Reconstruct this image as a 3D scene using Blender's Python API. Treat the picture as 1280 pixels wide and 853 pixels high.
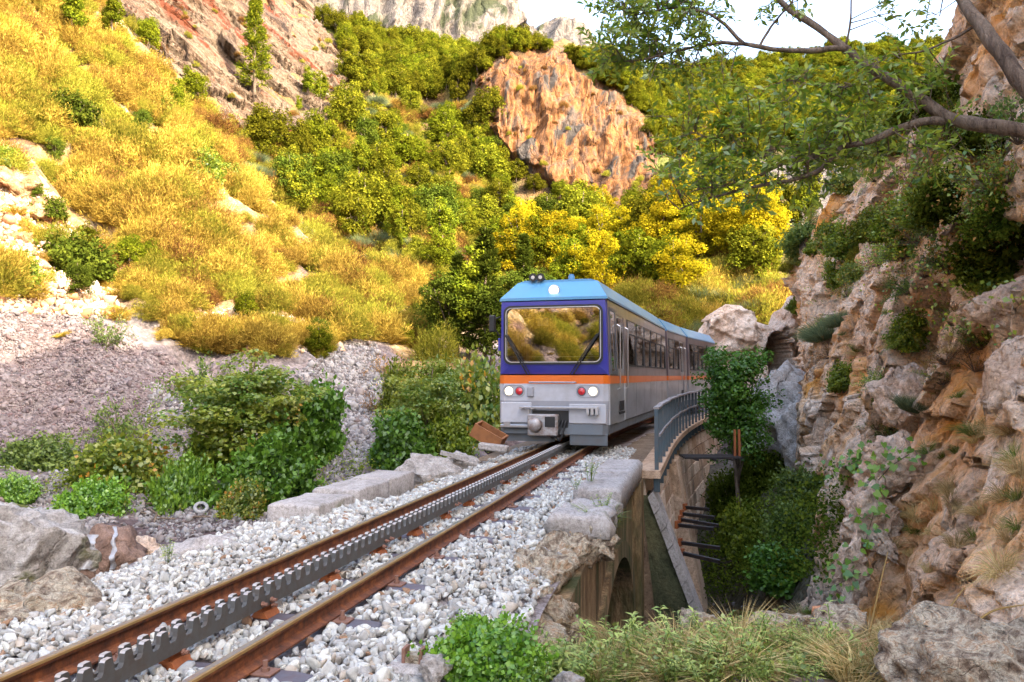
import bpy, math, random
import numpy as np
from mathutils import Vector, Matrix
from mathutils.bvhtree import BVHTree

# ------------------------------------------------------------------ scene, camera, light
scene = bpy.context.scene
COL = scene.collection
for o in list(bpy.data.objects):
    bpy.data.objects.remove(o)
FPX, CXP, CYP = 1000.0, 640.0, 426.5          # focal length and centre in photo pixels (1280 x 853)
PITCH = math.radians(2.49)
EYE = np.array((0.0, 0.0, 1.27))
cam_d = bpy.data.cameras.new('camera')
cam_d.sensor_width = 36.0
cam_d.lens = FPX * 36.0 / 1280.0
cam_d.clip_start = 0.05
cam_d.clip_end = 3000
cam = bpy.data.objects.new('camera', cam_d)
COL.objects.link(cam)
cam.location = EYE
cam.rotation_euler = (math.pi / 2 + PITCH, 0, 0)
scene.camera = cam

SUN_AZ = math.radians(126)      # compass direction of the sun: clockwise from +Y (view direction)
SUN_EL = math.radians(34)
world = bpy.data.worlds.new('World')
scene.world = world
world.use_nodes = True
wn = world.node_tree
bg = wn.nodes['Background']
sky = wn.nodes.new('ShaderNodeTexSky')
sky.sky_type = 'NISHITA'
sky.sun_disc = False
sky.sun_elevation = SUN_EL
sky.sun_rotation = SUN_AZ
sky.air_density = 1.0
sky.dust_density = 6.5
sky.ozone_density = 0.7
wn.links.new(sky.outputs[0], bg.inputs[0])
bg.inputs[1].default_value = 0.15
sun_d = bpy.data.lights.new('sun', 'SUN')
sun_d.energy = 2.1
sun_d.angle = math.radians(0.5)
sun_d.color = (1.0, 0.87, 0.64)
sun = bpy.data.objects.new('sun', sun_d)
COL.objects.link(sun)
sdir = Vector((math.sin(SUN_AZ) * math.cos(SUN_EL), math.cos(SUN_AZ) * math.cos(SUN_EL), math.sin(SUN_EL)))
sun.rotation_euler = sdir.to_track_quat('Z', 'Y').to_euler()
scene.view_settings.view_transform = 'Standard'
scene.view_settings.look = 'None'
scene.view_settings.exposure = 3.0
scene.view_settings.gamma = 1.0
scene.view_settings.use_curve_mapping = False
scene.cycles.max_bounces = 6
scene.cycles.diffuse_bounces = 4
scene.cycles.glossy_bounces = 3
scene.cycles.transmission_bounces = 4
scene.cycles.transparent_max_bounces = 8
scene.cycles.use_denoising = True
scene.cycles.caustics_reflective = False
scene.cycles.caustics_refractive = False

# ------------------------------------------------------------------ photo pixel -> direction -> point
def ray(px, py):
    a = (px - CXP) / FPX
    b = (CYP - py) / FPX
    c, s = math.cos(PITCH), math.sin(PITCH)
    return np.array((a, c - b * s, s + b * c))
def at(px, py, Y):
    d = ray(px, py)
    return EYE + d * (Y / d[1])
def on_z(px, py, z):
    d = ray(px, py)
    return EYE + d * ((z - EYE[2]) / d[2])

# ------------------------------------------------------------------ noise (numpy)
def _hash(i, j, k, seed):
    h = (i * 374761393 + j * 668265263 + k * 2147483647 + seed * 1274126177) & 0xFFFFFFFF
    h = ((h ^ (h >> 13)) * 1274126177) & 0xFFFFFFFF
    h = (h ^ (h >> 16)) & 0xFFFFFFFF
    return h
def pnoise(P, seed=0):
    P = np.asarray(P, dtype=np.float64)
    I = np.floor(P).astype(np.int64)
    f = P - I
    u = f * f * f * (f * (f * 6 - 15) + 10)
    out = np.zeros(len(P))
    for dx in (0, 1):
        wx = u[:, 0] if dx else 1 - u[:, 0]
        for dy in (0, 1):
            wy = u[:, 1] if dy else 1 - u[:, 1]
            for dz in (0, 1):
                wz = u[:, 2] if dz else 1 - u[:, 2]
                h = _hash(I[:, 0] + dx, I[:, 1] + dy, I[:, 2] + dz, seed)
                a = (h & 1023) / 1023.0 * 2 * np.pi
                z = ((h >> 10) & 1023) / 511.5 - 1
                r = np.sqrt(np.maximum(0, 1 - z * z))
                g = (f[:, 0] - dx) * r * np.cos(a) + (f[:, 1] - dy) * r * np.sin(a) + (f[:, 2] - dz) * z
                out += wx * wy * wz * g
    return out * 1.5
def fbm(P, octaves=4, seed=0, gain=0.5):
    P = np.asarray(P, dtype=np.float64)
    s = np.zeros(len(P)); a = 1.0
    for o in range(octaves):
        s += a * pnoise(P * (2.03 ** o) + o * 17.3, seed + o)
        a *= gain
    return s
def ridged(P, octaves=4, seed=0, gain=0.55):
    P = np.asarray(P, dtype=np.float64)
    s = np.zeros(len(P)); a = 1.0
    for o in range(octaves):
        s += a * (1 - np.abs(pnoise(P * (2.03 ** o) + o * 11.7, seed + o)) * 2.0)
        a *= gain
    return s
def cells(P, seed=0):
    # blocky cell noise: a constant offset for every cell, with the distance to its border
    P = np.asarray(P, dtype=np.float64)
    I = np.floor(P).astype(np.int64)
    best = np.full(len(P), 1e9); sec = np.full(len(P), 1e9); val = np.zeros(len(P))
    for dx in (-1, 0, 1):
        for dy in (-1, 0, 1):
            for dz in (-1, 0, 1):
                c = I + np.array((dx, dy, dz))
                h = _hash(c[:, 0], c[:, 1], c[:, 2], seed)
                q = np.stack((((h & 255) / 255.0), (((h >> 8) & 255) / 255.0), (((h >> 16) & 255) / 255.0)), 1) + c
                d = np.linalg.norm(P - q, axis=1)
                near = d < best
                sec = np.where(near, best, np.minimum(sec, d))
                val = np.where(near, ((h >> 5) & 1023) / 1023.0, val)
                best = np.where(near, d, best)
    return val, sec - best
def facets(P, seed):
    I = np.floor(P).astype(np.int64); best = np.full(len(P), 1e9); val = np.zeros(len(P))
    for dx in (-1, 0, 1):
        for dy in (-1, 0, 1):
            for dz in (-1, 0, 1):
                c = I + np.array((dx, dy, dz)); h = _hash(c[:, 0], c[:, 1], c[:, 2], seed); h2 = _hash(c[:, 0], c[:, 1], c[:, 2], seed + 77)
                q = np.stack(((h & 255) / 255.0, ((h >> 8) & 255) / 255.0, ((h >> 16) & 255) / 255.0), 1) + c
                dl = P - q; d = np.abs(dl).sum(1) * .6 + np.linalg.norm(dl, axis=1) * .5
                t = np.stack(((h2 & 255) / 127.5 - 1, ((h2 >> 8) & 255) / 127.5 - 1, ((h2 >> 16) & 255) / 127.5 - 1), 1)
                vv = ((h >> 5) & 1023) / 1023.0 - .5 + (dl * t).sum(1) * .55
                near = d < best; val = np.where(near, vv, val); best = np.where(near, d, best)
    return val
class RBF:
    # smooth surface through control points (kernel r, with a plane)
    def __init__(self, pts, vals, smooth=0.02):
        P = np.asarray(pts, float); n = len(P)
        A = np.linalg.norm(P[:, None] - P[None], axis=2)
        A -= np.eye(n) * smooth
        B = np.hstack((np.ones((n, 1)), P))
        M = np.block([[A, B], [B.T, np.zeros((3, 3))]])
        w = np.linalg.solve(M, np.concatenate((np.asarray(vals, float), np.zeros(3))))
        self.P, self.w, self.c = P, w[:n], w[n:]
    def __call__(self, Q):
        Q = np.asarray(Q, float); out = np.empty(len(Q))
        for i in range(0, len(Q), 20000):
            q = Q[i:i + 20000]
            out[i:i + 20000] = np.linalg.norm(q[:, None] - self.P[None], axis=2) @ self.w + self.c[0] + q @ self.c[1:]
        return out

# ------------------------------------------------------------------ objects
def tag(o, label=None, cat=None, group=None, kind=None):
    if label: o['label'] = label
    if cat: o['category'] = cat
    if group: o['group'] = group
    if kind: o['kind'] = kind
    return o
def empty(name, loc=(0, 0, 0), rz=0.0, scale=1.0):
    o = bpy.data.objects.new(name, None)
    COL.objects.link(o)
    o.empty_display_size = 0.2
    o.location = loc
    o.rotation_euler = (0, 0, rz)
    o.scale = (scale,) * 3 if np.isscalar(scale) else scale
    return o
def link(o, parent=None):
    COL.objects.link(o)
    if parent is not None: o.parent = parent
    return o
def mesh_np(name, V, F, mat=None, tint=None, smooth=False):
    # V (n,3), F (m,k) or a list of such arrays
    me = bpy.data.meshes.new(name)
    V = np.asarray(V, np.float32)
    Fs = F if isinstance(F, list) else [F]
    Fs = [np.asarray(f, np.int32) for f in Fs if len(f)]
    loops = np.concatenate([f.ravel() for f in Fs])
    tot = np.concatenate([np.full(len(f), f.shape[1], np.int32) for f in Fs])
    start = np.concatenate(([0], np.cumsum(tot)[:-1])).astype(np.int32)
    me.vertices.add(len(V)); me.vertices.foreach_set('co', V.ravel())
    me.loops.add(len(loops)); me.loops.foreach_set('vertex_index', loops)
    me.polygons.add(len(tot)); me.polygons.foreach_set('loop_start', start); me.polygons.foreach_set('loop_total', tot)
    if smooth: me.polygons.foreach_set('use_smooth', np.ones(len(tot), bool))
    if tint is not None:
        a = me.attributes.new('tint', 'FLOAT', 'POINT')
        a.data.foreach_set('value', np.asarray(tint, np.float32))
    me.update(calc_edges=True)
    if mat: me.materials.append(mat)
    return me
def mobj(name, V, F, mat, parent=None, tint=None, smooth=False):
    return link(bpy.data.objects.new(name, mesh_np(name, V, F, mat, tint, smooth)), parent)
class MB:
    # collects boxes, bars, tubes, prisms; build() links them as one mesh
    def __init__(s): s.v = []; s.f = []
    def add(s, V, F):
        b = len(s.v); s.v += [tuple(map(float, v)) for v in V]; s.f += [tuple(i + b for i in f) for f in F]; return s
    def box(s, x0, x1, y0, y1, z0, z1, bev=0.0):
        if bev <= 0:
            V = [(x, y, z) for z in (z0, z1) for y in (y0, y1) for x in (x0, x1)]
            F = [(0, 2, 3, 1), (4, 5, 7, 6), (0, 1, 5, 4), (2, 6, 7, 3), (0, 4, 6, 2), (1, 3, 7, 5)]
            return s.add(V, F)
        b = bev; V = []
        for z, i in ((z0, b), (z0 + b, 0), (z1 - b, 0), (z1, b)):
            V += [(x0 + i + (b if not i else 0), y0 + i, z), (x1 - i - (b if not i else 0), y0 + i, z), (x1 - i, y0 + i + (b if not i else 0), z), (x1 - i, y1 - i - (b if not i else 0), z),
                  (x1 - i - (b if not i else 0), y1 - i, z), (x0 + i + (b if not i else 0), y1 - i, z), (x0 + i, y1 - i - (b if not i else 0), z), (x0 + i, y0 + i + (b if not i else 0), z)]
        F = [tuple(reversed(range(8))), tuple(range(24, 32))]
        for r in range(3):
            for k in range(8):
                F.append((r * 8 + k, r * 8 + (k + 1) % 8, r * 8 + 8 + (k + 1) % 8, r * 8 + 8 + k))
        return s.add(V, F)
    def prism(s, poly, a0, a1, axis='y'):
        # polygon in the two other axes, extruded from a0 to a1
        n = len(poly)
        def P(u, v, a): return {'y': (u, a, v), 'x': (a, u, v), 'z': (u, v, a)}[axis]
        V = [P(u, v, a0) for u, v in poly] + [P(u, v, a1) for u, v in poly]
        F = [tuple(range(n)), tuple(reversed(range(n, 2 * n)))]
        F += [(i, i + n, (i + 1) % n + n, (i + 1) % n) for i in range(n)]
        return s.add(V, F)
    def tube(s, pts, r, n=8, cap=True):
        pts = [Vector(p) for p in pts]
        rs = r if hasattr(r, '__len__') else [r] * len(pts)
        V = []; up = Vector((0.13, 0.21, 0.97))
        for i, p in enumerate(pts):
            t = (pts[min(i + 1, len(pts) - 1)] - pts[max(i - 1, 0)]).normalized()
            a = t.cross(up)
            if a.length < 1e-3: a = t.cross(Vector((1, 0, 0)))
            a.normalize(); b = t.cross(a)
            for k in range(n):
                w = 2 * math.pi * k / n
                V.append(p + (a * math.cos(w) + b * math.sin(w)) * rs[i])
        F = []
        for i in range(len(pts) - 1):
            for k in range(n):
                F.append((i * n + k, i * n + (k + 1) % n, (i + 1) * n + (k + 1) % n, (i + 1) * n + k))
        if cap:
            F.append(tuple(reversed(range(n)))); F.append(tuple((len(pts) - 1) * n + k for k in range(n)))
        return s.add(V, F)
    def mesh(s, name, mat, smooth=False):
        me = bpy.data.meshes.new(name); me.from_pydata(s.v, [], s.f); me.update()
        if smooth: me.polygons.foreach_set('use_smooth', [True] * len(me.polygons))
        if mat: me.materials.append(mat)
        return me
    def build(s, name, mat, parent=None, smooth=False):
        return link(bpy.data.objects.new(name, s.mesh(name, mat, smooth)), parent)
def recalc(me):
    import bmesh
    bm = bmesh.new(); bm.from_mesh(me); bmesh.ops.recalc_face_normals(bm, faces=bm.faces); bm.to_mesh(me); bm.free()
def copy_tree(o, parent=None):
    c = o.copy(); COL.objects.link(c); c.parent = parent
    for ch in o.children: copy_tree(ch, c)
    return c

# ------------------------------------------------------------------ materials
def new_mat(name):
    m = bpy.data.materials.new(name); m.use_nodes = True
    nt = m.node_tree; nt.nodes.clear()
    out = nt.nodes.new('ShaderNodeOutputMaterial')
    return m, nt, out
def N(nt, t, **kw):
    n = nt.nodes.new(t)
    for k, v in kw.items():
        if k in n.inputs: n.inputs[k].default_value = v
        else: setattr(n, k, v)
    return n
def ramp(nt, stops, fac=None):
    r = nt.nodes.new('ShaderNodeValToRGB')
    e = r.color_ramp.elements
    while len(e) < len(stops): e.new(0.5)
    for i, (p, c) in enumerate(stops):
        e[i].position = p; e[i].color = (*c, 1) if len(c) == 3 else c
    if fac is not None: nt.links.new(fac, r.inputs[0])
    return r
def mixc(nt, fac, a, b, mode='MIX'):
    m = nt.nodes.new('ShaderNodeMix'); m.data_type = 'RGBA'; m.blend_type = mode
    for k, v in ((0, fac), (6, a), (7, b)):
        if hasattr(v, 'links'): nt.links.new(v, m.inputs[k])
        elif np.isscalar(v): m.inputs[k].default_value = v
        else: m.inputs[k].default_value = (*v, 1)
    return m.outputs[2]
def noise_tex(nt, vec, scale, detail=5, rough=0.6, dist=0.0):
    n = N(nt, 'ShaderNodeTexNoise'); n.inputs['Scale'].default_value = scale; n.inputs['Detail'].default_value = detail
    n.inputs['Roughness'].default_value = rough; n.inputs['Distortion'].default_value = dist
    nt.links.new(vec, n.inputs['Vector'])
    return n
def coords(nt, stretch=None, rot=None):
    tc = N(nt, 'ShaderNodeNewGeometry').outputs['Position'] if stretch == 'world' else N(nt, 'ShaderNodeTexCoord').outputs['Object']
    if stretch is None or stretch == 'world': return tc
    if rot:
        m0 = N(nt, 'ShaderNodeMapping'); m0.inputs['Rotation'].default_value = rot
        nt.links.new(tc, m0.inputs['Vector']); tc = m0.outputs[0]
    mp = N(nt, 'ShaderNodeMapping'); mp.inputs['Scale'].default_value = stretch
    nt.links.new(tc, mp.inputs['Vector'])
    return mp.outputs[0]
def rock_mat(name, stops, scale=0.6, bump=0.6, fine=9.0, stretch=None, rot=None, patch=None, patch_scale=0.25, patch_lo=0.5, patch_hi=0.62, rough=0.92, crack=2.0, bdist=0.08):
    m, nt, out = new_mat(name)
    vec = coords(nt, stretch, rot)
    n1 = noise_tex(nt, vec, scale, 7, 0.65, 0.6)
    c = ramp(nt, stops, n1.outputs[0]).outputs[0]
    n2 = noise_tex(nt, vec, fine, 6, 0.7)
    n4 = noise_tex(nt, vec, fine * 4.5, 4, 0.75)
    c = mixc(nt, 0.8, c, ramp(nt, [(0.30, (0.36, 0.31, 0.27)), (0.44, (0.86, 0.84, 0.82)), (0.56, (1.12, 1.11, 1.10)), (0.74, (1.5, 1.47, 1.43))], n2.outputs[0]).outputs[0], 'MULTIPLY')
    c = mixc(nt, 0.6, c, ramp(nt, [(0.34, (0.45, 0.42, 0.40)), (0.5, (1.0, 1.0, 1.0)), (0.7, (1.4, 1.4, 1.38))], n4.outputs[0]).outputs[0], 'MULTIPLY')
    vo = N(nt, 'ShaderNodeTexVoronoi', feature='DISTANCE_TO_EDGE'); vo.inputs['Scale'].default_value = crack
    wv = nt.nodes.new('ShaderNodeVectorMath'); wv.operation = 'ADD'
    nd = noise_tex(nt, vec, crack * 0.9, 4, 0.6)
    sc = nt.nodes.new('ShaderNodeVectorMath'); sc.operation = 'SCALE'; sc.inputs['Scale'].default_value = 0.9 / crack
    nt.links.new(nd.outputs[1], sc.inputs[0]); nt.links.new(vec, wv.inputs[0]); nt.links.new(sc.outputs[0], wv.inputs[1])
    nt.links.new(wv.outputs[0], vo.inputs['Vector'])
    cr = ramp(nt, [(0.0, (0, 0, 0)), (0.06, (1, 1, 1))], vo.outputs[0])
    if patch is not None:
        n3 = noise_tex(nt, vec, patch_scale, 5, 0.6, 0.4)
        pf = ramp(nt, [(patch_lo, (0, 0, 0)), (patch_hi, (1, 1, 1))], n3.outputs[0])
        c = mixc(nt, pf.outputs[0], c, patch)
    b = N(nt, 'ShaderNodeBsdfPrincipled'); b.inputs['Roughness'].default_value = rough; b.inputs['Specular IOR Level'].default_value = 0.25
    nt.links.new(c, b.inputs['Base Color'])
    ad = N(nt, 'ShaderNodeMath', operation='MULTIPLY_ADD'); nt.links.new(cr.outputs[0], ad.inputs[0]); ad.inputs[1].default_value = 0.35
    nt.links.new(n2.outputs[0], ad.inputs[2])
    ad3 = N(nt, 'ShaderNodeMath', operation='MULTIPLY_ADD'); nt.links.new(n4.outputs[0], ad3.inputs[0]); ad3.inputs[1].default_value = 0.35; nt.links.new(ad.outputs[0], ad3.inputs[2])
    ad2 = N(nt, 'ShaderNodeMath', operation='ADD'); nt.links.new(ad3.outputs[0], ad2.inputs[0]); nt.links.new(n1.outputs[0], ad2.inputs[1])
    bp = N(nt, 'ShaderNodeBump'); bp.inputs['Strength'].default_value = bump; bp.inputs['Distance'].default_value = bdist
    nt.links.new(ad2.outputs[0], bp.inputs['Height']); nt.links.new(bp.outputs[0], b.inputs['Normal'])
    nt.links.new(b.outputs[0], out.inputs[0])
    return m
def leaf_mat(name, dark, light, trans=0.4, gloss=0.06, var=0.25, tcol=None, autumn=None):
    # colour runs over the leaves by their own 'tint', plus a small shift per plant
    m, nt, out = new_mat(name)
    at_ = N(nt, 'ShaderNodeAttribute', attribute_name='tint')
    mid = tuple((a + b) / 2 for a, b in zip(dark, light))
    stops = [(0.0, dark), (0.5, mid), (0.93, light)]
    if autumn: stops += [(0.95, autumn)]
    c = ramp(nt, stops, at_.outputs['Fac']).outputs[0]
    oi = N(nt, 'ShaderNodeObjectInfo')
    hs = N(nt, 'ShaderNodeHueSaturation')
    mr = N(nt, 'ShaderNodeMapRange'); mr.inputs[3].default_value = 1 - var; mr.inputs[4].default_value = 1 + var
    mh = N(nt, 'ShaderNodeMapRange'); mh.inputs[3].default_value = 0.5 - var * 0.03; mh.inputs[4].default_value = 0.5 + var * 0.03
    nt.links.new(oi.outputs['Random'], mr.inputs[0]); nt.links.new(oi.outputs['Random'], mh.inputs[0])
    nt.links.new(mr.outputs[0], hs.inputs['Value']); nt.links.new(mh.outputs[0], hs.inputs['Hue']); nt.links.new(c, hs.inputs['Color'])
    d = N(nt, 'ShaderNodeBsdfDiffuse'); t = N(nt, 'ShaderNodeBsdfTranslucent')
    nt.links.new(hs.outputs[0], d.inputs[0])
    if tcol:
        nt.links.new(mixc(nt, 1.0, hs.outputs[0], tcol, 'MULTIPLY'), t.inputs[0])
    else: nt.links.new(hs.outputs[0], t.inputs[0])
    mx = N(nt, 'ShaderNodeMixShader'); mx.inputs[0].default_value = trans
    nt.links.new(d.outputs[0], mx.inputs[1]); nt.links.new(t.outputs[0], mx.inputs[2])
    last = mx
    if gloss:
        g = N(nt, 'ShaderNodeBsdfGlossy'); g.inputs['Roughness'].default_value = 0.45; g.inputs[0].default_value = (0.9, 0.95, 1, 1)
        m2 = N(nt, 'ShaderNodeMixShader'); m2.inputs[0].default_value = gloss
        nt.links.new(mx.outputs[0], m2.inputs[1]); nt.links.new(g.outputs[0], m2.inputs[2]); last = m2
    nt.links.new(last.outputs[0], out.inputs[0])
    return m
def paint(name, col, rough=0.4, metal=0.0, dirt=0.25, dirt_col=(0.12, 0.09, 0.07), scale=6.0, coat=0.0, bump=0.0, lo=0.45, hi=0.8, stretch=None):
    m, nt, out = new_mat(name)
    vec = coords(nt, stretch)
    n = noise_tex(nt, vec, scale, 6, 0.65)
    f = ramp(nt, [(lo, (0, 0, 0)), (hi, (1, 1, 1))], n.outputs[0])
    mu = N(nt, 'ShaderNodeMath', operation='MULTIPLY'); nt.links.new(f.outputs[0], mu.inputs[0]); mu.inputs[1].default_value = dirt
    c = mixc(nt, mu.outputs[0], col, dirt_col)
    b = N(nt, 'ShaderNodeBsdfPrincipled'); b.inputs['Metallic'].default_value = metal
    nt.links.new(c, b.inputs['Base Color'])
    rr = N(nt, 'ShaderNodeMapRange'); rr.inputs[3].default_value = rough; rr.inputs[4].default_value = min(1, rough + 0.3)
    nt.links.new(mu.outputs[0], rr.inputs[0]); nt.links.new(rr.outputs[0], b.inputs['Roughness'])
    b.inputs['Coat Weight'].default_value = coat; b.inputs['Coat Roughness'].default_value = 0.08
    if bump:
        bp = N(nt, 'ShaderNodeBump'); bp.inputs['Strength'].default_value = bump; bp.inputs['Distance'].default_value = 0.01
        nt.links.new(n.outputs[0], bp.inputs['Height']); nt.links.new(bp.outputs[0], b.inputs['Normal'])
    nt.links.new(b.outputs[0], out.inputs[0])
    return m
def glass_mat(name, tint=(0.25, 0.3, 0.3), refl=0.12, rough=0.01):
    m, nt, out = new_mat(name)
    t = N(nt, 'ShaderNodeBsdfTransparent'); t.inputs[0].default_value = (*tint, 1)
    g = N(nt, 'ShaderNodeBsdfGlossy'); g.inputs['Roughness'].default_value = rough
    fr = N(nt, 'ShaderNodeFresnel'); fr.inputs[0].default_value = 1.5
    ad = N(nt, 'ShaderNodeMath', operation='ADD', use_clamp=True); nt.links.new(fr.outputs[0], ad.inputs[0]); ad.inputs[1].default_value = refl
    mx = N(nt, 'ShaderNodeMixShader'); nt.links.new(ad.outputs[0], mx.inputs[0]); nt.links.new(t.outputs[0], mx.inputs[1]); nt.links.new(g.outputs[0], mx.inputs[2])
    nt.links.new(mx.outputs[0], out.inputs[0])
    return m
def emit_mat(name, col, strength):
    m, nt, out = new_mat(name)
    e = N(nt, 'ShaderNodeEmission'); e.inputs[0].default_value = (*col, 1); e.inputs[1].default_value = strength
    nt.links.new(e.outputs[0], out.inputs[0])
    return m

# ------------------------------------------------------------------ the line of the track (metres along it -> place)
HEAD0 = math.radians(13.7)
D0 = np.array((math.sin(HEAD0), math.cos(HEAD0)))
N0 = np.array((math.cos(HEAD0), -math.sin(HEAD0)))
S_CURVE, R_CURVE = 15.0, 105.0
def path(s):
    # centre of the track and its heading
    p0 = -2.52 * N0
    if s <= S_CURVE: return p0 + D0 * s, HEAD0
    a = (s - S_CURVE) / R_CURVE
    p = p0 + D0 * S_CURVE + R_CURVE * (math.sin(a) * D0 + (1 - math.cos(a)) * N0)
    return p, HEAD0 + a
def tp(s, off, z=0.0):
    p, h = path(s)
    return Vector((p[0] + off * math.cos(h), p[1] - off * math.sin(h), z))
_S = np.arange(-14, 48, 0.25)
_PP = np.array([path(s)[0] for s in _S]); _PH = np.array([path(s)[1] for s in _S])
def track_so(XY):
    # (s, off) of ground points
    XY = np.asarray(XY, float)
    s = np.empty(len(XY)); off = np.empty(len(XY))
    for i in range(0, len(XY), 20000):
        q = XY[i:i + 20000]
        k = np.argmin(((q[:, None] - _PP[None]) ** 2).sum(2), 1)
        d = q - _PP[k]; h = _PH[k]
        s[i:i + 20000] = _S[k] + d[:, 0] * np.sin(h) + d[:, 1] * np.cos(h)
        off[i:i + 20000] = d[:, 0] * np.cos(h) - d[:, 1] * np.sin(h)
    return s, off

# ------------------------------------------------------------------ colours of the ground
M = {}
M['scree'] = rock_mat('scree', [(0.3, (0.22, 0.15, 0.14)), (0.48, (0.36, 0.28, 0.26)), (0.62, (0.44, 0.38, 0.36)), (0.75, (0.30, 0.20, 0.18))], scale=0.35, fine=5.0, crack=7.0, bump=0.9, bdist=0.12)
def ground_mat():
    # dry golden hillside above, grey stony valley floor below, dark damp ravine soil
    m, nt, out = new_mat('valley_ground')
    geo = N(nt, 'ShaderNodeNewGeometry'); vec = geo.outputs['Position']
    at_ = N(nt, 'ShaderNodeAttribute', attribute_name='dry'); at2 = N(nt, 'ShaderNodeAttribute', attribute_name='damp')
    n1 = noise_tex(nt, vec, 0.22, 7, 0.65, 0.5); n2 = noise_tex(nt, vec, 3.2, 7, 0.7); n3 = noise_tex(nt, vec, 0.6, 6, 0.6)
    scree = ramp(nt, [(0.32, (0.104, 0.072, 0.072)), (0.45, (0.16, 0.128, 0.128)), (0.55, (0.2, 0.176, 0.176)), (0.70, (0.128, 0.088, 0.088))], n1.outputs[0]).outputs[0]
    dry = ramp(nt, [(0.33, (0.13, 0.045, 0.018)), (0.43, (0.20, 0.11, 0.04)), (0.52, (0.28, 0.18, 0.07)), (0.62, (0.36, 0.28, 0.18))], n3.outputs[0]).outputs[0]
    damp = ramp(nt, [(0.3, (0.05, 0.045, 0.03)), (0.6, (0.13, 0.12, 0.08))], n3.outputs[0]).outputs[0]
    nz = N(nt, 'ShaderNodeMath', operation='MULTIPLY_ADD'); nt.links.new(n3.outputs[0], nz.inputs[0]); nz.inputs[1].default_value = 0.5; nt.links.new(at_.outputs['Fac'], nz.inputs[2])
    f = ramp(nt, [(0.62, (0, 0, 0)), (0.82, (1, 1, 1))], nz.outputs[0]).outputs[0]
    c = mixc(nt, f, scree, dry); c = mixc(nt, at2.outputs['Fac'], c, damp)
    c = mixc(nt, 0.7, c, ramp(nt, [(0.3, (0.25, 0.24, 0.24)), (0.5, (0.85, 0.85, 0.85)), (0.7, (1.3, 1.28, 1.25))], n2.outputs[0]).outputs[0], 'MULTIPLY')
    vo = N(nt, 'ShaderNodeTexVoronoi'); vo.inputs['Scale'].default_value = 5.5; nt.links.new(vec, vo.inputs['Vector'])
    sp = N(nt, 'ShaderNodeSeparateColor'); nt.links.new(vo.outputs['Color'], sp.inputs[0])
    c = mixc(nt, 0.8, c, ramp(nt, [(0, (0.7, 0.68, 0.66)), (1, (1.25, 1.25, 1.25))], sp.outputs[0]).outputs[0], 'MULTIPLY')
    b = N(nt, 'ShaderNodeBsdfPrincipled'); b.inputs['Roughness'].default_value = 0.95; b.inputs['Specular IOR Level'].default_value = 0.1
    nt.links.new(c, b.inputs['Base Color'])
    ad = N(nt, 'ShaderNodeMath', operation='SUBTRACT'); nt.links.new(n2.outputs[0], ad.inputs[0]); nt.links.new(vo.outputs['Distance'], ad.inputs[1])
    bp = N(nt, 'ShaderNodeBump'); bp.inputs['Strength'].default_value = 0.9; bp.inputs['Distance'].default_value = 0.12
    nt.links.new(ad.outputs[0], bp.inputs['Height']); nt.links.new(bp.outputs[0], b.inputs['Normal'])
    nt.links.new(b.outputs[0], out.inputs[0])
    return m
M['ground'] = ground_mat()

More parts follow.
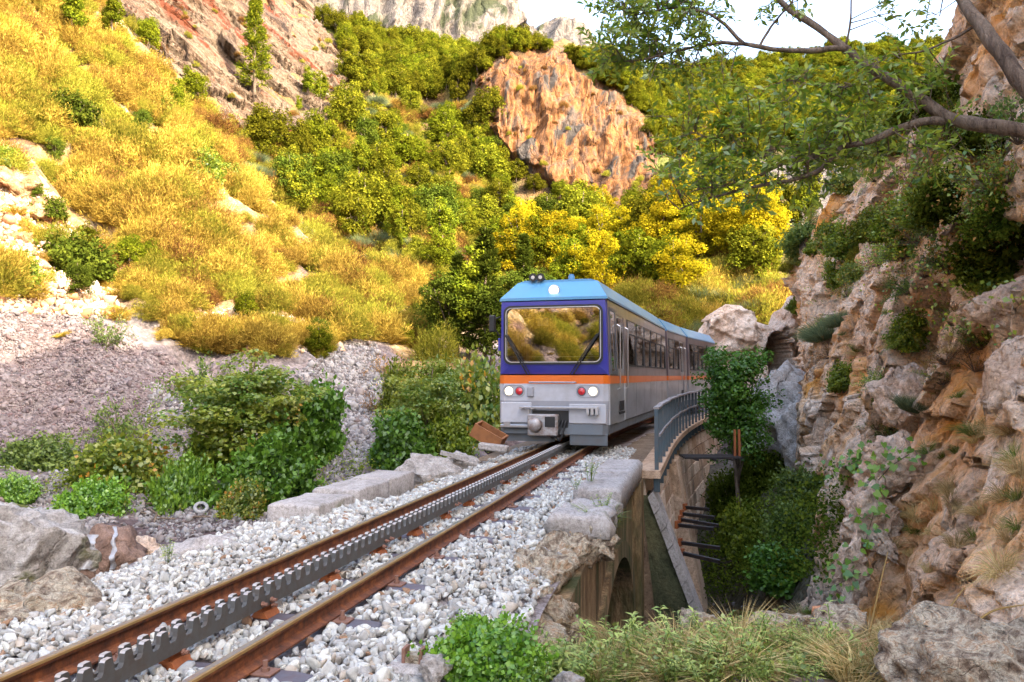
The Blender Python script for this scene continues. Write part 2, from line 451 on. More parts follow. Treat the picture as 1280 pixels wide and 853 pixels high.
# ------------------------------------------------------------------ valley ground (left slope, gully, ravine, foreground bank)
A = []
def ap(px, py, Y): A.append(tuple(at(px, py, Y)))
for q in ((0, 400, 26), (0, 540, 20), (100, 540, 20), (110, 400, 28), (230, 450, 28), (330, 455, 30), (430, 430, 35), (530, 440, 40), (0, 300, 32), (0, 200, 38), (0, 0, 50),
          (110, -40, 68), (110, 100, 52), (200, 80, 64), (200, 200, 48), (200, 330, 36), (290, 190, 58), (300, 300, 46), (370, 290, 52), (370, 380, 40), (450, 330, 52), (520, 350, 51), (480, 400, 43), (600, 430, 50), (560, 400, 50),
          (450, 500, 30), (450, 580, 18), (30, 620, 15), (450, 470, 33), (540, 490, 28), (580, 540, 20), (540, 470, 33), (200, 520, 21), (300, 500, 24)):
    ap(*q)
A += [(-45, 92, 28), (-28, 76, 16), (-14, 68, 7), (-4, 62, 3), (2, 58, 2), (-60, 90, 40), (-60, 70, 48), (-60, 40, 44), (-60, 0, 42), (-60, -28, 42), (-34, 20, 20),
      (-9, -10, 0.3), (-16, -10, 6), (-26, -10, 14), (-40, -10, 26), (-9, -28, 0), (-20, -28, 9), (-40, -28, 26), (-30, 10, 17), (-20, 10, 8), (-14, 9, 2.2), (-11, 12, 0),
      (0, -28, 0), (10, -28, 2), (0, 0, -.25), (0, 2, -.27), (1, 3.5, -.32), (1, 5, -.47), (2, 5, -.5), (1.5, 6.3, -.72), (2.6, 6.4, -.75), (3.2, 7.0, -.9), (3.3, 5, -.5), (3, 3, -.3), (3.5, 0, -.2), (-1, -6, -.2), (4, -8, 0),
      (.45, 6.2, -1.0), (.15, 5.2, -.62), (1.2, 7.3, -1.8), (2.4, 7.4, -1.2), (1.5, 8.4, -2.7), (2.6, 8.6, -2.6), (3.6, 8.8, -1.6), (2.2, 11, -3.5), (3.2, 12, -3.2), (4.6, 11, -2.0), (3.2, 15, -3.0), (4.6, 15, -2.5), (6.2, 15, -1.2), (4.2, 20, -2.9), (6.6, 20, -1.9), (8.2, 20, -.6),
      (5, 25, -2.8), (8, 25, -1.7), (10, 28, -.3), (11, 33, .8), (9, 31, -.8), (0, 9.5, -2.8), (0, 13, -3), (1, 18, -3.2), (3, 24, -3), (5, 29, -2.4), (7, 34, -.6), (9, 38, .6), (12, 42, 1.0), (14, 50, 2), (4, 45, 1.6), (14, 20, -.5), (14, 10, -.5), (14, 0, 0),
      (-2.0, 8.3, -.75), (-2.6, 9.5, -1.0), (-3, 12, -1.3), (-1, 12, -2.2), (-2, 18, -1.6), (-4, 16, -1.15), (-6, 13, -1.15), (-5, 9, -.95), (-4, 7.5, -.7), (-7, 9.5, -1.0), (-9, 13, -1.1), (-6, 20, -.6), (-5, 25, -.1), (0, 24, -1.4), (0, 32, 0), (1, 40, 1.5), (-2, 27, -.2),
      (-3.2, 4, -.35), (-4.4, 5, -.45), (-6, 6, -.75), (-8, 3, -.5), (-5, 0, -.3), (-5, -8, -.3)]
A = np.array(A)
rbfA = RBF(A[:, :2], A[:, 2], 0.3)
def ground_z(XY):
    XY = np.asarray(XY, float)
    z = rbfA(XY)
    P3 = np.c_[XY, np.zeros(len(XY))]
    far = np.clip((np.hypot(XY[:, 0], XY[:, 1] - 3) - 6) / 22, 0, 1)
    left = np.clip((-XY[:, 0] - 6) / 10, 0, 1)
    z = z + fbm(P3 * 0.55, 4, 3) * (0.10 + 0.35 * far) + fbm(P3 * 0.14, 4, 9) * 2.4 * far * left + (ridged(np.c_[XY[:, 0] * .12 + XY[:, 1] * .10, XY[:, 0] * -.08 + XY[:, 1] * .14, P3[:, 2]], 3, 5) - 1.1) * 1.1 * far * left
    z = z + fbm(P3 * 2.2, 3, 7) * 0.05
    s, off = track_so(XY)
    w = np.clip((off + 2.2) / 0.6, 0, 1) * np.clip((1.22 - off) / .3, 0, 1) * np.clip((7.6 - s) / 0.8, 0, 1) * np.clip((s + 12) / 3, 0, 1)
    z = z * (1 - w) + np.minimum(z, -0.30) * w
    w = np.clip((2.1 - np.abs(off)) / 0.5, 0, 1) * np.clip((s - 8.2) / 0.6, 0, 1) * np.clip((44 - s) / 3, 0, 1)
    z = z * (1 - w) + np.minimum(z, -1.2) * w
    rv = np.clip((off - 1.2) / 1.0, 0, 1) * np.clip((s - 7.6) / 1.5, 0, 1) * np.clip((27 - s) / 6, 0, 1) * np.clip((5.6 + .12 * (XY[:, 1] - 12) - XY[:, 0]) / 1.6, 0, 1)
    return z - 1.3 * rv
def seg(*a):
    return np.concatenate([np.arange(x0, x1, st) for x0, x1, st in a])
xs = seg((-62, -24, 0.7), (-24, 14.01, 0.2)); ys = seg((-30, -2, 1.0), (-2, 32, 0.2), (32, 92, 0.6))
gx, gy = np.meshgrid(xs, ys); XY = np.c_[gx.ravel(), gy.ravel()]
def grid_faces(nx, ny):
    i = np.arange(nx * ny).reshape(ny, nx)
    return np.stack((i[:-1, :-1], i[:-1, 1:], i[1:, 1:], i[1:, :-1]), -1).reshape(-1, 4)
ZA = ground_z(XY)
VA = np.c_[XY, ZA]
FA = grid_faces(len(xs), len(ys))
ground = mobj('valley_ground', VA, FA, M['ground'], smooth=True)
dryw = np.clip((XY[:, 1] - (27 + 0.0 * XY[:, 0])) / 6, 0, 1) * np.clip((-XY[:, 0] + 3) / 6, 0, 1)
dryw = np.maximum(dryw, np.clip((ZA - 2.6) / 1.6, 0, 1)) * 0.55
gs = np.abs(XY[:, 0] + 6.0 - (XY[:, 1] - 30) * -0.25)          # the stony gully stays grey
dryw = dryw * np.clip((gs - 1.0) / 1.5, 0, 1) + 0.0
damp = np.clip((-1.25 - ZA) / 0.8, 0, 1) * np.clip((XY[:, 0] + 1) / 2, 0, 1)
bank = np.clip(1 - np.hypot((XY[:, 0] - 1.8) / 2.0, (XY[:, 1] - 5.5) / 2.6), 0, 1)
dryw = np.maximum(dryw, np.clip(bank * 2, 0, 1) * 0.5)
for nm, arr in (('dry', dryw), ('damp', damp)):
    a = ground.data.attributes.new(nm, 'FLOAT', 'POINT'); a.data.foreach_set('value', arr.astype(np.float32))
tag(ground, 'stony valley floor rising into a golden dry hillside', 'ground', kind='structure')

# ------------------------------------------------------------------ right-hand rock wall: x as a function of (y, z)
B = []
def bp_(px, py, Y):
    p = at(px, py, Y); B.append((p[1], p[2], p[0]))
for q in ((1060, 700, 9.2), (1180, 660, 7.0), (1280, 600, 5.6), (1280, 300, 7), (1280, 0, 8.6), (1205, 100, 11), (1210, 0, 12.0), (1200, 300, 9.8), (1110, 320, 15), (1030, 330, 25), (990, 345, 36), (1030, 480, 19), (1100, 500, 13), (1060, 600, 12.5),
          (1100, 200, 22), (1025, 270, 34), (1150, 420, 11), (1230, 500, 7.0), (1180, 560, 8.2), (1250, 400, 7.4), (1000, 560, 21), (1022, 480, 30), (1018, 440, 37), (1240, 720, 5.2), (1100, 720, 7.4)):
    bp_(*q)
B += [(3, -.3, 3.1), (3, 1.5, 3.7), (3, 4, 4.4), (3, 8, 5.4), (3, 14, 7.5), (3, 22, 11), (-10, 0, 5), (-10, 5, 6), (-10, 14, 8.5), (-10, 24, 12), (-26, 0, 6), (-26, 14, 9), (-26, 26, 14), (9, -3.5, 3.9), (13, -4.5, 5.2), (20, -4, 7.0), (30, -3, 9.5),
      (8.5, 10, 7.0), (10, 20, 11.5), (15, 8, 10), (15, 18, 15.5), (22, 12, 14.5), (22, 20, 21), (35, 14, 19), (35, 22, 26), (45, 2, 16.5), (45, 8, 18.5), (45, 16, 24), (42, 0, 15.5)]
B = np.array(B)
rbfB = RBF(B[:, :2], B[:, 2], 0.15)
yb = seg((-27, 3, 0.5), (3, 14, 0.055), (14, 22, .1), (22, 46, 0.22)); zb = seg((-5, -1.5, 0.12), (-1.5, 6.5, .06), (6.5, 25.1, 0.4))
gy, gz = np.meshgrid(yb, zb); YZ = np.c_[gy.ravel(), gz.ravel()]
XB = rbfB(YZ)
def rock_disp(P, amp=1.0, seed=20, scale=1.0):
    P = P * scale
    W = P + 0.10 * np.c_[fbm(P * .9, 3, seed + 50), fbm(P * .9, 3, seed + 60), fbm(P * .9, 3, seed + 70)]
    v, e = cells(W * np.array((0.7, .55, .8)), seed)
    v2, e2 = cells(W * np.array((1.9, 1.5, 2.3)) + 5, seed + 3)
    d = 1.15 * facets(W * np.array((.42, .42, .36)), seed + 1) + .36 * facets(W * np.array((1.1, 1.0, 1.2)), seed + 2) + .07 * facets(W * 3.2, seed + 4) + .025 * facets(W * 9.0, seed + 6)
    d -= 0.14 * np.clip(1 - e / 0.05, 0, 1) + 0.07 * np.clip(1 - e2 / 0.05, 0, 1)
    d += fbm(P * 2.2, 5, seed + 9, .6) * .10
    return d * amp / scale
PB = np.c_[XB, YZ]
near = np.clip((PB[:, 1] - 1) / 5, 0.25, 1)
dB = rock_disp(PB, 0.8, 20) * near
VB = PB.copy(); VB[:, 0] -= dB; VB[:, 1] -= dB * 0.35
VB[:, 2] += fbm(PB * 0.9, 3, 88) * 0.15
M['cliff'] = rock_mat('cliff', [(0.30, (0.52, 0.32, 0.19)), (0.42, (0.78, 0.52, 0.33)), (0.52, (0.85, 0.68, 0.53)), (0.62, (0.84, 0.50, 0.24)), (0.75, (0.86, 0.76, 0.66))], scale=0.55, fine=6.0, crack=2.2, bump=1.0, bdist=0.12,
                      patch=(0.80, 0.36, 0.08), patch_scale=0.35, patch_lo=0.56, patch_hi=0.68)
cliff = mobj('rock_cliff', VB, grid_faces(len(yb), len(zb))[:, ::-1], M['cliff'], smooth=False)
tag(cliff, 'rugged orange and grey rock wall rising beside the ravine', 'cliff', kind='structure')

# ------------------------------------------------------------------ middle hillside behind the valley
C = []
def cp(px, py, Y): C.append(tuple(at(px, py, Y)))
for q in ((600, 400, 66), (520, 370, 62), (700, 380, 70), (800, 380, 62), (880, 380, 58), (560, 300, 85), (480, 250, 96), (430, 160, 112), (380, 240, 92), (330, 160, 98), (300, 260, 78), (250, 130, 90), (150, 40, 95), (90, -30, 98),
          (640, 300, 95), (700, 290, 100), (620, 215, 115), (690, 225, 117), (750, 255, 114), (800, 262, 108), (560, 150, 130), (480, 90, 150), (560, 104, 158), (610, 85, 125), (640, 60, 127), (690, 54, 126), (735, 78, 125), (775, 112, 121), (815, 160, 118), (690, 62, 150), (420, 50, 165), (340, -20, 150), (250, -40, 120),
          (500, 50, 195), (640, 80, 205), (730, 98, 200), (840, 95, 195), (930, 88, 205), (1010, 80, 215), (1100, 85, 215), (1200, 80, 210), (1300, 70, 200), (840, 170, 140), (900, 150, 155), (960, 180, 130), (1050, 160, 140), (900, 250, 98), (970, 260, 90), (1050, 230, 100), (1150, 200, 100),
          (870, 320, 74), (950, 320, 66), (1020, 300, 70), (1200, 250, 80), (840, 200, 122)):
    cp(*q)
C += [(-70, 75, 44), (-80, 120, 80), (-95, 170, 110), (-100, 215, 115), (-60, 215, 80), (-10, 225, 80), (60, 230, 75), (130, 230, 75), (135, 150, 70), (120, 100, 50), (70, 60, 22), (40, 50, 8), (20, 48, 3), (0, 50, 2), (-10, 56, 3), (-25, 62, 8), (-45, 66, 22)]
C = np.array(C)
rbfC = RBF(C[:, :2], C[:, 2], 0.6)
def hill_z(XY):
    P3 = np.c_[XY, np.zeros(len(XY))]
    return rbfC(XY) + fbm(P3 * 0.07, 5, 31) * 3.0 + (ridged(P3 * 0.11, 4, 37) - 1) * 1.2
xc = np.arange(-100, 136, 0.9); yc = np.arange(40, 231, 0.9)
gx, gy = np.meshgrid(xc, yc); XYc = np.c_[gx.ravel(), gy.ravel()]
VC = np.c_[XYc, hill_z(XYc)]
M['hill'] = rock_mat('hill', [(0.32, (0.05, 0.032, 0.022)), (0.45, (0.12, 0.075, 0.035)), (0.56, (0.20, 0.125, 0.045)), (0.7, (0.13, 0.08, 0.05))], scale=0.09, fine=1.6, crack=0.6, bump=0.8, bdist=0.6, stretch='world',
                     patch=(0.07, 0.08, 0.015), patch_scale=0.06, patch_lo=0.48, patch_hi=0.6)
hill = mobj('hillside', VC, grid_faces(len(xc), len(yc)), M['hill'], smooth=True)
tag(hill, 'brown and green scrub hillside behind the valley', 'hillside', kind='structure')

# ------------------------------------------------------------------ crags: sheets between a top line and a foot line, fluted
def lerp_line(pts, n):
    pts = np.array(pts, float); d = np.r_[0, np.cumsum(np.linalg.norm(np.diff(pts, axis=0), axis=1))]
    t = np.linspace(0, d[-1], n)
    return np.stack([np.interp(t, d, pts[:, k]) for k in range(3)], 1)
HILL_BVH = BVHTree.FromPolygons(VC.tolist(), grid_faces(len(xc), len(yc)).tolist())
def smooth2(a, n):
    for _ in range(n):
        b = np.pad(a, 1, mode='edge'); a = (b[:-2, 1:-1] + b[2:, 1:-1] + b[1:-1, :-2] + b[1:-1, 2:] + 2 * b[1:-1, 1:-1]) / 6
    return a
def crag(name, label, top, foot, nu, nv, amp, flute, mat, seed, out=2.0, tilt=0.0, Y=None, run=.12):
    # rock face between a top line and a foot line (photo positions), lying on the hillside behind
    def line(pts):
        pts = np.array(pts, float); d = np.r_[0, np.cumsum(np.hypot(*np.diff(pts, axis=0).T))]; t = np.linspace(0, d[-1], nu)
        return np.c_[np.interp(t, d, pts[:, 0]), np.interp(t, d, pts[:, 1])]
    T, Fo = line(top), line(foot); v = np.linspace(0, 1, nv)
    PX = Fo[None] * (1 - v[:, None, None]) + T[None] * v[:, None, None]
    D = np.empty((nv, nu))
    for a in range(nv):
        for b in range(nu):
            if Y: D[a, b] = Y * (1 + .10 * v[a]); continue
            d = Vector(ray(*PX[a, b])).normalized(); h = HILL_BVH.ray_cast(Vector(EYE), d, 900)[0]
            D[a, b] = h.y if h else (D[a - 1, b] + .3 if a else 110)
    D = smooth2(D, 12)
    U, W = np.meshgrid(np.linspace(0, 1, nu), v)
    wob = fbm(np.c_[U.ravel() * 7, W.ravel() * 5, np.zeros(U.size)], 4, seed + 20).reshape(U.shape) * .10
    e = np.minimum.reduce((U, 1 - U, W * .9, (1 - W) * .9)) + wob
    e = np.clip(e / .10, -1, 1)
    D = D - out * e
    P = np.array([[at(PX[a, b, 0], PX[a, b, 1], D[a, b]) for b in range(nu)] for a in range(nv)]).reshape(-1, 3)
    L = np.linalg.norm(P[nu * (nv // 2)] - P[nu * (nv // 2) + nu - 1]); H = np.linalg.norm(P[nu // 2] - P[-nu // 2])
    Q = np.c_[U.ravel() * L / flute + W.ravel() * H / flute * tilt, W.ravel() * H / flute * run, np.zeros(U.size)]
    Q += .25 * np.c_[fbm(P / flute / 2, 3, seed + 8), np.zeros(len(P)), np.zeros(len(P))]
    d = (ridged(Q, 3, seed, .5) - 1.0) * amp * .42 + facets(P / (flute * 3.2) * np.array((1, 1, .45)), seed + 3) * amp * 1.0 + facets(P / (flute * 1.1) * np.array((1, 1, .5)), seed + 5) * amp * .3 + fbm(P / flute * 1.5, 4, seed + 6) * amp * .10
    P = P + np.array((0.35, -0.9, 0.12)) * (d * np.clip(e.ravel() + .3, 0, 1))[:, None]
    return tag(mobj(name, P, grid_faces(nu, nv), mat), label, 'cliff', kind='structure')
M['crag_red'] = rock_mat('crag_red', [(0.32, (0.0464, 0.0332, 0.0298)), (0.42, (0.126, 0.0597, 0.0265)), (0.50, (0.219, 0.0928, 0.0298)), (0.58, (0.159, 0.0928, 0.0564)), (0.68, (0.0796, 0.0663, 0.0597))], scale=0.30, fine=1.3, crack=0.4, bump=1.0, bdist=0.8, stretch=(1.0, 1.0, 0.22),
                         patch=(0.0564, 0.0477, 0.0431), patch_scale=0.28, patch_lo=0.54, patch_hi=0.62)
M['crag_grey'] = rock_mat('crag_grey', [(0.32, (0.0238, 0.0158, 0.0132)), (0.43, (0.0845, 0.0528, 0.0343)), (0.54, (0.158, 0.116, 0.0818)), (0.66, (0.0634, 0.037, 0.0211))], scale=0.5, fine=1.8, crack=0.5, bump=1.0, bdist=0.7, stretch=(0.16, 1.0, 1.0), rot=(0, math.radians(-42), 0),
                          patch=(0.095, 0.0238, 0.00792), patch_scale=0.22, patch_lo=0.57, patch_hi=0.63)
M['crag_far'] = rock_mat('crag_far', [(0.32, (0.054, 0.051, 0.051)), (0.45, (0.12, 0.105, 0.096)), (0.58, (0.162, 0.135, 0.117)), (0.72, (0.0896, 0.0872, 0.0896))], scale=0.05, fine=0.35, crack=0.1, bump=0.9, bdist=2.5, stretch=(1, 1, 0.4),
                         patch=(0.036, 0.042, 0.021), patch_scale=0.05, patch_lo=0.57, patch_hi=0.64)
crag('fluted_crag', 'orange fluted cliff face hanging above the wooded slope', [(592, 88), (640, 58), (690, 52), (735, 76), (778, 112), (822, 165)],
     [(600, 150), (640, 205), (690, 236), (745, 266), (790, 274), (822, 255)], 180, 100, 2.0, 1.9, M['crag_red'], 41, out=2.6)
crag('slab_crag', 'pale slanting rock slabs with rust red bands above the golden slope', [(80, -60), (180, -60), (300, -40), (380, -10), (450, 70)],
     [(110, 50), (200, 125), (270, 170), (360, 190), (455, 150)], 170, 90, 1.8, 2.0, M['crag_grey'], 47, out=2.2, tilt=1.0, run=.05)
crag('pale_crag', 'pale pinkish rock face among far trees', [(925, 205), (980, 195), (1040, 200), (1095, 215)],
     [(925, 275), (980, 292), (1040, 290), (1095, 280)], 70, 40, 1.4, 2.4, M['crag_far'], 53, out=1.6)
crag('mountain', 'bare grey mountain crest behind the wooded ridge', [(380, -30), (450, -45), (520, -40), (590, -35), (640, -12), (662, 28), (690, 60)], [(380, 110), (450, 110), (520, 110), (590, 110), (640, 110), (662, 110), (690, 110)], 150, 70, 9, 10, M['crag_far'], 61, out=4, Y=340)
crag('mountain', 'distant blue grey rocky peak at the head of the gorge', [(640, 62), (668, 36), (700, 20), (722, 26), (742, 52), (775, 78)], [(640, 120), (668, 120), (700, 120), (722, 120), (742, 120), (775, 120)], 90, 50, 9, 12, M['crag_far'], 67, out=4, Y=430)

# combined surface to stand things on
dg = [(VA, FA), (VB, grid_faces(len(yb), len(zb))), (VC, grid_faces(len(xc), len(yc)))]
for nm in ('fluted_crag', 'slab_crag', 'pale_crag'):
    me = bpy.data.objects[nm].data
    co = np.empty(len(me.vertices) * 3, np.float32); me.vertices.foreach_get('co', co)
    fa = np.empty(len(me.polygons) * 4, np.int32); me.loops.foreach_get('vertex_index', fa)
    dg.append((co.reshape(-1, 3), fa.reshape(-1, 4)))
bases = np.cumsum([0] + [len(v) for v, f in dg])
BVH_ALL = BVHTree.FromPolygons(np.concatenate([v for v, f in dg]).tolist(), np.concatenate([f + b for (v, f), b in zip(dg, bases)]).tolist())
_split = np.cumsum([len(f) for v, f in dg])
def hit(px, py):
    d = Vector(ray(px, py)).normalized()
    p, n, i, t = BVH_ALL.ray_cast(Vector(EYE), d, 900)
    if p is None: return None
    if n.dot(d) > 0: n = -n
    return p, n, int(np.searchsorted(_split, i, side='right'))
def drop(x, y, z=60):
    p, n, i, t = BVH_ALL.ray_cast(Vector((x, y, z)), Vector((0, 0, -1)), 400)
    return p

# ------------------------------------------------------------------ boulders and rock pieces
def ico(sub):
    import bmesh
    bm = bmesh.new(); bmesh.ops.create_icosphere(bm, subdivisions=sub, radius=1.0)
    V = np.array([v.co for v in bm.verts]); F = np.array([[v.index for v in f.verts] for f in bm.faces]); bm.free()
    return V, F
ICO = {k: ico(k) for k in (1, 2, 3, 4, 5)}
def rock_mesh(name, size, mat, seed, sub=4, cuts=9, rough=0.12, cut_lo=0.55, cut_hi=0.85):
    rng = np.random.default_rng(seed)
    V, F = ICO[sub]; V = V.copy()
    V *= (1 + fbm(V * 1.6 + seed * 1.7, 4, seed + 31) * .35)[:, None]
    for k in range(cuts * 2):
        n = rng.normal(size=3); n /= np.linalg.norm(n); d = rng.uniform(cut_lo, cut_hi) * (1.0 if k < cuts else 1.12)
        t = V @ n - d - fbm(V * 5 + k * 3.1, 3, seed + k) * .03
        V -= np.outer(np.maximum(t, 0) * 0.96, n)
    S = np.array(size, float)
    W = V * S
    sc = 1.0 / max(S)
    nrm = V / np.linalg.norm(V, axis=1)[:, None]
    d = fbm(W * sc * 2.0 + seed * 3.1, 5, seed) * rough * .8 + facets(W * sc * 2.4 + seed, seed + 8) * rough * .9 + facets(W * sc * 6 + seed, seed + 9) * rough * .35 + (ridged(W * sc * 3.0 + seed, 3, seed + 4) - 1) * rough * .35
    cv, ce = cells(W * sc * 3.2 + seed, seed + 2); d += ((cv - .5) * .5 - .5 * np.clip(1 - ce / .1, 0, 1)) * rough
    W = W + nrm * (d * max(S) * .8)[:, None]
    return mesh_np(name, W, F, mat, smooth=False)
def rock(name, label, cat, loc, size, mat, seed, rot=(0, 0, 0), sub=4, group=None, parent=None, **kw):
    o = link(bpy.data.objects.new(name, rock_mesh(name, size, mat, seed, sub, **kw)), parent)
    o.location = Vector(loc); o.rotation_euler = rot
    if label: tag(o, label, cat, group)
    return o
M['limestone'] = rock_mat('limestone', [(0.3, (0.187, 0.158, 0.137)), (0.45, (0.331, 0.302, 0.274)), (0.6, (0.418, 0.389, 0.36)), (0.74, (0.317, 0.238, 0.173))], scale=1.6, fine=14, crack=3.0, bump=0.8, bdist=0.04)
M['conglomerate'] = rock_mat('conglomerate', [(0.36, (0.163, 0.112, 0.077)), (0.45, (0.375, 0.3, 0.22)), (0.53, (0.55, 0.488, 0.374)), (0.60, (0.425, 0.275, 0.165)), (0.68, (0.625, 0.575, 0.462))], scale=9.0, fine=30, crack=14.0, bump=1.0, bdist=0.03)
M['tan_rock'] = rock_mat('tan_rock', [(0.3, (0.36, 0.24, 0.17)), (0.46, (0.60, 0.45, 0.34)), (0.6, (0.70, 0.59, 0.49)), (0.74, (0.60, 0.37, 0.20))], scale=1.0, fine=9, crack=2.5, bump=0.9, bdist=0.06)
M['sun_rock'] = rock_mat('sun_rock', [(0.34, (0.12, 0.05, 0.02)), (0.45, (0.27, 0.15, 0.07)), (0.55, (0.36, 0.25, 0.15)), (0.66, (0.30, 0.10, 0.03))], scale=0.7, fine=5, crack=1.5, bump=1.0, bdist=0.12)
M['concrete'] = rock_mat('concrete', [(0.3, (0.234, 0.211, 0.195)), (0.5, (0.343, 0.32, 0.304)), (0.7, (0.406, 0.374, 0.351))], scale=2.0, fine=28, crack=3.0, bump=0.5, bdist=0.015,
                         patch=(0.156, 0.156, 0.078), patch_scale=1.8, patch_lo=0.6, patch_hi=0.74)
M['old_wall'] = rock_mat('old_wall', [(0.32, (0.06, 0.045, 0.028)), (0.44, (0.22, 0.14, 0.07)), (0.54, (0.38, 0.26, 0.14)), (0.66, (0.15, 0.11, 0.065))], scale=1.6, fine=14, crack=2.0, bump=1.0, bdist=0.04, stretch=(2.2, 2.2, 0.4),
                         patch=(0.085, 0.09, 0.035), patch_scale=0.9, patch_lo=0.48, patch_hi=0.62)
M['masonry'] = rock_mat('masonry', [(0.3, (0.30, 0.20, 0.13)), (0.46, (0.55, 0.40, 0.28)), (0.6, (0.64, 0.50, 0.38)), (0.74, (0.46, 0.32, 0.22))], scale=1.3, fine=16, crack=2.0, bump=0.7, bdist=0.025, stretch='world',
                         patch=(0.16, 0.12, 0.08), patch_scale=0.5, patch_lo=0.52, patch_hi=0.7)

M['masonry_b'] = rock_mat('masonry_pale', [(0.3, (0.36, 0.27, 0.20)), (0.46, (0.62, 0.49, 0.37)), (0.6, (0.70, 0.58, 0.47)), (0.74, (0.50, 0.38, 0.29))], scale=1.3, fine=16, crack=2.0, bump=0.7, bdist=0.025, stretch='world')
M['masonry_c'] = rock_mat('masonry_brown', [(0.3, (0.22, 0.14, 0.09)), (0.46, (0.42, 0.28, 0.18)), (0.6, (0.50, 0.36, 0.25)), (0.74, (0.34, 0.22, 0.14))], scale=1.3, fine=16, crack=2.0, bump=0.7, bdist=0.025, stretch='world')
M['mortar'] = rock_mat('mortar', [(0.3, (0.10, 0.07, 0.05)), (0.5, (0.20, 0.14, 0.09)), (0.7, (0.26, 0.20, 0.14))], scale=1.3, fine=16, crack=2.0, bump=0.7, bdist=0.025, stretch='world')

# ------------------------------------------------------------------ ballast bed
rng = np.random.default_rng(7)
M['ballast_soil'] = rock_mat('ballast_soil', [(0.3, (0.20, 0.15, 0.13)), (0.5, (0.36, 0.31, 0.30)), (0.7, (0.46, 0.42, 0.41))], scale=5, fine=30, crack=18, bump=1.0, bdist=0.03)
def bed_edges(s):
    # left and right edge of the gravel at distance s
    l = np.interp(s, [-12, 2, 4.5, 6, 7.5, 9, 12, 40], [-2.2, -1.9, -1.6, -1.85, -1.75, -1.15, -1.15, -1.3])
    r = np.interp(s, [-12, 2.5, 3.7, 4.6, 5.6, 7, 8, 9, 13, 40], [1.7, 1.45, 1.22, 1.15, 1.08, 1.02, 1.0, 1.02, 1.1, 1.3])
    return l, r
def bed_z(s, off):
    l, r = bed_edges(s)
    z = np.full(np.shape(s), -0.155)
    z = z + fbm(np.c_[np.ravel(s) * 1.3, np.ravel(off) * 1.3, np.zeros(np.size(s))], 3, 4).reshape(np.shape(s)) * 0.03
    z = z - 0.02 * np.clip(0.35 - np.abs(off), 0, 1) / .35 * 0.5
    z = z - np.clip((l + .35 - off) / .5, 0, 1.2) * 0.10 - np.clip((off - r + .30) / .5, 0, 1.2) * 0.10
    return z
sv = np.arange(-9, 42, 0.25); ov = np.linspace(-0.12, 1.12, 26)
VV = []
for s in sv:
    l, r = bed_edges(s); offs = l + (r - l) * ov
    zz = bed_z(np.full(len(offs), s), offs)
    for o_, z_ in zip(offs, zz): VV.append(tp(s, o_, z_ - 0.025))
bed = mobj('ballast_bed', np.array(VV), grid_faces(26, len(sv)), M['ballast_soil'], smooth=True)
tag(bed, 'white crushed stone ballast bed under the rails', 'ballast', kind='structure')
def stone_mat():
    m, nt, out = new_mat('ballast_stone')
    a = N(nt, 'ShaderNodeAttribute', attribute_name='tint'); oi = N(nt, 'ShaderNodeObjectInfo')
    ad = N(nt, 'ShaderNodeMath', operation='ADD'); nt.links.new(a.outputs['Fac'], ad.inputs[0]); nt.links.new(oi.outputs['Random'], ad.inputs[1])
    fr = N(nt, 'ShaderNodeMath', operation='FRACT'); nt.links.new(ad.outputs[0], fr.inputs[0])
    c = ramp(nt, [(0.0, (0.316, 0.308, 0.286)), (0.22, (0.505, 0.505, 0.472)), (0.42, (0.411, 0.411, 0.385)), (0.60, (0.553, 0.545, 0.493)), (0.76, (0.356, 0.34, 0.314)), (0.9, (0.426, 0.371, 0.307)), (0.965, (0.285, 0.174, 0.107))], fr.outputs[0])
    c.color_ramp.interpolation = 'CONSTANT'
    n = noise_tex(nt, coords(nt, 'world'), 60, 4, 0.6)
    cc = mixc(nt, 0.5, c.outputs[0], ramp(nt, [(0.3, (0.6, 0.56, 0.54)), (0.6, (1.05, 1.05, 1.05))], n.outputs[0]).outputs[0], 'MULTIPLY')
    b = N(nt, 'ShaderNodeBsdfPrincipled'); b.inputs['Roughness'].default_value = 0.85; b.inputs['Specular IOR Level'].default_value = 0.3
    nt.links.new(cc, b.inputs['Base Color'])
    bp = N(nt, 'ShaderNodeBump'); bp.inputs['Strength'].default_value = 0.4; bp.inputs['Distance'].default_value = 0.006
    nt.links.new(n.outputs[0], bp.inputs['Height']); nt.links.new(bp.outputs[0], b.inputs['Normal'])
    nt.links.new(b.outputs[0], out.inputs[0])
    return m
M['stone'] = stone_mat()
def stone_shape(k):
    r = np.random.default_rng(100 + k)
    V, F = ICO[2]; V = V.copy()
    for j in range(13):
        n = r.normal(size=3); n /= np.linalg.norm(n)
        t = V @ n - r.uniform(.32, .66); V -= np.outer(np.maximum(t, 0), n)
    V *= 1.3
    V *= r.uniform(.7, 1.25, 3) * np.array((1.1, 1.0, .75))
    return V
SHAPES2 = [stone_shape(k) for k in range(14)]
def low_shape(k):
    r = np.random.default_rng(300 + k); V, F = ICO[1]
    V = V * r.uniform(.5, 1.3, (len(V), 1)) * np.array((1.2, 1, .65)); return V
SHAPES1 = [low_shape(k) for k in range(24)]
SLEEPERS = np.arange(-3.4, 13.6, 0.82) + 0.28
def rand_rot(r, n):
    q = r.normal(size=(n, 4)); q /= np.linalg.norm(q, axis=1)[:, None]; w, x, y, z = q.T
    return np.stack((np.stack((1 - 2 * (y * y + z * z), 2 * (x * y - z * w), 2 * (x * z + y * w)), -1), np.stack((2 * (x * y + z * w), 1 - 2 * (x * x + z * z), 2 * (y * z - x * w)), -1), np.stack((2 * (x * z - y * w), 2 * (y * z + x * w), 1 - 2 * (x * x + y * y)), -1)), 1)
NST = 36000
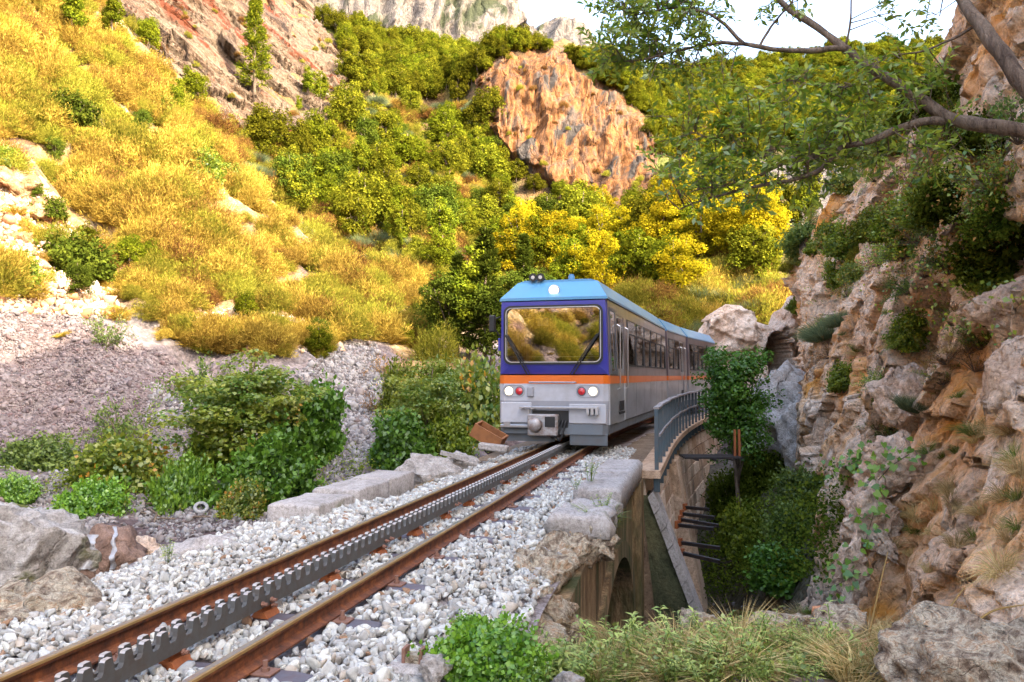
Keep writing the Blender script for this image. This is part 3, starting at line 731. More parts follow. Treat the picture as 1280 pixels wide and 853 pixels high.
s_ = rng.uniform(0.0, 1.0, NST) ** 1.25 * 13.6 + 2.4
l_, r_ = bed_edges(s_)
o_ = l_ - .22 + (r_ - l_ + .5) * rng.uniform(0, 1, NST)
ds = np.min(np.abs(s_[:, None] - SLEEPERS[None]), axis=1)
keep = (np.abs(np.abs(o_) - 0.4) > 0.062) & ~((ds < 0.085) & (np.abs(o_) < 0.72))
keep &= ~((o_ > 1.15) & (s_ > 8.0)) & ~((o_ < -1.2) & (s_ > 8.2))
s_, o_ = s_[keep], o_[keep]
rad = rng.uniform(0.015, 0.030, len(s_)) * (1 + 0.5 * (rng.uniform(size=len(s_)) > .9))
inner = np.abs(o_) < 0.36
rad[inner] *= 0.9
z_ = bed_z(s_, o_) + rad * rng.uniform(0.0, 0.9, len(s_)) + np.where(inner, .02, 0)
pos = np.array([tp(a, b, c) for a, b, c in zip(s_, o_, z_)])
R_ = rand_rot(rng, len(pos))
tint = rng.uniform(0, 1, len(pos))
# the stones that show largest are single stones
dd = np.linalg.norm(pos - EYE, axis=1)
pxs = CXP + FPX * pos[:, 0] / np.maximum(pos[:, 1], .1)
pys = 470 + FPX * (1.27 - pos[:, 2]) / np.maximum(pos[:, 1], .1)
vis = (pxs > 2) & (pxs < 1278) & (pys < 851)
score = np.where(vis, rad / dd, 0)
big = np.argsort(-score)[:290]
isbig = np.zeros(len(pos), bool); isbig[big] = True
stone_me = [mesh_np('stone', SHAPES2[k], ICO[2][1], M['stone'], tint=np.zeros(len(SHAPES2[k]))) for k in range(14)]
for i in big:
    o = link(bpy.data.objects.new('stone', stone_me[int(i) % 14]), bed)
    m4 = Matrix(R_[i].tolist()).to_4x4()
    o.matrix_local = Matrix.Translation(Vector(pos[i])) @ m4 @ Matrix.Scale(float(rad[i]) * 1.12, 4)
nearm = (dd < 7.0) & ~isbig; farm = (dd >= 7.0) & ~isbig
Vs, Fs, Ts, b0 = [], [], [], 0
for mask, SH, FI in ((nearm, SHAPES2, ICO[2][1]), (farm, SHAPES1, ICO[1][1])):
    idx = np.nonzero(mask)[0]
    SHA = np.array(SH)[idx % len(SH)]
    V = np.einsum('nij,nkj->nki', R_[idx], SHA) * rad[idx][:, None, None] * 1.12 + pos[idx][:, None]
    nv = V.shape[1]
    Vs.append(V.reshape(-1, 3)); Fs.append((FI[None] + (np.arange(len(idx)) * nv)[:, None, None] + b0).reshape(-1, 3)); Ts.append(np.repeat(tint[idx], nv)); b0 += len(idx) * nv
gravel = mobj('gravel', np.concatenate(Vs), np.concatenate(Fs), M['stone'], bed, tint=np.concatenate(Ts))
gravel['kind'] = 'stuff'

# ------------------------------------------------------------------ the track
def rail_mat():
    m, nt, out = new_mat('rail_steel')
    vec = coords(nt, 'world')
    n = noise_tex(nt, vec, 14, 6, 0.7); n2 = noise_tex(nt, vec, 90, 3, 0.6)
    rust = ramp(nt, [(0.3, (0.04, 0.014, 0.007)), (0.5, (0.13, 0.040, 0.014)), (0.68, (0.26, 0.085, 0.022))], n.outputs[0]).outputs[0]
    b1 = N(nt, 'ShaderNodeBsdfPrincipled'); b1.inputs['Roughness'].default_value = 0.75; nt.links.new(rust, b1.inputs['Base Color'])
    bp = N(nt, 'ShaderNodeBump'); bp.inputs['Strength'].default_value = 0.4; bp.inputs['Distance'].default_value = 0.004
    nt.links.new(n2.outputs[0], bp.inputs['Height']); nt.links.new(bp.outputs[0], b1.inputs['Normal'])
    nt.links.new(b1.outputs[0], out.inputs[0])
    return m
M['rail'] = rail_mat()
M['rail_top'] = paint('rail_top', (0.34, 0.33, 0.34), rough=0.3, metal=0.9, dirt=0.8, dirt_col=(0.30, 0.15, 0.05), scale=9, lo=.42, hi=.7)
M['rail_edge'] = paint('rail_edge', (0.34, 0.21, 0.075), rough=0.5, metal=0.55, dirt=0.5, dirt_col=(0.24, 0.09, 0.03), scale=14)
M['rack'] = paint('rack_steel', (0.12, 0.12, 0.115), rough=0.55, metal=0.4, dirt=0.7, dirt_col=(0.11, 0.07, 0.045), scale=11, bump=.2)
M['rack_top'] = paint('rack_worn', (0.48, 0.44, 0.41), rough=0.45, metal=0.5, dirt=0.5, dirt_col=(0.40, 0.24, 0.15), scale=20)
M['sleeper'] = paint('sleeper_steel', (0.115, 0.10, 0.115), rough=0.5, metal=0.3, dirt=0.7, dirt_col=(0.15, 0.07, 0.05), scale=9, bump=.2)
M['rust'] = paint('rust', (0.33, 0.10, 0.03), rough=0.85, dirt=0.7, dirt_col=(0.09, 0.035, 0.02), scale=22, bump=.5)
M['bolt'] = paint('bolt_rust', (0.22, 0.11, 0.075), rough=0.75, dirt=0.6, dirt_col=(0.10, 0.05, 0.03), scale=40, bump=.4)
trk = empty('railway_track', tp(0, 0, 0))
tag(trk, 'narrow gauge railway track with two rusty rails and a toothed rack between', 'track')
trk_inv = Matrix.Translation(-Vector(tp(0, 0, 0)))
def sweep(prof, s0, s1, off, step=0.5, closed=True):
    ss = np.arange(s0, s1 + 1e-6, step); n = len(prof); V = []
    base = tp(0, 0, 0)
    for s in ss:
        for (u, z) in prof: V.append(tp(s, off + u, z) - base)
    F = []
    for i in range(len(ss) - 1):
        for k in range(n if closed else n - 1):
            F.append((i * n + k, i * n + (k + 1) % n, (i + 1) * n + (k + 1) % n, (i + 1) * n + k))
    return V, F
RAILP = [(-.048, -.113), (.048, -.113), (.048, -.104), (.012, -.092), (.0065, -.082), (.0065, -.036), (.022, -.026), (.024, -.010), (.020, -.003), (.013, -.001), (-.013, -.001), (-.020, -.003), (-.024, -.010), (-.022, -.026), (-.0065, -.036), (-.0065, -.082), (-.012, -.092), (-.048, -.104)]
for sgn in (-1, 1):
    mb = MB(); mb.add(*sweep(RAILP, -6, 42, sgn * .4))
    r = mb.build('rail', M['rail'], trk)
    recalc(r.data)
    mb = MB(); mb.add(*sweep([(-.014, .0022), (.014, .0022), (.014, .0), (-.014, .0)], -6, 42, sgn * .4)); mb.build('running_surface', M['rail_top'], r)
    mb = MB(); mb.add(*sweep([(-.0262, -.012), (-.0225, -.0015), (-.0142, .0016), (-.0142, -.0005), (-.021, -.003), (-.025, -.013)], -6, 42, sgn * .4))
    mb.add(*sweep([(.0262, -.012), (.0225, -.0015), (.0142, .0016), (.0142, -.0005), (.021, -.003), (.025, -.013)], -6, 42, sgn * .4))
    mb.build('rail_head_edge', M['rail_edge'], r)
# rack: two toothed bars, half a tooth out of step, cut in lengths
PITCH_T = 0.12
def rack_length(s0, n, off, th, phase):
    # toothed bar of n teeth from s0
    prof = [(0, -.056)]
    top, root = .068, .006
    for k in range(n):
        a = k * PITCH_T
        prof += [(a, root), (a + .028, root), (a + .038, root + .016), (a + .044, top - .006), (a + .049, top), (a + .086, top), (a + .091, top - .006), (a + .102, root + .012), (a + .110, root)]
    L = n * PITCH_T - .004
    prof += [(L, root), (L, -.056)]
    P0 = tp(s0 + phase, off) ; base = tp(0, 0, 0)
    d = Vector((D0[0], D0[1], 0)); nn = Vector((N0[0], N0[1], 0))
    V = []; m = len(prof)
    for w in (-th / 2, th / 2):
        for (a, z) in prof: V.append(P0 - base + d * a + nn * w + Vector((0, 0, z)))
    # side faces as strips so that the outline stays concave
    F = []
    for side in (0, m):
        for k in range(n):
            i = 1 + k * 9
            q = [i + j for j in range(9)]
            F.append(tuple(side + j for j in q[1:9]))
    return V, F, prof, m
def rack_bar(s0, n, off, th, phase, parent):
    V, F, prof, m = rack_length(s0, n, off, th, phase)
    body = []
    for w in (0, m):
        F2 = (w + 0, w + 1) + tuple(w + 1 + k * 9 + j for k in range(n) for j in (1, 8)) + (w + m - 2, w + m - 1)
        body.append(F2)
    F = F + body
    for i in range(m):
        j = (i + 1) % m; F.append((i, j, j + m, i + m))
    mb = MB(); mb.add(V, F); o = mb.build('rack_bar', M['rack'], parent); recalc(o.data)
    mb = MB(); base = tp(0, 0, 0); P0 = tp(s0 + phase, off) - base
    d = Vector((D0[0], D0[1], 0)); nn = Vector((N0[0], N0[1], 0))
    for k in range(n):
        a = k * PITCH_T
        for (u0, z0, u1, z1) in ((a + .050, .0702, a + .085, .0702), (a + .0425, .060, a + .049, .0698)):
            c = [P0 + d * u + nn * w + Vector((0, 0, z)) for u, z, w in ((u0 - .0015 * (z0 < .065), z0, -th / 2), (u1, z1, -th / 2), (u1, z1, th / 2), (u0 - .0015 * (z0 < .065), z0, th / 2))]
            mb.add(c, [(0, 1, 2, 3)])
    mb.build('tooth_crown', M['rack_top'], o)
for i, s0 in enumerate(np.arange(-1.2, 15.0, 1.8)):
    rack_bar(s0, 15, .028, .026, 0.0, trk)
    rack_bar(s0 - .96, 15, -.028, .026, 0.06, trk)
# sleepers, plates, bolts
me_sleeper = MB()
prof = [(-.10, -.06), (-.075, -.008), (-.06, 0), (.06, 0), (.075, -.008), (.10, -.06)]
for a, b, dz in ((-.72, -.66, .03), (-.66, .66, 0), (.66, .72, .03)): pass
V = []
for u, dz, sq in ((-.76, -.05, .75), (-.70, -.008, .95), (-.62, 0, 1), (.62, 0, 1), (.70, -.008, .95), (.76, -.05, .75)):
    for (v, z) in prof: V.append((u, v * sq, z * sq + dz))
F = [(i * 6 + k, i * 6 + k + 1, i * 6 + k + 7, i * 6 + k + 6) for i in range(5) for k in range(5)] + [(0, 1, 2, 3, 4, 5), (35, 34, 33, 32, 31, 30)]
me_sleeper.add(V, F); me_sl = me_sleeper.mesh('sleeper', M['sleeper'])
mb = MB(); mb.box(-.055, .055, -.05, .05, -.001, .012, .003); me_plate = mb.mesh('clip_plate', M['bolt'])
mb = MB(); mb.tube([(0, 0, 0), (0, 0, .018)], .021, 6); mb.tube([(0, 0, .018), (0, 0, .05)], .0125, 8); me_bolt = mb.mesh('bolt', M['bolt'])
mb = MB(); mb.prism([(-.055, 0), (.055, 0), (.03, .035), (-.03, .035)], -.07, .07, 'y'); mb.box(-.016, .016, -.065, .065, .03, .075); me_chair = mb.mesh('rack_chair', M['rust'])
for s in SLEEPERS:
    sl = link(bpy.data.objects.new('sleeper', me_sl), trk)
    sl.location = tp(s, 0, -.128) - tp(0, 0, 0); sl.rotation_euler = (0, 0, -HEAD0)
    c = link(bpy.data.objects.new('rack_chair', me_chair), sl); c.location = (0, 0, .002)
    for sg in (-1, 1):
        for side in (-1, 1):
            c = link(bpy.data.objects.new('clip_plate', me_plate), sl); c.location = (sg * .4 + side * .085, 0, .001)
            c = link(bpy.data.objects.new('bolt', me_bolt), sl); c.location = (sg * .4 + side * .088, 0, .012)
    for w in (-1, 1):
        c = link(bpy.data.objects.new('bolt', me_bolt), sl); c.location = (w * .045, 0, .065); c.rotation_euler = (0, w * math.pi / 2, 0); c.scale = (.8, .8, .6)
for s in np.arange(-1.2 + 1.8, 12, 1.8):
    for w in (-.05, .05):
        c = link(bpy.data.objects.new('bolt', me_bolt), trk); c.location = tp(s + w, .043, -.03) - tp(0, 0, 0); c.rotation_euler = (0, math.pi / 2, -HEAD0); c.scale = (.8, .8, .7)

# ------------------------------------------------------------------ viaduct
via = empty('viaduct', tp(10, 0, -1))
tag(via, 'old stone and concrete railway viaduct with a small arch over the ravine', 'viaduct')
VO = Vector(tp(10, 0, -1))
def straight(mb_poly, o0, o1):
    # polygon in (s, z), extruded across the track from off o0 to o1
    n = len(mb_poly)
    V = [tp(s, o0, z) - VO for s, z in mb_poly] + [tp(s, o1, z) - VO for s, z in mb_poly]
    F = [tuple(range(n)), tuple(reversed(range(n, 2 * n)))] + [(i, i + n, (i + 1) % n + n, (i + 1) % n) for i in range(n)]
    return V, F
arch = []
for k in range(17):
    w = math.pi * k / 16
    arch.append((9.0 + 1.75 * math.cos(w), -1.95 + 1.15 * math.sin(w)))
poly = [(4.9, -1.2), (5.2, -.55), (6.0, -.42), (7.3, -.28), (7.9, -.24), (11.6, -.22), (11.6, -5.2), (10.75, -5.2)] + arch + [(7.25, -5.2), (4.9, -5.2)]
mb = MB(); mb.add(*straight(poly, 1.50, -1.35)); o = mb.build('arch_wall', M['old_wall'], via); recalc(o.data)
# arch ring, a band proud of the wall
ring = []
for rr in (1.0, 1.16):
    ring.append([(9.0 + 1.75 * rr * math.cos(math.pi * k / 20), -1.95 + 1.15 * rr * math.sin(math.pi * k / 20)) for k in range(21)])
V = []; F = []
for k in range(21):
    for (s, z) in (ring[0][k], ring[1][k]):
        V += [tp(s, 1.49, z) - VO, tp(s, 1.555, z) - VO]
for k in range(20):
    b = k * 4; F += [(b + 1, b + 3, b + 7, b + 5), (b, b + 1, b + 5, b + 4), (b + 2, b + 6, b + 7, b + 3)]
mb = MB(); mb.add(V, F); o = mb.build('arch_ring', M['old_wall'], via); recalc(o.data)
# pilaster beside the arch
mb = MB(); mb.add(*straight([(11.15, -.2), (11.62, -.2), (11.62, -5), (11.15, -5)], 1.62, 1.3)); o = mb.build('pilaster', M['old_wall'], via); recalc(o.data)
# coping stones on the near wall, on the left parapet, broken and uneven
def slab(s0, s1, o0, o1, z0, z1, seed, chamfer=.05, jit=.02):
    r = np.random.default_rng(seed)
    nS, nO = 14, 8
    mbp = []
    sgrid = np.linspace(s0, s1, nS); og = np.linspace(o0, o1, nO)
    V = []
    for zi, z in enumerate((z0, (z0 + z1) / 2, z1 - chamfer, z1)):
        for s in sgrid:
            for o in og:
                ee = min(1, min((s - s0) / .05, (s1 - s) / .05) if s1 - s0 > .1 else 1)
                ce = chamfer if zi == 3 else 0
                V.append((np.clip(s, s0 + ce, s1 - ce), np.clip(o, o0 + ce, o1 - ce), z))
    V = np.array(V)
    d = np.c_[fbm(V * 4 + seed, 4, seed), fbm(V * 4 + seed + 30, 4, seed + 1), fbm(V * 4 + seed + 60, 4, seed + 2)] * jit
    V = V + d
    P = np.array([tp(s, o, z) - VO for s, o, z in V])
    n = nS * nO; F = []
    idx = lambda L, i, j: L * n + i * nO + j
    for i in range(nS - 1):
        for j in range(nO - 1):
            F.append((idx(3, i, j), idx(3, i + 1, j), idx(3, i + 1, j + 1), idx(3, i, j + 1)))
            F.append((idx(0, i, j), idx(0, i, j + 1), idx(0, i + 1, j + 1), idx(0, i + 1, j)))
    for L in range(3):
        for i in range(nS - 1):
            for j in (0, nO - 1): F.append((idx(L, i, j), idx(L, i + 1, j), idx(L + 1, i + 1, j), idx(L + 1, i, j)))
        for j in range(nO - 1):
            for i in (0, nS - 1): F.append((idx(L, i, j), idx(L, i, j + 1), idx(L + 1, i, j + 1), idx(L + 1, i, j)))
    me = mesh_np('coping_stone', P, np.array(F), M['concrete']); recalc(me)
    return me
for s0, s1, o0, o1, z0, z1, sd in ((8.75, 10.1, 1.08, 1.60, -.21, .055, 1), (10.13, 11.75, 1.06, 1.60, -.21, .06, 2), (7.35, 8.0, 1.05, 1.62, -.26, -.02, 3), (8.03, 8.70, 1.10, 1.60, -.27, -.06, 4)):
    link(bpy.data.objects.new('coping_stone', slab(s0, s1, o0, o1, z0, z1, sd, chamfer=.05, jit=.014 if sd < 3 else .07)), via)
# broken rubble end of the wall
for k, (s, off, z, sz, sd) in enumerate(((6.9, 1.28, -.26, (.32, .34, .20), 11), (6.35, 1.25, -.32, (.30, .36, .22), 12), (5.85, 1.25, -.42, (.30, .36, .24), 13), (5.4, 1.28, -.50, (.30, .34, .24), 14), (7.5, 1.45, -.26, (.22, .3, .16), 15))):
    o = link(bpy.data.objects.new('rubble_block', rock_mesh('rubble_block', sz, M['conglomerate'], sd, 4, cuts=8, rough=.24)), via)
    o.location = tp(s, off, z) - VO; o.rotation_euler = (0, 0, -HEAD0 + .3 * k)
# left parapet (low stone kerb)
for s0, s1, o0, o1, z0, z1, sd in ((9.05, 9.9, -1.72, -1.20, -.40, .03, 5), (8.15, 9.03, -1.74, -1.2, -.40, .02, 6), (7.3, 8.13, -1.80, -1.24, -.42, -.02, 7)):
    link(bpy.data.objects.new('coping_stone', slab(s0, s1, o0, o1, z0, z1, sd, chamfer=.02, jit=.014)), via)
mb = MB(); mb.add(*straight([(7.2, -.42), (11.6, -.42), (11.6, -5), (7.2, -5)], -1.34, -1.66)); o = mb.build('left_wall', M['old_wall'], via); recalc(o.data)
# tall curved viaduct body beyond
def strip_body(s0, s1, o0, o1, z0, z1, bat0, bat1, step=.5):
    ss = np.arange(s0, s1 + 1e-6, step); V = []; F = []
    for s in ss:
        V += [tp(s, o0 - bat0, z0) - VO, tp(s, o0, z1) - VO, tp(s, o1, z1) - VO, tp(s, o1 + bat1, z0) - VO]
    for i in range(len(ss) - 1):
        b = i * 4
        for k in range(4): F.append((b + k, b + (k + 1) % 4, b + 4 + (k + 1) % 4, b + 4 + k))
    n = (len(ss) - 1) * 4
    F += [(0, 1, 2, 3), (n + 3, n + 2, n + 1, n)]
    return V, F
mb = MB(); mb.add(*strip_body(11.6, 34, -1.45, 1.56, -6, -.19, .3, .62)); o = mb.build('viaduct_core', M['mortar'], via); recalc(o.data)
mb = MB(); mb.add(*strip_body(17.9, 19.4, 0, 1.80, -6, -.6, 0, .95)); o = mb.build('pier', M['masonry'], via); recalc(o.data)
mb = MB(); mb.add(*strip_body(11.6, 34, 1.52, 1.86, -.19, -.08, 0, 0)); o = mb.build('walkway_slab', M['masonry_c'], via); recalc(o.data)
# masonry blocks of the battered face
rb = np.random.default_rng(55)
HB = .36; nblk = 0
for r in range(12):
    zt = -.21 - r * HB; zb_ = zt - HB + .05
    s = 11.75 + (r % 2) * .45
    while s < 31.5 and nblk < 285:
        L = rb.uniform(.8, 1.15) * (1 + (s - 11) * .02)
        pr = rb.uniform(.03, .065)
        def face(ss, z): return 1.56 + .62 * (-.19 - z) / 5.81
        V = []
        for sg in (s, s + L - .06):
            for z in (zb_, zt):
                V += [tp(sg, face(sg, z) - .03, z) - VO, tp(sg, face(sg, z) + pr, z) - VO]
        F = [(0, 1, 3, 2), (4, 6, 7, 5), (1, 5, 7, 3), (0, 2, 6, 4), (2, 3, 7, 6), (0, 4, 5, 1)]
        mb = MB(); mb.add(V, F); mb.build('masonry_block', M[rb.choice(['masonry', 'masonry_b', 'masonry_c'])], via); nblk += 1
        s += L
# sloping buttress with a paved back
bt = [(1.5, -.45), (1.72, -.45), (2.55, -2.75), (2.75, -3.6), (1.5, -4.6)]
V = [tp(s, o_, z) - VO for s in (11.7, 12.25) for o_, z in bt]
n = len(bt); F = [tuple(range(n)), tuple(reversed(range(n, 2 * n)))] + [(i, i + n, (i + 1) % n + n, (i + 1) % n) for i in range(n)]
M['mossy'] = rock_mat('mossy_wall', [(0.3, (0.035, 0.04, 0.02)), (0.48, (0.08, 0.085, 0.045)), (0.62, (0.13, 0.12, 0.06)), (0.75, (0.20, 0.17, 0.11))], scale=1.2, fine=14, crack=2.5, bump=0.8, bdist=.03)
mb = MB(); mb.add(V, F); but = mb.build('buttress', M['mossy'], via); recalc(but.data)
k = 0
for a in np.arange(0, 0.94, .105):
    def on(t): return (1.70 + t * .88, -.40 + t * -2.36)
    (o0, z0), (o1, z1) = on(a), on(a + .1)
    w = .02 * ((k * 7) % 3 - 1)
    V = [tp(s, o, z) - VO for s in (11.62 + w, 12.3 + w) for o, z in ((o0 - .02, z0 - .06), (o1 - .02, z1 - .06), (o1 + .055, z1 + .03), (o0 + .055, z0 + .03))]
    F = [(0, 1, 2, 3), (7, 6, 5, 4), (0, 4, 5, 1), (1, 5, 6, 2), (2, 6, 7, 3), (3, 7, 4, 0)]
    mb = MB(); mb.add(V, F); o = mb.build('buttress_stone', M['concrete'], but); recalc(o.data); k += 1

# steel brackets sticking out of the viaduct wall, and a small platform with red posts
M['dark_steel'] = paint('dark_steel', (0.035, 0.033, 0.035), rough=0.6, metal=0.5, dirt=0.5, dirt_col=(0.12, 0.06, 0.03), scale=8)
def bracket(px0, py0, px1, py1, Y0, Y1, th=.055):
    a = Vector(at(px0, py0, Y0)); b = Vector(at(px1, py1, Y1))
    c = (a + b) / 2; d = b - a; L = d.length
    e = empty('steel_bracket', c)
    m = MB(); m.box(-L / 2, L / 2, -th * .6, th * .6, -.010, .010); m.box(-L / 2, L / 2, -.012, .012, -th, -.012); o = m.build('beam', M['dark_steel'], e)
    m = MB(); m.box(-L / 2 - .02, -L / 2 + .03, -th, th, -th * 1.5, th); m.build('wall_plate', M['rust'], e)
    e.rotation_euler = d.to_track_quat('X', 'Z').to_euler()
    return e
for i, q in enumerate(((856, 633, 886, 636, 17.0, 16.6), (852, 641, 893, 646, 15.8, 15.4), (850, 648, 898, 656, 15.4, 15.0), (846, 655, 892, 660, 14.8, 14.4), (850, 677, 900, 684, 14.6, 14.2), (852, 690, 900, 701, 14.0, 13.6))):
    b_ = bracket(*q)
    tag(b_, ['short black steel bracket highest on the viaduct wall', 'black steel bracket second from the top on the viaduct wall', 'black steel bracket third from the top, sloping down', 'thick black steel bracket fourth from the top on the viaduct wall', 'black steel bracket fifth from the top on the viaduct wall', 'black steel bracket lowest on the viaduct wall'][i], 'bracket', 'brackets on the viaduct wall')
pf = empty('bracket_platform', at(893, 571, 18.5)); tag(pf, 'black steel bracket platform with two rusty red posts under the railing', 'platform')
mb = MB()
for k in range(5): mb.box(-.75 + .0, .55, -.35 + k * .16, -.27 + k * .16, -.02, .02)
for k in range(3): mb.box(-.5 + k * .4, -.44 + k * .4, -.36, .38, -.06, -.02)
mb.build('grating', M['dark_steel'], pf)
for x in (.44, .54):
    mb = MB(); mb.box(x, x + .05, -.05, .0, -.04, .62); mb.build('post', M['rust'], pf)

# ------------------------------------------------------------------ railing
M['galv'] = paint('blue_grey_steel', (0.055, 0.085, 0.105), rough=0.5, metal=0.3, dirt=0.6, dirt_col=(0.16, 0.11, 0.09), scale=9)
M['hand'] = paint('pale_handrail', (0.24, 0.215, 0.21), rough=0.6, metal=0.1, dirt=0.6, dirt_col=(0.20, 0.15, 0.13), scale=12)
rl = empty('bridge_railing', tp(12, 1.75, -.05)); tag(rl, 'blue grey steel post railing along the outer edge of the viaduct', 'railing')
RO = Vector(tp(12, 1.75, -.05))
ROFF = 1.80
posts = np.concatenate(([11.75], np.arange(12.75, 33.5, .95)))
for s in posts:
    h = path(s)[1]
    mb = MB(); mb.box(-.028, .028, -.028, .028, -.38, .79); mb.box(-.045, .045, -.012, .012, -.40, -.2)
    o = mb.build('post', M['galv'], rl); o.location = tp(s, ROFF, 0) - RO; o.rotation_euler = (0, 0, -h)
for zr, w, hh in ((.81, .042, .016), (.42, .035, .02)):
    for i in range(len(posts) - 1):
        V = []
        for s in (posts[i] - .01, posts[i + 1] + .008):
            for (u, z) in ((-w, zr - hh), (w, zr - hh), (w, zr + hh), (-w, zr + hh)): V.append(tp(s, ROFF + (.0 if zr > .7 else .045), z + .006 * ((i * 5) % 3 - 1)) + Vector((math.cos(path(s)[1]) * u * (1 if zr > .7 else .35), -math.sin(path(s)[1]) * u * (1 if zr > .7 else .35), 0)) - RO)
        mb = MB(); mb.add(V, [(0, 1, 2, 3), (7, 6, 5, 4), (0, 4, 5, 1), (1, 5, 6, 2), (2, 6, 7, 3), (3, 7, 4, 0)])
        o = mb.build('handrail' if zr > .7 else 'middle_rail', M['hand'], rl); recalc(o.data)

# ------------------------------------------------------------------ the train
M['roof_blue'] = paint('roof_blue', (0.0864, 0.274, 0.475), rough=0.35, metal=0.0, dirt=0.3, dirt_col=(0.144, 0.187, 0.216), scale=1.6, coat=0.3)
M['navy'] = paint('front_navy', (0.0372, 0.0425, 0.297), rough=0.3, dirt=0.25, dirt_col=(0.106, 0.0638, 0.0956), scale=1.4, coat=0.4)
M['orange'] = paint('stripe_orange', (0.68, 0.145, 0.0127), rough=0.35, dirt=0.25, dirt_col=(0.383, 0.119, 0.0425), scale=3, coat=.2)
M['lightgrey'] = paint('front_light_grey', (0.461, 0.468, 0.504), rough=0.35, dirt=0.6, dirt_col=(0.245, 0.216, 0.202), scale=2.5, coat=.3)
M['midgrey'] = paint('front_mid_grey', (0.304, 0.312, 0.344), rough=0.4, dirt=0.35, dirt_col=(0.128, 0.112, 0.096), scale=2.5, coat=.2)
M['side_silver'] = paint('side_silver', (0.50, 0.50, 0.52), rough=0.28, metal=0.55, dirt=0.65, dirt_col=(0.25, 0.20, 0.17), scale=1.6, coat=.4, stretch=(1, .5, 1.4))
M['side_dark'] = paint('side_window_band', (0.13, 0.10, 0.11), rough=0.3, metal=0.2, dirt=0.35, dirt_col=(0.14, 0.10, 0.09), scale=2, coat=.4)
M['skirt'] = paint('skirt_grey', (0.112, 0.128, 0.144), rough=0.5, metal=0.2, dirt=0.6, dirt_col=(0.128, 0.104, 0.08), scale=4)
M['black'] = paint('black_rubber', (0.012, 0.012, 0.013), rough=0.5, dirt=0.3, dirt_col=(0.06, 0.05, 0.04), scale=9)
M['frame_grey'] = paint('window_frame_grey', (0.10, 0.11, 0.13), rough=0.4, metal=.3, dirt=0.3, scale=9)
M['alu'] = paint('aluminium', (0.55, 0.55, 0.56), rough=0.3, metal=0.85, dirt=0.4, dirt_col=(0.25, 0.22, 0.2), scale=12)
M['worn_steel'] = paint('worn_coupler', (0.40, 0.39, 0.39), rough=0.5, metal=0.5, dirt=0.8, dirt_col=(0.18, 0.08, 0.04), scale=9, lo=.4, hi=.7)
M['lens_white'] = emit_mat('lamp_white', (1.0, 0.90, 0.62), 0.6)
M['lens_red'] = paint('lamp_red', (0.55, 0.02, 0.03), rough=0.15, dirt=0.1, coat=1.0)
M['windscreen'] = glass_mat('windscreen', (0.30, 0.28, 0.25), 0.42, 0.015)
M['pane'] = glass_mat('window_pane', (0.45, 0.48, 0.45), 0.05, 0.01)
M['interior'] = paint('interior_dark', (0.05, 0.05, 0.055), rough=0.7, dirt=0.2, scale=3)
M['seat'] = paint('seat_blue', (0.04, 0.06, 0.14), rough=0.8, dirt=0.2, scale=8)
HW = 1.0           # half width of the body
def side_wall(mb, x, th, y0, y1, z0, z1): mb.box(min(x, x - th), max(x, x - th), y0, y1, z0, z1)
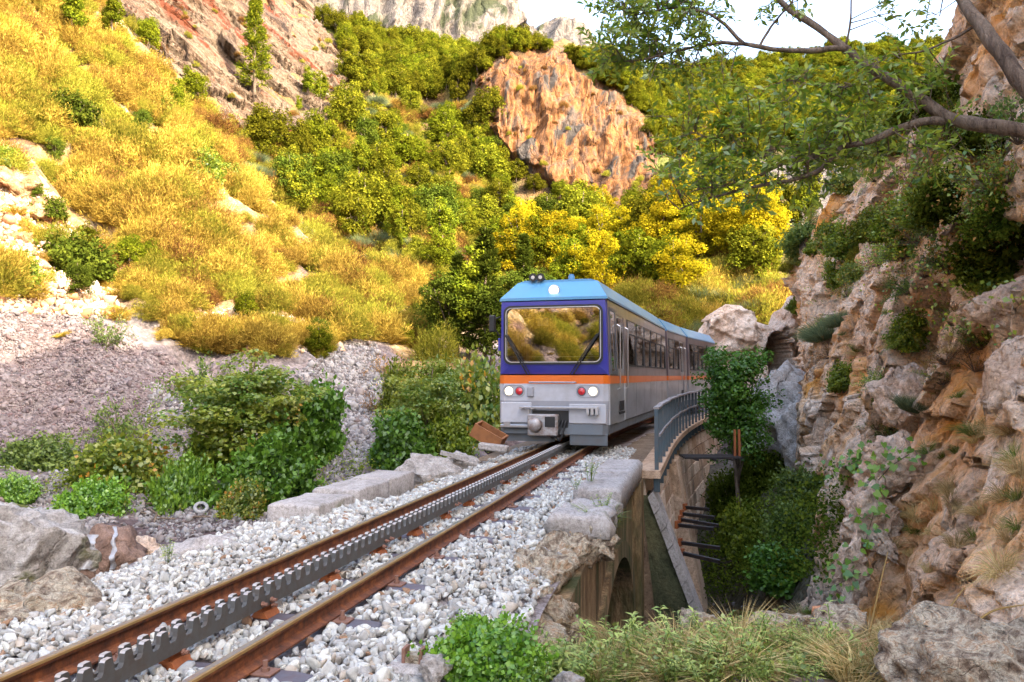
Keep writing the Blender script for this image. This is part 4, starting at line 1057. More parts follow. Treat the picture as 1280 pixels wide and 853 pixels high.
def car(root, L, wins, doors, cab=0.0, left_wins=None):
    # local: x right, y back along the car, z up. wins/doors are (y0, y1) openings
    zs, zh, zt = 1.46, 2.40, 2.62
    ops = sorted([(a, b, 'w') for a, b in wins] + [(a, b, 'd') for a, b in doors])
    for sg, nm in ((1, 'right'), (-1, 'left')):
        # lower wall, pillars, header
        lo = MB(); band = MB(); st = MB()
        y = 0.10 if cab else 0.0
        edges = [(y, L)]
        solid = []
        cur = y
        for a, b, k in ops:
            if k == 'd': solid.append((cur, a)); cur = b
        solid.append((cur, L))
        for a, b in solid:
            if b - a < .01: continue
            lo.add(*_wallbox(sg, a, b, .42, 1.13)); st.add(*_wallbox(sg, a, b, 1.13, 1.27, .004)); band.add(*_wallbox(sg, a, b, 1.27, zs))
        band.add(*_wallbox(sg, y, L, zh, zt))
        cur = y
        for a, b, k in ops:
            if a - cur > .005: band.add(*_wallbox(sg, cur, a, zs, zh))
            cur = b
        if L - cur > .005: band.add(*_wallbox(sg, cur, L, zs, zh))
        o = lo.build('side_panel', M['side_silver'], root); o = band.build('window_band', M['side_dark'], root); o = st.build('stripe', M['orange'], root)
        mb = MB(); mb.add(*_wallbox(sg, y, L, .26, .42, -.02)); mb.build('skirt', M['skirt'], root)
        for ys_ in np.arange(y + 2.05, L - .2, 1.28):
            mb = MB(); mb.add(*_wallbox(sg, ys_, ys_ + .012, .43, 1.12, .003)); mb.build('panel_seam', M['frame_grey'], root)
        # drip rail
        mb = MB(); mb.add(*_wallbox(sg, y, L, zt - .02, zt + .02, .018)); mb.build('drip_rail', M['frame_grey'], root)
        for a, b in wins:
            w = MB(); x = sg * HW
            for (u0, u1, v0, v1) in ((a, a + .035, zs, zh), (b - .035, b, zs, zh), (a + .035, b - .035, zs, zs + .035), (a + .035, b - .035, zh - .035, zh), (a + .035, b - .035, 2.10, 2.13)):
                w.add(*_wallbox(sg, u0, u1, v0, v1, .008))
            wo = w.build('window', M['black'], root)
            g = MB(); g.box(x - sg * .030, x - sg * .024, a + .03, b - .03, zs + .03, 2.105); g.build('pane', M['pane'], wo)
            g = MB(); g.box(x - sg * .020, x - sg * .014, a + .03, b - .03, 2.125, zh - .03); g.build('pane', M['pane'], wo)
        for a, b in doors:
            d = MB(); d.add(*_wallbox(sg, a + .015, b - .015, .40, 1.13, -.012)); d.add(*_wallbox(sg, a + .015, b - .015, 1.27, 1.40, -.012)); d.add(*_wallbox(sg, a + .015, a + .13, 1.40, 2.34, -.012)); d.add(*_wallbox(sg, b - .13, b - .015, 1.40, 2.34, -.012)); d.add(*_wallbox(sg, a + .015, b - .015, 2.34, zh, -.012))
            do = d.build('door', M['side_silver'], root)
            d = MB(); d.add(*_wallbox(sg, a + .015, b - .015, 1.13, 1.27, -.010)); d.build('stripe', M['orange'], do)
            x = sg * (HW - .03)
            g = MB(); g.box(x - .003, x + .003, a + .12, b - .12, 1.39, 2.35); g.build('pane', M['pane'], do)
            for yy in (a - .04, b + .04):
                h = MB(); xx = sg * (HW + .05); h.tube([(sg * HW * .99, yy, 1.02), (xx, yy, 1.05), (xx, yy, 2.18), (sg * HW * .99, yy, 2.21)], .014, 6); h.build('handle', M['alu'], do)
            # foot step below the door
            st2 = MB(); st2.box(sg * HW - sg * .10 if sg > 0 else sg * HW - .02, sg * HW + .02 if sg > 0 else sg * HW + .10, a + .15, b - .15, .56, .60); st2.box(min(sg * HW, sg * (HW + .012)), max(sg * HW, sg * (HW + .012)), a + .2, b - .2, .62, .80); st2.build('foot_step', M['black'], do)
    # floor, interior
    mb = MB(); mb.box(-HW + .06, HW - .06, .12, L - .02, .70, .78); mb.build('floor', M['interior'], root)
    y = cab + .5
    while y < L - .7:
        mb = MB()
        for x0, x1 in ((-.88, -.25), (.25, .88)):
            mb.box(x0, x1, y, y + .45, .95, 1.16, .03); mb.box(x0, x1, y + .40, y + .50, 1.1, 1.78, .03)
        mb.build('seat', M['seat'], root); y += .95
    # bogies
    for yb_ in (1.9, L - 1.5):
        if L < 5 and yb_ > 2: continue
        b = MB(); b.box(-.55, .55, yb_ - .75, yb_ + .75, .28, .42, .02); bo = b.build('bogie', M['black'], root)
        for dy in (-.48, .48):
            for x in (-.4, .4):
                w = MB(); w.tube([(x - .05, yb_ + dy, .33), (x + .05, yb_ + dy, .33)], .33, 20); w.tube([(x - .055, yb_ + dy, .33), (x + .055, yb_ + dy, .33)], .12, 12); w.build('wheel', M['worn_steel'], bo)
    b = MB(); b.box(-.8, .8, .4, L - .3, .42, .70); b.build('underframe', M['black'], root)
def _wallbox(sg, y0, y1, z0, z1, proud=0.0, th=.055):
    def w(z): return (HW + proud) - max(0, z - 1.3) * .03
    V = []
    for y in (y0, y1):
        for z in (z0, z1):
            V += [(sg * (w(z) - th), y, z), (sg * w(z), y, z)]
    F = [(0, 1, 3, 2), (4, 6, 7, 5), (1, 5, 7, 3), (0, 2, 6, 4), (2, 3, 7, 6), (0, 4, 5, 1)]
    if sg < 0: F = [tuple(reversed(f)) for f in F]
    return V, F
def roof(root, L, y0, front=0.0):
    # chamfered roof, with a front slope over the cab
    sec = [(-.985, 2.61), (-.965, 2.66), (-.74, 2.97), (-.60, 3.01), (.60, 3.01), (.74, 2.97), (.965, 2.66), (.985, 2.61)]
    V = []; ys = [y0, y0 + front * 1.0, L]
    for i, y in enumerate(ys):
        for j, (x, z) in enumerate(sec):
            if i == 0 and front: V.append((x, y0, min(z, 2.64)) if abs(x) > .95 else (x * 1.0, y + (z - 2.64) / .37 * front * .9, z))
            else: V.append((x, y, z))
    n = len(sec)
    if front:
        # front edge: bottom line at y0, top line set back
        V = [(x * (1.0 if abs(x) > .95 else 1.0), (y0 if z < 2.7 else y0 + front), z) for x, z in sec] + [(x, L, z) for x, z in sec]
        F = [(i, i + 1, n + i + 1, n + i) for i in range(n - 1)] + [(0, 1, 6, 7), (1, 2, 5, 6), (2, 3, 4, 5), tuple(n + k for k in reversed(range(n)))]
    else:
        V = [(x, y0, z) for x, z in sec] + [(x, L, z) for x, z in sec]
        F = [(i, i + 1, n + i + 1, n + i) for i in range(n - 1)] + [tuple(reversed(range(n))), tuple(n + k for k in range(n))]
    mb = MB(); mb.add(V, F); o = mb.build('roof', M['roof_blue'], root); recalc(o.data)
    return o
def rounded_rect(x0, x1, z0, z1, r, n=6):
    pts = []
    for cx, cz, a0 in ((x1 - r, z1 - r, 0), (x0 + r, z1 - r, 90), (x0 + r, z0 + r, 180), (x1 - r, z0 + r, 270)):
        for k in range(n + 1):
            a = math.radians(a0 + 90 * k / n); pts.append((cx + r * math.cos(a), cz + r * math.sin(a)))
    return pts
def ring_y(outer, inner, y0, y1):
    # flat ring between two outlines of equal count, thickness y0..y1 (y0 towards the viewer)
    n = len(outer); V = [(x, y0, z) for x, z in outer] + [(x, y0, z) for x, z in inner] + [(x, y1, z) for x, z in outer] + [(x, y1, z) for x, z in inner]
    F = []
    for i in range(n):
        j = (i + 1) % n
        F += [(i, j, n + j, n + i), (i, 2 * n + i, 2 * n + j, j), (n + i, n + j, 3 * n + j, 3 * n + i)]
    return V, F
def disc_y(mb, x, z, r, y0, y1, n=20, bulge=0.0):
    V = [(x + r * math.cos(2 * math.pi * k / n), y0, z + r * math.sin(2 * math.pi * k / n)) for k in range(n)] + [(x + r * math.cos(2 * math.pi * k / n), y1, z + r * math.sin(2 * math.pi * k / n)) for k in range(n)] + [(x, y0 - bulge, z)]
    F = [(k, (k + 1) % n, 2 * n) for k in range(n)] + [(k, n + k, n + (k + 1) % n, (k + 1) % n) for k in range(n)]
    mb.add(V, F)

# leading railcar: front centre on the rails
front_c = Vector((at(691, 560, 14.1)[0], 14.1, 0))
rear_p = Vector((*path(24.1)[0], 0))
dv = rear_p - front_c
head1 = math.atan2(dv.x, dv.y)
car1 = empty('railcar', front_c, -head1)
tag(car1, 'leading railcar with blue roof, navy windscreen surround and orange stripe', 'railcar', 'cars of the train')
L1 = 9.85
car(car1, L1, [(2.3, 3.48), (3.62, 4.80), (4.94, 6.08), (6.22, 7.34), (7.48, 8.5), (8.64, 9.65)], [(.98, 1.86)], cab=2.0)
for sg in (1, -1):   # cab side windows
    w = MB(); w.add(*_wallbox(sg, .20, .84, 1.30, 1.36, .012)); w.add(*_wallbox(sg, .20, .84, 2.42, 2.48, .012)); w.add(*_wallbox(sg, .20, .26, 1.36, 2.42, .012)); w.add(*_wallbox(sg, .78, .84, 1.36, 2.42, .012)); wo = w.build('cab_window', M['frame_grey'], car1)
    g = MB(); g.add(*_wallbox(sg, .26, .78, 1.36, 2.42, .004, .02)); g.build('pane', M['windscreen'], wo)
roof(car1, L1, 0.0, front=.36)
# front end: rounded-cornered faces built in bands (z0, z1, half width, y at corner)
def front_band(z0, z1, w0, w1, mat, name, yf0=0.0, yf1=0.0, th=.10):
    ch = .10
    def sec(z, w, yf): return [(-w, .14 + yf, z), (-w + .02, .06 + yf, z), (-w + ch, .0 + yf, z), (w - ch, .0 + yf, z), (w - .02, .06 + yf, z), (w, .14 + yf, z)]
    a = sec(z0, w0, yf0); b = sec(z1, w1, yf1); n = 6
    inn = [(x * .93, y + th, z) for x, y, z in a] + [(x * .93, y + th, z) for x, y, z in b]
    V = a + b + inn
    F = [(i, i + 1, n + i + 1, n + i) for i in range(n - 1)] + [(n + i, n + i + 1, 3 * n + i + 1, 3 * n + i) for i in range(n - 1)] + [(i + 1, i, 2 * n + i, 2 * n + i + 1) for i in range(n - 1)]
    mb = MB(); mb.add(V, F); return mb.build(name, mat, car1)
# navy surround with the windscreen opening
wo_, wi_ = rounded_rect(-.90, .90, 1.47, 2.52, .13), rounded_rect(-.90 + .05, .90 - .05, 1.47 + .05, 2.52 - .05, .10)
n = len(wo_)
outer = []
def nav_w(z): return 1.0 - max(0, z - 1.3) * .03
for (x, z) in wo_:
    # push the outline out to the edge of the navy panel
    a = math.atan2((z - 2.0) / .66, x / .93)
    tx, tz = math.cos(a), math.sin(a); k = 1 / max(abs(tx), abs(tz)); tx *= k; tz *= k
    zz = 2.0 + tz * (.62 if tz > 0 else .72); outer.append((tx * (nav_w(zz) - .02), zz))
V, F = ring_y(outer, wo_, 0.0, .06)
V = [(x, y + (.06 if abs(x) > .955 else 0), z) for x, y, z in V]
mb = MB(); mb.add(V, F); o = mb.build('front_panel', M['navy'], car1); recalc(o.data)
for sg in (1, -1):
    mb = MB(); V = []
    for z in (1.28, 2.62):
        w = nav_w(z); V += [(sg * (w - .025), .058, z), (sg * w, .14, z), (sg * (w - .05), .16, z)]
    mb.add(V, [(0, 1, 4, 3), (1, 2, 5, 4)]); o = mb.build('corner_pillar', M['navy'], car1)
V, F = ring_y(wo_, wi_, -.018, .05); mb = MB(); mb.add(V, F); wsc = mb.build('windscreen', M['black'], car1); recalc(wsc.data)
V, F = ring_y(rounded_rect(-.865, .865, 1.505, 2.485, .115), wi_, -.024, -.012); mb = MB(); mb.add(V, F); o = mb.build('trim', M['alu'], wsc); recalc(o.data)
mb = MB(); mb.add([(x, .012 + (z - 1.5) * .02, z) for x, z in wi_], [tuple(reversed(range(n)))]); mb.build('glass', M['windscreen'], wsc)
mb = MB(); mb.box(-.82, .82, .05, .06, 1.60, 1.615); mb.box(-.30, -.10, .10, .11, 2.16, 2.30); mb.build('sun_visor', M['lightgrey'], wsc)
# cab interior
mb = MB(); mb.box(-.86, .86, .25, .75, .8, 1.40, .03); mb.box(-.9, .9, 1.88, 1.92, .78, 2.55); mb.build('cab_desk', M['interior'], car1)
front_band(1.13, 1.28, 1.002, 1.002, M['orange'], 'stripe')
front_band(.83, 1.13, 1.0, 1.0, M['lightgrey'], 'front_apron')
front_band(.42, .83, .985, 1.0, M['midgrey'], 'front_apron_lower', .02, 0)
front_band(.25, .42, .99, .985, M['skirt'], 'bumper', -.03, .0)
mb = MB(); mb.box(-.93, .02, .06, .10, .11, .26); mb.build('rail_guard', M['skirt'], car1)
mb = MB(); mb.box(.30, .97, .0, .04, .06, .26, .01); mb.build('rail_guard', M['skirt'], car1)
# pale lower lip between the cut-out and the corners
mb = MB(); mb.box(-.95, -.38, -.012, .03, .44, .80, .01); mb.build('apron_plate', M['lightgrey'], car1)
mb = MB(); mb.box(.29, .95, -.012, .03, .44, .78, .01); mb.build('apron_plate', M['lightgrey'], car1)
mb = MB(); mb.box(-.37, .28, -.010, .02, .28, .66); mb.build('coupler_recess', M['black'], car1)
# coupler box
mb = MB(); mb.box(-.42, .12, -.16, .02, .22, .60, .02); cpl = mb.build('coupler', M['worn_steel'], car1)
mb = MB(); mb.box(-.10, .08, -.172, -.15, .38, .56); mb.build('coupler_opening', M['black'], cpl)
V = []; F = []; nn_ = 18
for r_, y_ in ((.05, -.30), (.11, -.27), (.135, -.22), (.10, -.20), (.06, -.17)):
    V += [(-.27 + r_ * math.cos(2 * math.pi * k / nn_), y_, .42 + r_ * math.sin(2 * math.pi * k / nn_)) for k in range(nn_)]
for i in range(4):
    for k in range(nn_): F.append((i * nn_ + k, i * nn_ + (k + 1) % nn_, (i + 1) * nn_ + (k + 1) % nn_, (i + 1) * nn_ + k))
F.append(tuple(range(nn_)))
mb = MB(); mb.add(V, F); o = mb.build('buffer', M['worn_steel'], cpl, smooth=True); recalc(o.data)
for i, (x0, x1, dp) in enumerate(((.14, -.02, .14), (.20, .02, .10), (.25, .08, .18))):
    mb = MB(); mb.tube([(x0 + (x1 - x0) * t, -.06 - .05 * math.sin(math.pi * t), .50 - .30 * t - dp * math.sin(math.pi * t)) for t in np.linspace(0, 1, 12)], .017, 6); mb.build('hose', M['black'], car1, smooth=True)
# lamps
for x, mt, nm, r_ in ((-.80, 'lens_white', 'headlight', .072), (-.61, 'lens_red', 'tail_light', .062), (.52, 'lens_red', 'tail_light', .062), (.72, 'lens_white', 'headlight', .072)):
    mb = MB(); disc_y(mb, x, 1.0, r_ * 1.28, -.012, .02); o = mb.build(nm, M['frame_grey' if mt == 'lens_red' else 'alu'], car1); recalc(o.data)
    mb = MB(); disc_y(mb, x, 1.0, r_, -.016, -.01, bulge=.02); g = mb.build('lens', M[mt], o)
for x0, x1 in ((-.92, -.50), (.42, .84)):
    mb = MB(); V, F = ring_y(rounded_rect(x0, x1, .89, 1.11, .105), rounded_rect(x0 + .015, x1 - .015, .905, 1.095, .09), -.008, .02); mb.add(V, F); mb.build('lamp_bezel', M['midgrey'], car1)
mb = MB(); disc_y(mb, -.0, 2.795, .10, .10, .22); rl_ = mb.build('roof_headlight', M['alu'], car1); recalc(rl_.data)
mb = MB(); disc_y(mb, -.0, 2.795, .082, .085, .10, bulge=.02); mb.build('lens', M['lens_white'], rl_)
# socket box, grab rail, front step bar
mb = MB(); mb.box(-.46, -.34, -.05, .01, .90, 1.08, .015); mb.build('socket_box', M['midgrey'], car1)
mb = MB(); mb.tube([(-.42, .0, 1.155), (-.42, -.05, 1.155), (.42, -.05, 1.155), (.42, .0, 1.155)], .013, 6); mb.build('grab_rail', M['alu'], car1)
mb = MB(); mb.box(-.58, .82, -.12, -.04, .695, .735, .008)
for x in (-.56, -.36, .62, .70, .78): mb.box(x, x + .05, -.13, .0, .60 if x > .5 else .69, .73)
mb.build('step_bar', M['alu'], car1)
mb = MB(); mb.box(-.93, -.42, -.14, .02, .36, .41, .01); mb.box(-.44, -.41, -.06, 0, .40, .70); mb.box(-.86, -.74, -.15, -.10, .40, .46); mb.build('foot_step', M['alu'], car1)
# wipers
for x0, x1, xp in ((-.46, -.88, 1), (.38, .84, -1)):
    mb = MB()
    mb.tube([(x0, -.03, 1.30), (x0 * .5 + x1 * .5, -.05, 1.68), (x1, -.035, 2.02)], .014, 6); mb.tube([(x0 + .06 * xp, -.03, 1.30), (x0 * .5 + x1 * .5 + .05 * xp, -.05, 1.66), (x1 + .04 * xp, -.035, 2.0)], .009, 6)
    mb.tube([(x1 + .0, -.03, 1.60), (x1 + .005, -.03, 2.42)], .010, 6); mb.build('wiper', M['black'], car1)
# mirror on the left, horns and aerial on the roof
mb = MB(); mb.box(-1.17, -1.05, -.06, .02, 2.06, 2.36, .02); mb.tube([(-1.06, .0, 2.1), (-.98, .1, 1.95)], .015, 6); mb.tube([(-1.06, .0, 2.3), (-.97, .1, 2.35)], .012, 6); mb.build('mirror', M['black'], car1)
mb = MB(); mb.box(-1.03, -.98, .06, .14, 1.72, 1.95, .01); mb.build('side_marker', M['navy'], car1)
for x in (-.44, -.30):
    mb = MB(); mb.tube([(x, .30, 3.06), (x, .36, 3.06), (x, .70, 3.05)], [.075, .045, .02], 16); h_ = mb.build('horn', M['black'], car1)
    mb = MB(); disc_y(mb, x, 3.06, .035, .295, .30, 12); mb.build('diaphragm', M['alu'], h_)
mb = MB(); mb.tube([(.18, .75, 2.99), (.18, .75, 3.12)], .06, 12); mb.tube([(.18, .75, 3.10), (.18, .75, 3.15)], .045, 12); mb.build('aerial', M['roof_blue'], car1)

def follow_car(s0, s1, wins, doors, label):
    p0 = Vector((*path(s0)[0], 0)); p1 = Vector((*path(s1)[0], 0)); d = p1 - p0
    c = empty('railcar', p0, -math.atan2(d.x, d.y))
    tag(c, label, 'railcar', 'cars of the train')
    car(c, d.length, wins, doors); roof(c, d.length, 0.0)
    for yy in (.02, d.length - .06):
        mb = MB(); mb.box(-.94, -.45, yy, yy + .04, .45, 2.62); mb.box(.45, .94, yy, yy + .04, .45, 2.62); mb.build('end_wall', M['side_dark'], c)
    mb = MB(); mb.box(-.45, .45, -.30, .06, .55, 2.5, .02); mb.build('gangway', M['black'], c)
    return c
follow_car(24.25, 28.4, [(.25, 1.25), (1.45, 2.35)], [(2.6, 3.45)], 'short middle section of the train with one door')
follow_car(28.8, 35.0, [(.35 + i * .88, 1.15 + i * .88) for i in range(5)], [(4.8, 5.5)], 'rear railcar curving away behind the leading one')

# ------------------------------------------------------------------ foliage builders
def unit(a): return a / np.maximum(np.linalg.norm(a, axis=1), 1e-9)[:, None]
def leaves(C, T, Nn, L, W, wide=.42, droop=0.0):
    # kite-shaped leaves: base point C, direction T, facing Nn
    T = unit(T); B_ = unit(np.cross(Nn, T)); Nn = np.cross(T, B_)
    L = np.broadcast_to(L, len(C))[:, None]; W = np.broadcast_to(W, len(C))[:, None]
    a = C; t = C + T * L - Nn * L * droop; m = C + T * L * wide + Nn * L * .06
    V = np.stack((a, m + B_ * W * .5, t, m - B_ * W * .5), 1).reshape(-1, 3)
    F = np.arange(len(C) * 4).reshape(-1, 4)
    return V, F
def rdir(r, n): return unit(r.normal(size=(n, 3)))
def crown_np(seed, R, cz, n_cl, r_cl, n_leaf, L, W, zmin=-.35, hollow=.45, squash=.8, out=.6, lean=0.0):
    r = np.random.default_rng(seed)
    D = rdir(r, n_cl * 4); D = D[D[:, 2] > zmin][:n_cl]
    rad = r.uniform(hollow, 1.0, len(D)) ** .7
    CC = D * rad[:, None] * (np.array(R) - r_cl * .5) * r.uniform(.62, 1.25, (len(D), 1)) + np.array((0, 0, cz))
    rc = r_cl * r.uniform(.55, 1.25, len(D))
    k = r.integers(0, len(D), n_leaf)
    d = rdir(r, n_leaf); u = r.uniform(.35, 1, n_leaf) ** .5
    P = CC[k] + d * (u * rc[k])[:, None] * np.array((1, 1, squash))
    Nn = unit(d * out + r.normal(size=(n_leaf, 3)) * .45 + np.array((0, 0, .45)))
    T = r.normal(size=(n_leaf, 3)) + d * .5
    T = T - Nn * (T * Nn).sum(1)[:, None]
    ct = r.uniform(0, 1, len(D))
    tint = np.clip(ct[k] * .55 + r.uniform(0, .45, n_leaf), 0, 1)
    s = r.uniform(.7, 1.3, n_leaf)
    V, F = leaves(P, T, Nn, L * s, W * s)
    return V, F, np.repeat(tint, 4), CC
def limb_mesh(mb, base, H, CC, seed, r0, ncl=9, wob=.08):
    r = random.Random(seed)
    top = Vector((wob * r.uniform(-2, 2), wob * r.uniform(-2, 2), H))
    pts = [Vector(base).lerp(top, t) + Vector((r.uniform(-wob, wob), r.uniform(-wob, wob), 0)) * (t > 0) for t in (0, .2, .45, .7, 1)]
    mb.tube(pts, [r0 * 1.25, r0, r0 * .8, r0 * .6, r0 * .25], 7)
    idx = list(range(len(CC))); r.shuffle(idx)
    for i in idx[:ncl]:
        c = Vector(CC[i]); t = r.uniform(.25, .8); b = pts[0].lerp(pts[-1], t)
        mid = b.lerp(c, .5) + Vector((r.uniform(-wob, wob), r.uniform(-wob, wob), -abs(c.z - b.z) * .1))
        mb.tube([b, mid, c], [r0 * .42, r0 * .26, r0 * .08], 5)
M['leaf_bush'] = leaf_mat('leaf_bush', (0.055, 0.1, 0.007), (0.22, 0.26, 0.02), trans=.4, gloss=.02, var=.2)
M['dead_leaf'] = leaf_mat('dead_leaf', (0.14, 0.065, 0.02), (0.44, 0.25, 0.08), trans=.3, gloss=0, var=.3)
M['bark'] = rock_mat('bark', [(0.3, (0.07, 0.05, 0.04)), (0.5, (0.16, 0.12, 0.09)), (0.7, (0.24, 0.19, 0.15))], scale=4, fine=26, crack=8, bump=.8, bdist=.02, stretch=(2, 2, .4))
M['leaf_olive'] = leaf_mat('leaf_olive', (0.036, 0.052, 0.004), (0.2, 0.19, 0.014), trans=0.38, gloss=0, var=.35)
M['leaf_green'] = leaf_mat('leaf_green', (0.042, 0.066, 0.004), (0.18, 0.19, 0.012), trans=0.4, gloss=0, var=.3)
M['leaf_yellow'] = leaf_mat('leaf_yellow', (0.13, 0.125, 0.005), (0.46, 0.36, 0.014), trans=0.45, gloss=0, var=.25)
M['leaf_dark'] = leaf_mat('leaf_dark', (0.03, 0.05, 0.006), (0.105, 0.13, 0.015), trans=0.3, gloss=0, var=.25)
M['leaf_ivy'] = leaf_mat('leaf_ivy', (0.030, 0.085, 0.008), (0.12, 0.25, 0.02), trans=0.3, gloss=.03, var=.15)
M['leaf_bright'] = leaf_mat('leaf_bright', (0.064, 0.184, 0.012), (0.224, 0.4, 0.024), trans=0.4, gloss=.05, var=.2)
M['leaf_maple'] = leaf_mat('leaf_maple', (0.06, 0.14, 0.015), (0.30, 0.30, 0.03), trans=.45, gloss=.04, var=.2, autumn=(0.45, 0.22, 0.02))
M['leaf_conifer'] = leaf_mat('leaf_conifer', (0.05, 0.085, 0.006), (0.21, 0.22, 0.015), trans=0.35, gloss=0, var=.2)
M['leaf_blue'] = leaf_mat('leaf_blue', (0.06, 0.11, 0.022), (0.19, 0.26, 0.05), trans=0.35, gloss=.02, var=.2)
M['leaf_over'] = leaf_mat('leaf_overhang', (0.09, 0.22, 0.015), (0.46, 0.56, 0.05), trans=0.5, gloss=.06, var=.2)
M['gold'] = leaf_mat('golden_scrub', (0.125, 0.070, 0.010), (0.47, 0.335, 0.062), trans=.35, gloss=0, var=.35)
M['gold_green'] = leaf_mat('yellow_green_scrub', (0.09, 0.1, 0.01), (0.34, 0.3, 0.04), trans=.35, gloss=0, var=.3)
M['rusty'] = leaf_mat('rusty_scrub', (0.076, 0.0333, 0.0095), (0.257, 0.133, 0.038), trans=.3, gloss=0, var=.3)
M['straw'] = leaf_mat('straw', (0.34, 0.23, 0.09), (0.70, 0.56, 0.28), trans=.3, gloss=0, var=.2)
M['grass'] = leaf_mat('grass', (0.07, 0.13, 0.02), (0.26, 0.30, 0.05), trans=.35, gloss=.03, var=.3)
M['greygreen'] = leaf_mat('grey_green_brush', (0.07, 0.10, 0.05), (0.22, 0.26, 0.13), trans=.3, gloss=0, var=.2)
M['herb'] = leaf_mat('herb', (0.14, 0.23, 0.03), (0.46, 0.52, 0.12), trans=.35, gloss=.05, var=.2)

PROTO = {}
def tree_proto(key, name, H, R, cz, n_cl, r_cl, n_leaf, L, W, mat, seed, r0, **kw):
    root = empty(name)
    V, F, T, CC = crown_np(seed, R, cz, n_cl, r_cl, n_leaf, L, W, **kw)
    mb = MB(); limb_mesh(mb, (0, 0, -.25), H * .86, CC, seed, r0, ncl=12, wob=.03 * H)
    mb.build('trunk', M['bark'], root, smooth=True)
    mobj('crown', V, F, mat, root, tint=T)
    PROTO[key] = [root, False, H]
tree_proto('olive1', 'broadleaf_tree', 5.0, (2.2, 2.2, 2.4), 2.5, 70, .60, 7000, .19, .15, M['leaf_olive'], 1, .12, zmin=-.85)
tree_proto('olive2', 'broadleaf_tree', 5.0, (1.8, 2.0, 2.5), 2.5, 60, .55, 6000, .19, .15, M['leaf_olive'], 2, .11, zmin=-.85)
tree_proto('green1', 'broadleaf_tree', 5.0, (2.0, 1.9, 2.4), 2.5, 64, .56, 6500, .19, .14, M['leaf_green'], 3, .11, zmin=-.85)
tree_proto('yellow1', 'broadleaf_tree', 6.0, (2.6, 2.6, 2.9), 3.0, 90, .58, 9500, .16, .13, M['leaf_yellow'], 4, .13, hollow=.35, zmin=-.85)
tree_proto('yellow2', 'broadleaf_tree', 6.0, (2.3, 2.4, 3.0), 3.0, 80, .56, 8500, .16, .13, M['leaf_yellow'], 5, .13, hollow=.35, zmin=-.85)
tree_proto('dark1', 'broadleaf_tree', 5.0, (1.8, 1.8, 2.4), 2.5, 60, .54, 8500, .13, .10, M['leaf_dark'], 6, .10, zmin=-.85)
tree_proto('maple', 'young_maple_tree', 3.0, (1.3, 1.25, 1.5), 1.5, 130, .30, 12000, .075, .065, M['leaf_maple'], 7, .045, hollow=.15, squash=.5, zmin=-.9)
tree_proto('slim', 'slender_tree', 5.0, (1.0, 1.0, 2.5), 2.5, 60, .38, 5600, .14, .10, M['leaf_conifer'], 8, .08, hollow=.2)
def conifer_proto(key, name, H, seed, mat, n=5200):
    r = np.random.default_rng(seed); root = empty(name)
    mb = MB(); mb.tube([(0, 0, -.3), (.02, .03, H * .4), (0, 0, H)], [.13, .08, .015], 7)
    P = []; T = []
    for k in range(130):
        z = H * (.12 + .86 * (k / 130) ** .9); Lb = (1.15 * (1 - (z / H) ** 1.25) + .12) * r.uniform(.7, 1.15) * H / 6.5; a = r.uniform(0, 2 * np.pi)
        d = np.array((np.cos(a), np.sin(a), .12 + .25 * z / H))
        if k % 3 == 0: mb.tube([(0, 0, z), tuple(d * Lb + np.array((0, 0, z)))], [.025, .006], 4)
        t = r.uniform(.15, 1, n // 130)
        P.append(d * (t * Lb)[:, None] + np.array((0, 0, z)) + r.normal(size=(len(t), 3)) * .06 * H / 6.5); T.append(d + r.normal(size=(len(t), 3)) * .6)
    P = np.concatenate(P); T = np.concatenate(T)
    V, F = leaves(P, T, unit(r.normal(size=P.shape) * .6 + np.array((0, 0, 1))), r.uniform(.16, .34, len(P)) * H / 6.5, .075 * H / 6.5)
    mb.build('trunk', M['bark'], root, smooth=True)
    mobj('crown', V, F, mat, root, tint=np.repeat(r.uniform(0, 1, len(P)), 4))
    PROTO[key] = [root, False, H]
conifer_proto('pine', 'pine_tree', 6.5, 11, M['leaf_conifer'])
conifer_proto('fir', 'conifer_tree', 6.5, 12, M['leaf_dark'], 7800)
def bush_np(seed, R, n_leaf, L, W, upright=.3, shell=.75, nlobe=10, dens=1.0, cz=None):
    r = np.random.default_rng(seed)
    D = rdir(r, n_leaf); D[:, 2] = np.abs(D[:, 2]) * 1.0 - .08; D = unit(D)
    lob = rdir(r, nlobe); lob[:, 2] = np.abs(lob[:, 2]); amp = r.uniform(.1, .5, nlobe)
    bump = (np.exp(6 * (D @ lob.T - 1)) * amp).sum(1)
    hole = fbm(D * 3.1 + seed, 3, seed)
    rad = (0.72 + bump * .5 + hole * .42) * (shell + (1 - shell) * r.uniform(0, 1, n_leaf) ** .5) * np.where(r.uniform(size=n_leaf) > .9, r.uniform(.9, 1.22, n_leaf), r.uniform(.84, 1.04, n_leaf))
    P = D * rad[:, None] * np.array(R)
    Nn = unit(D + r.normal(size=D.shape) * .45 + np.array((0, 0, .3)))
    T = unit(r.normal(size=D.shape) + D * upright * 2 + np.array((0, 0, upright * 1.5 - .15)))
    s = r.uniform(.65, 1.3, n_leaf)
    V, F = leaves(P, T, Nn, L * s, W * s)
    tint = np.clip(.35 + hole * .5 + r.uniform(-.3, .45, n_leaf), 0, 1)
    return V, F, np.repeat(tint, 4)
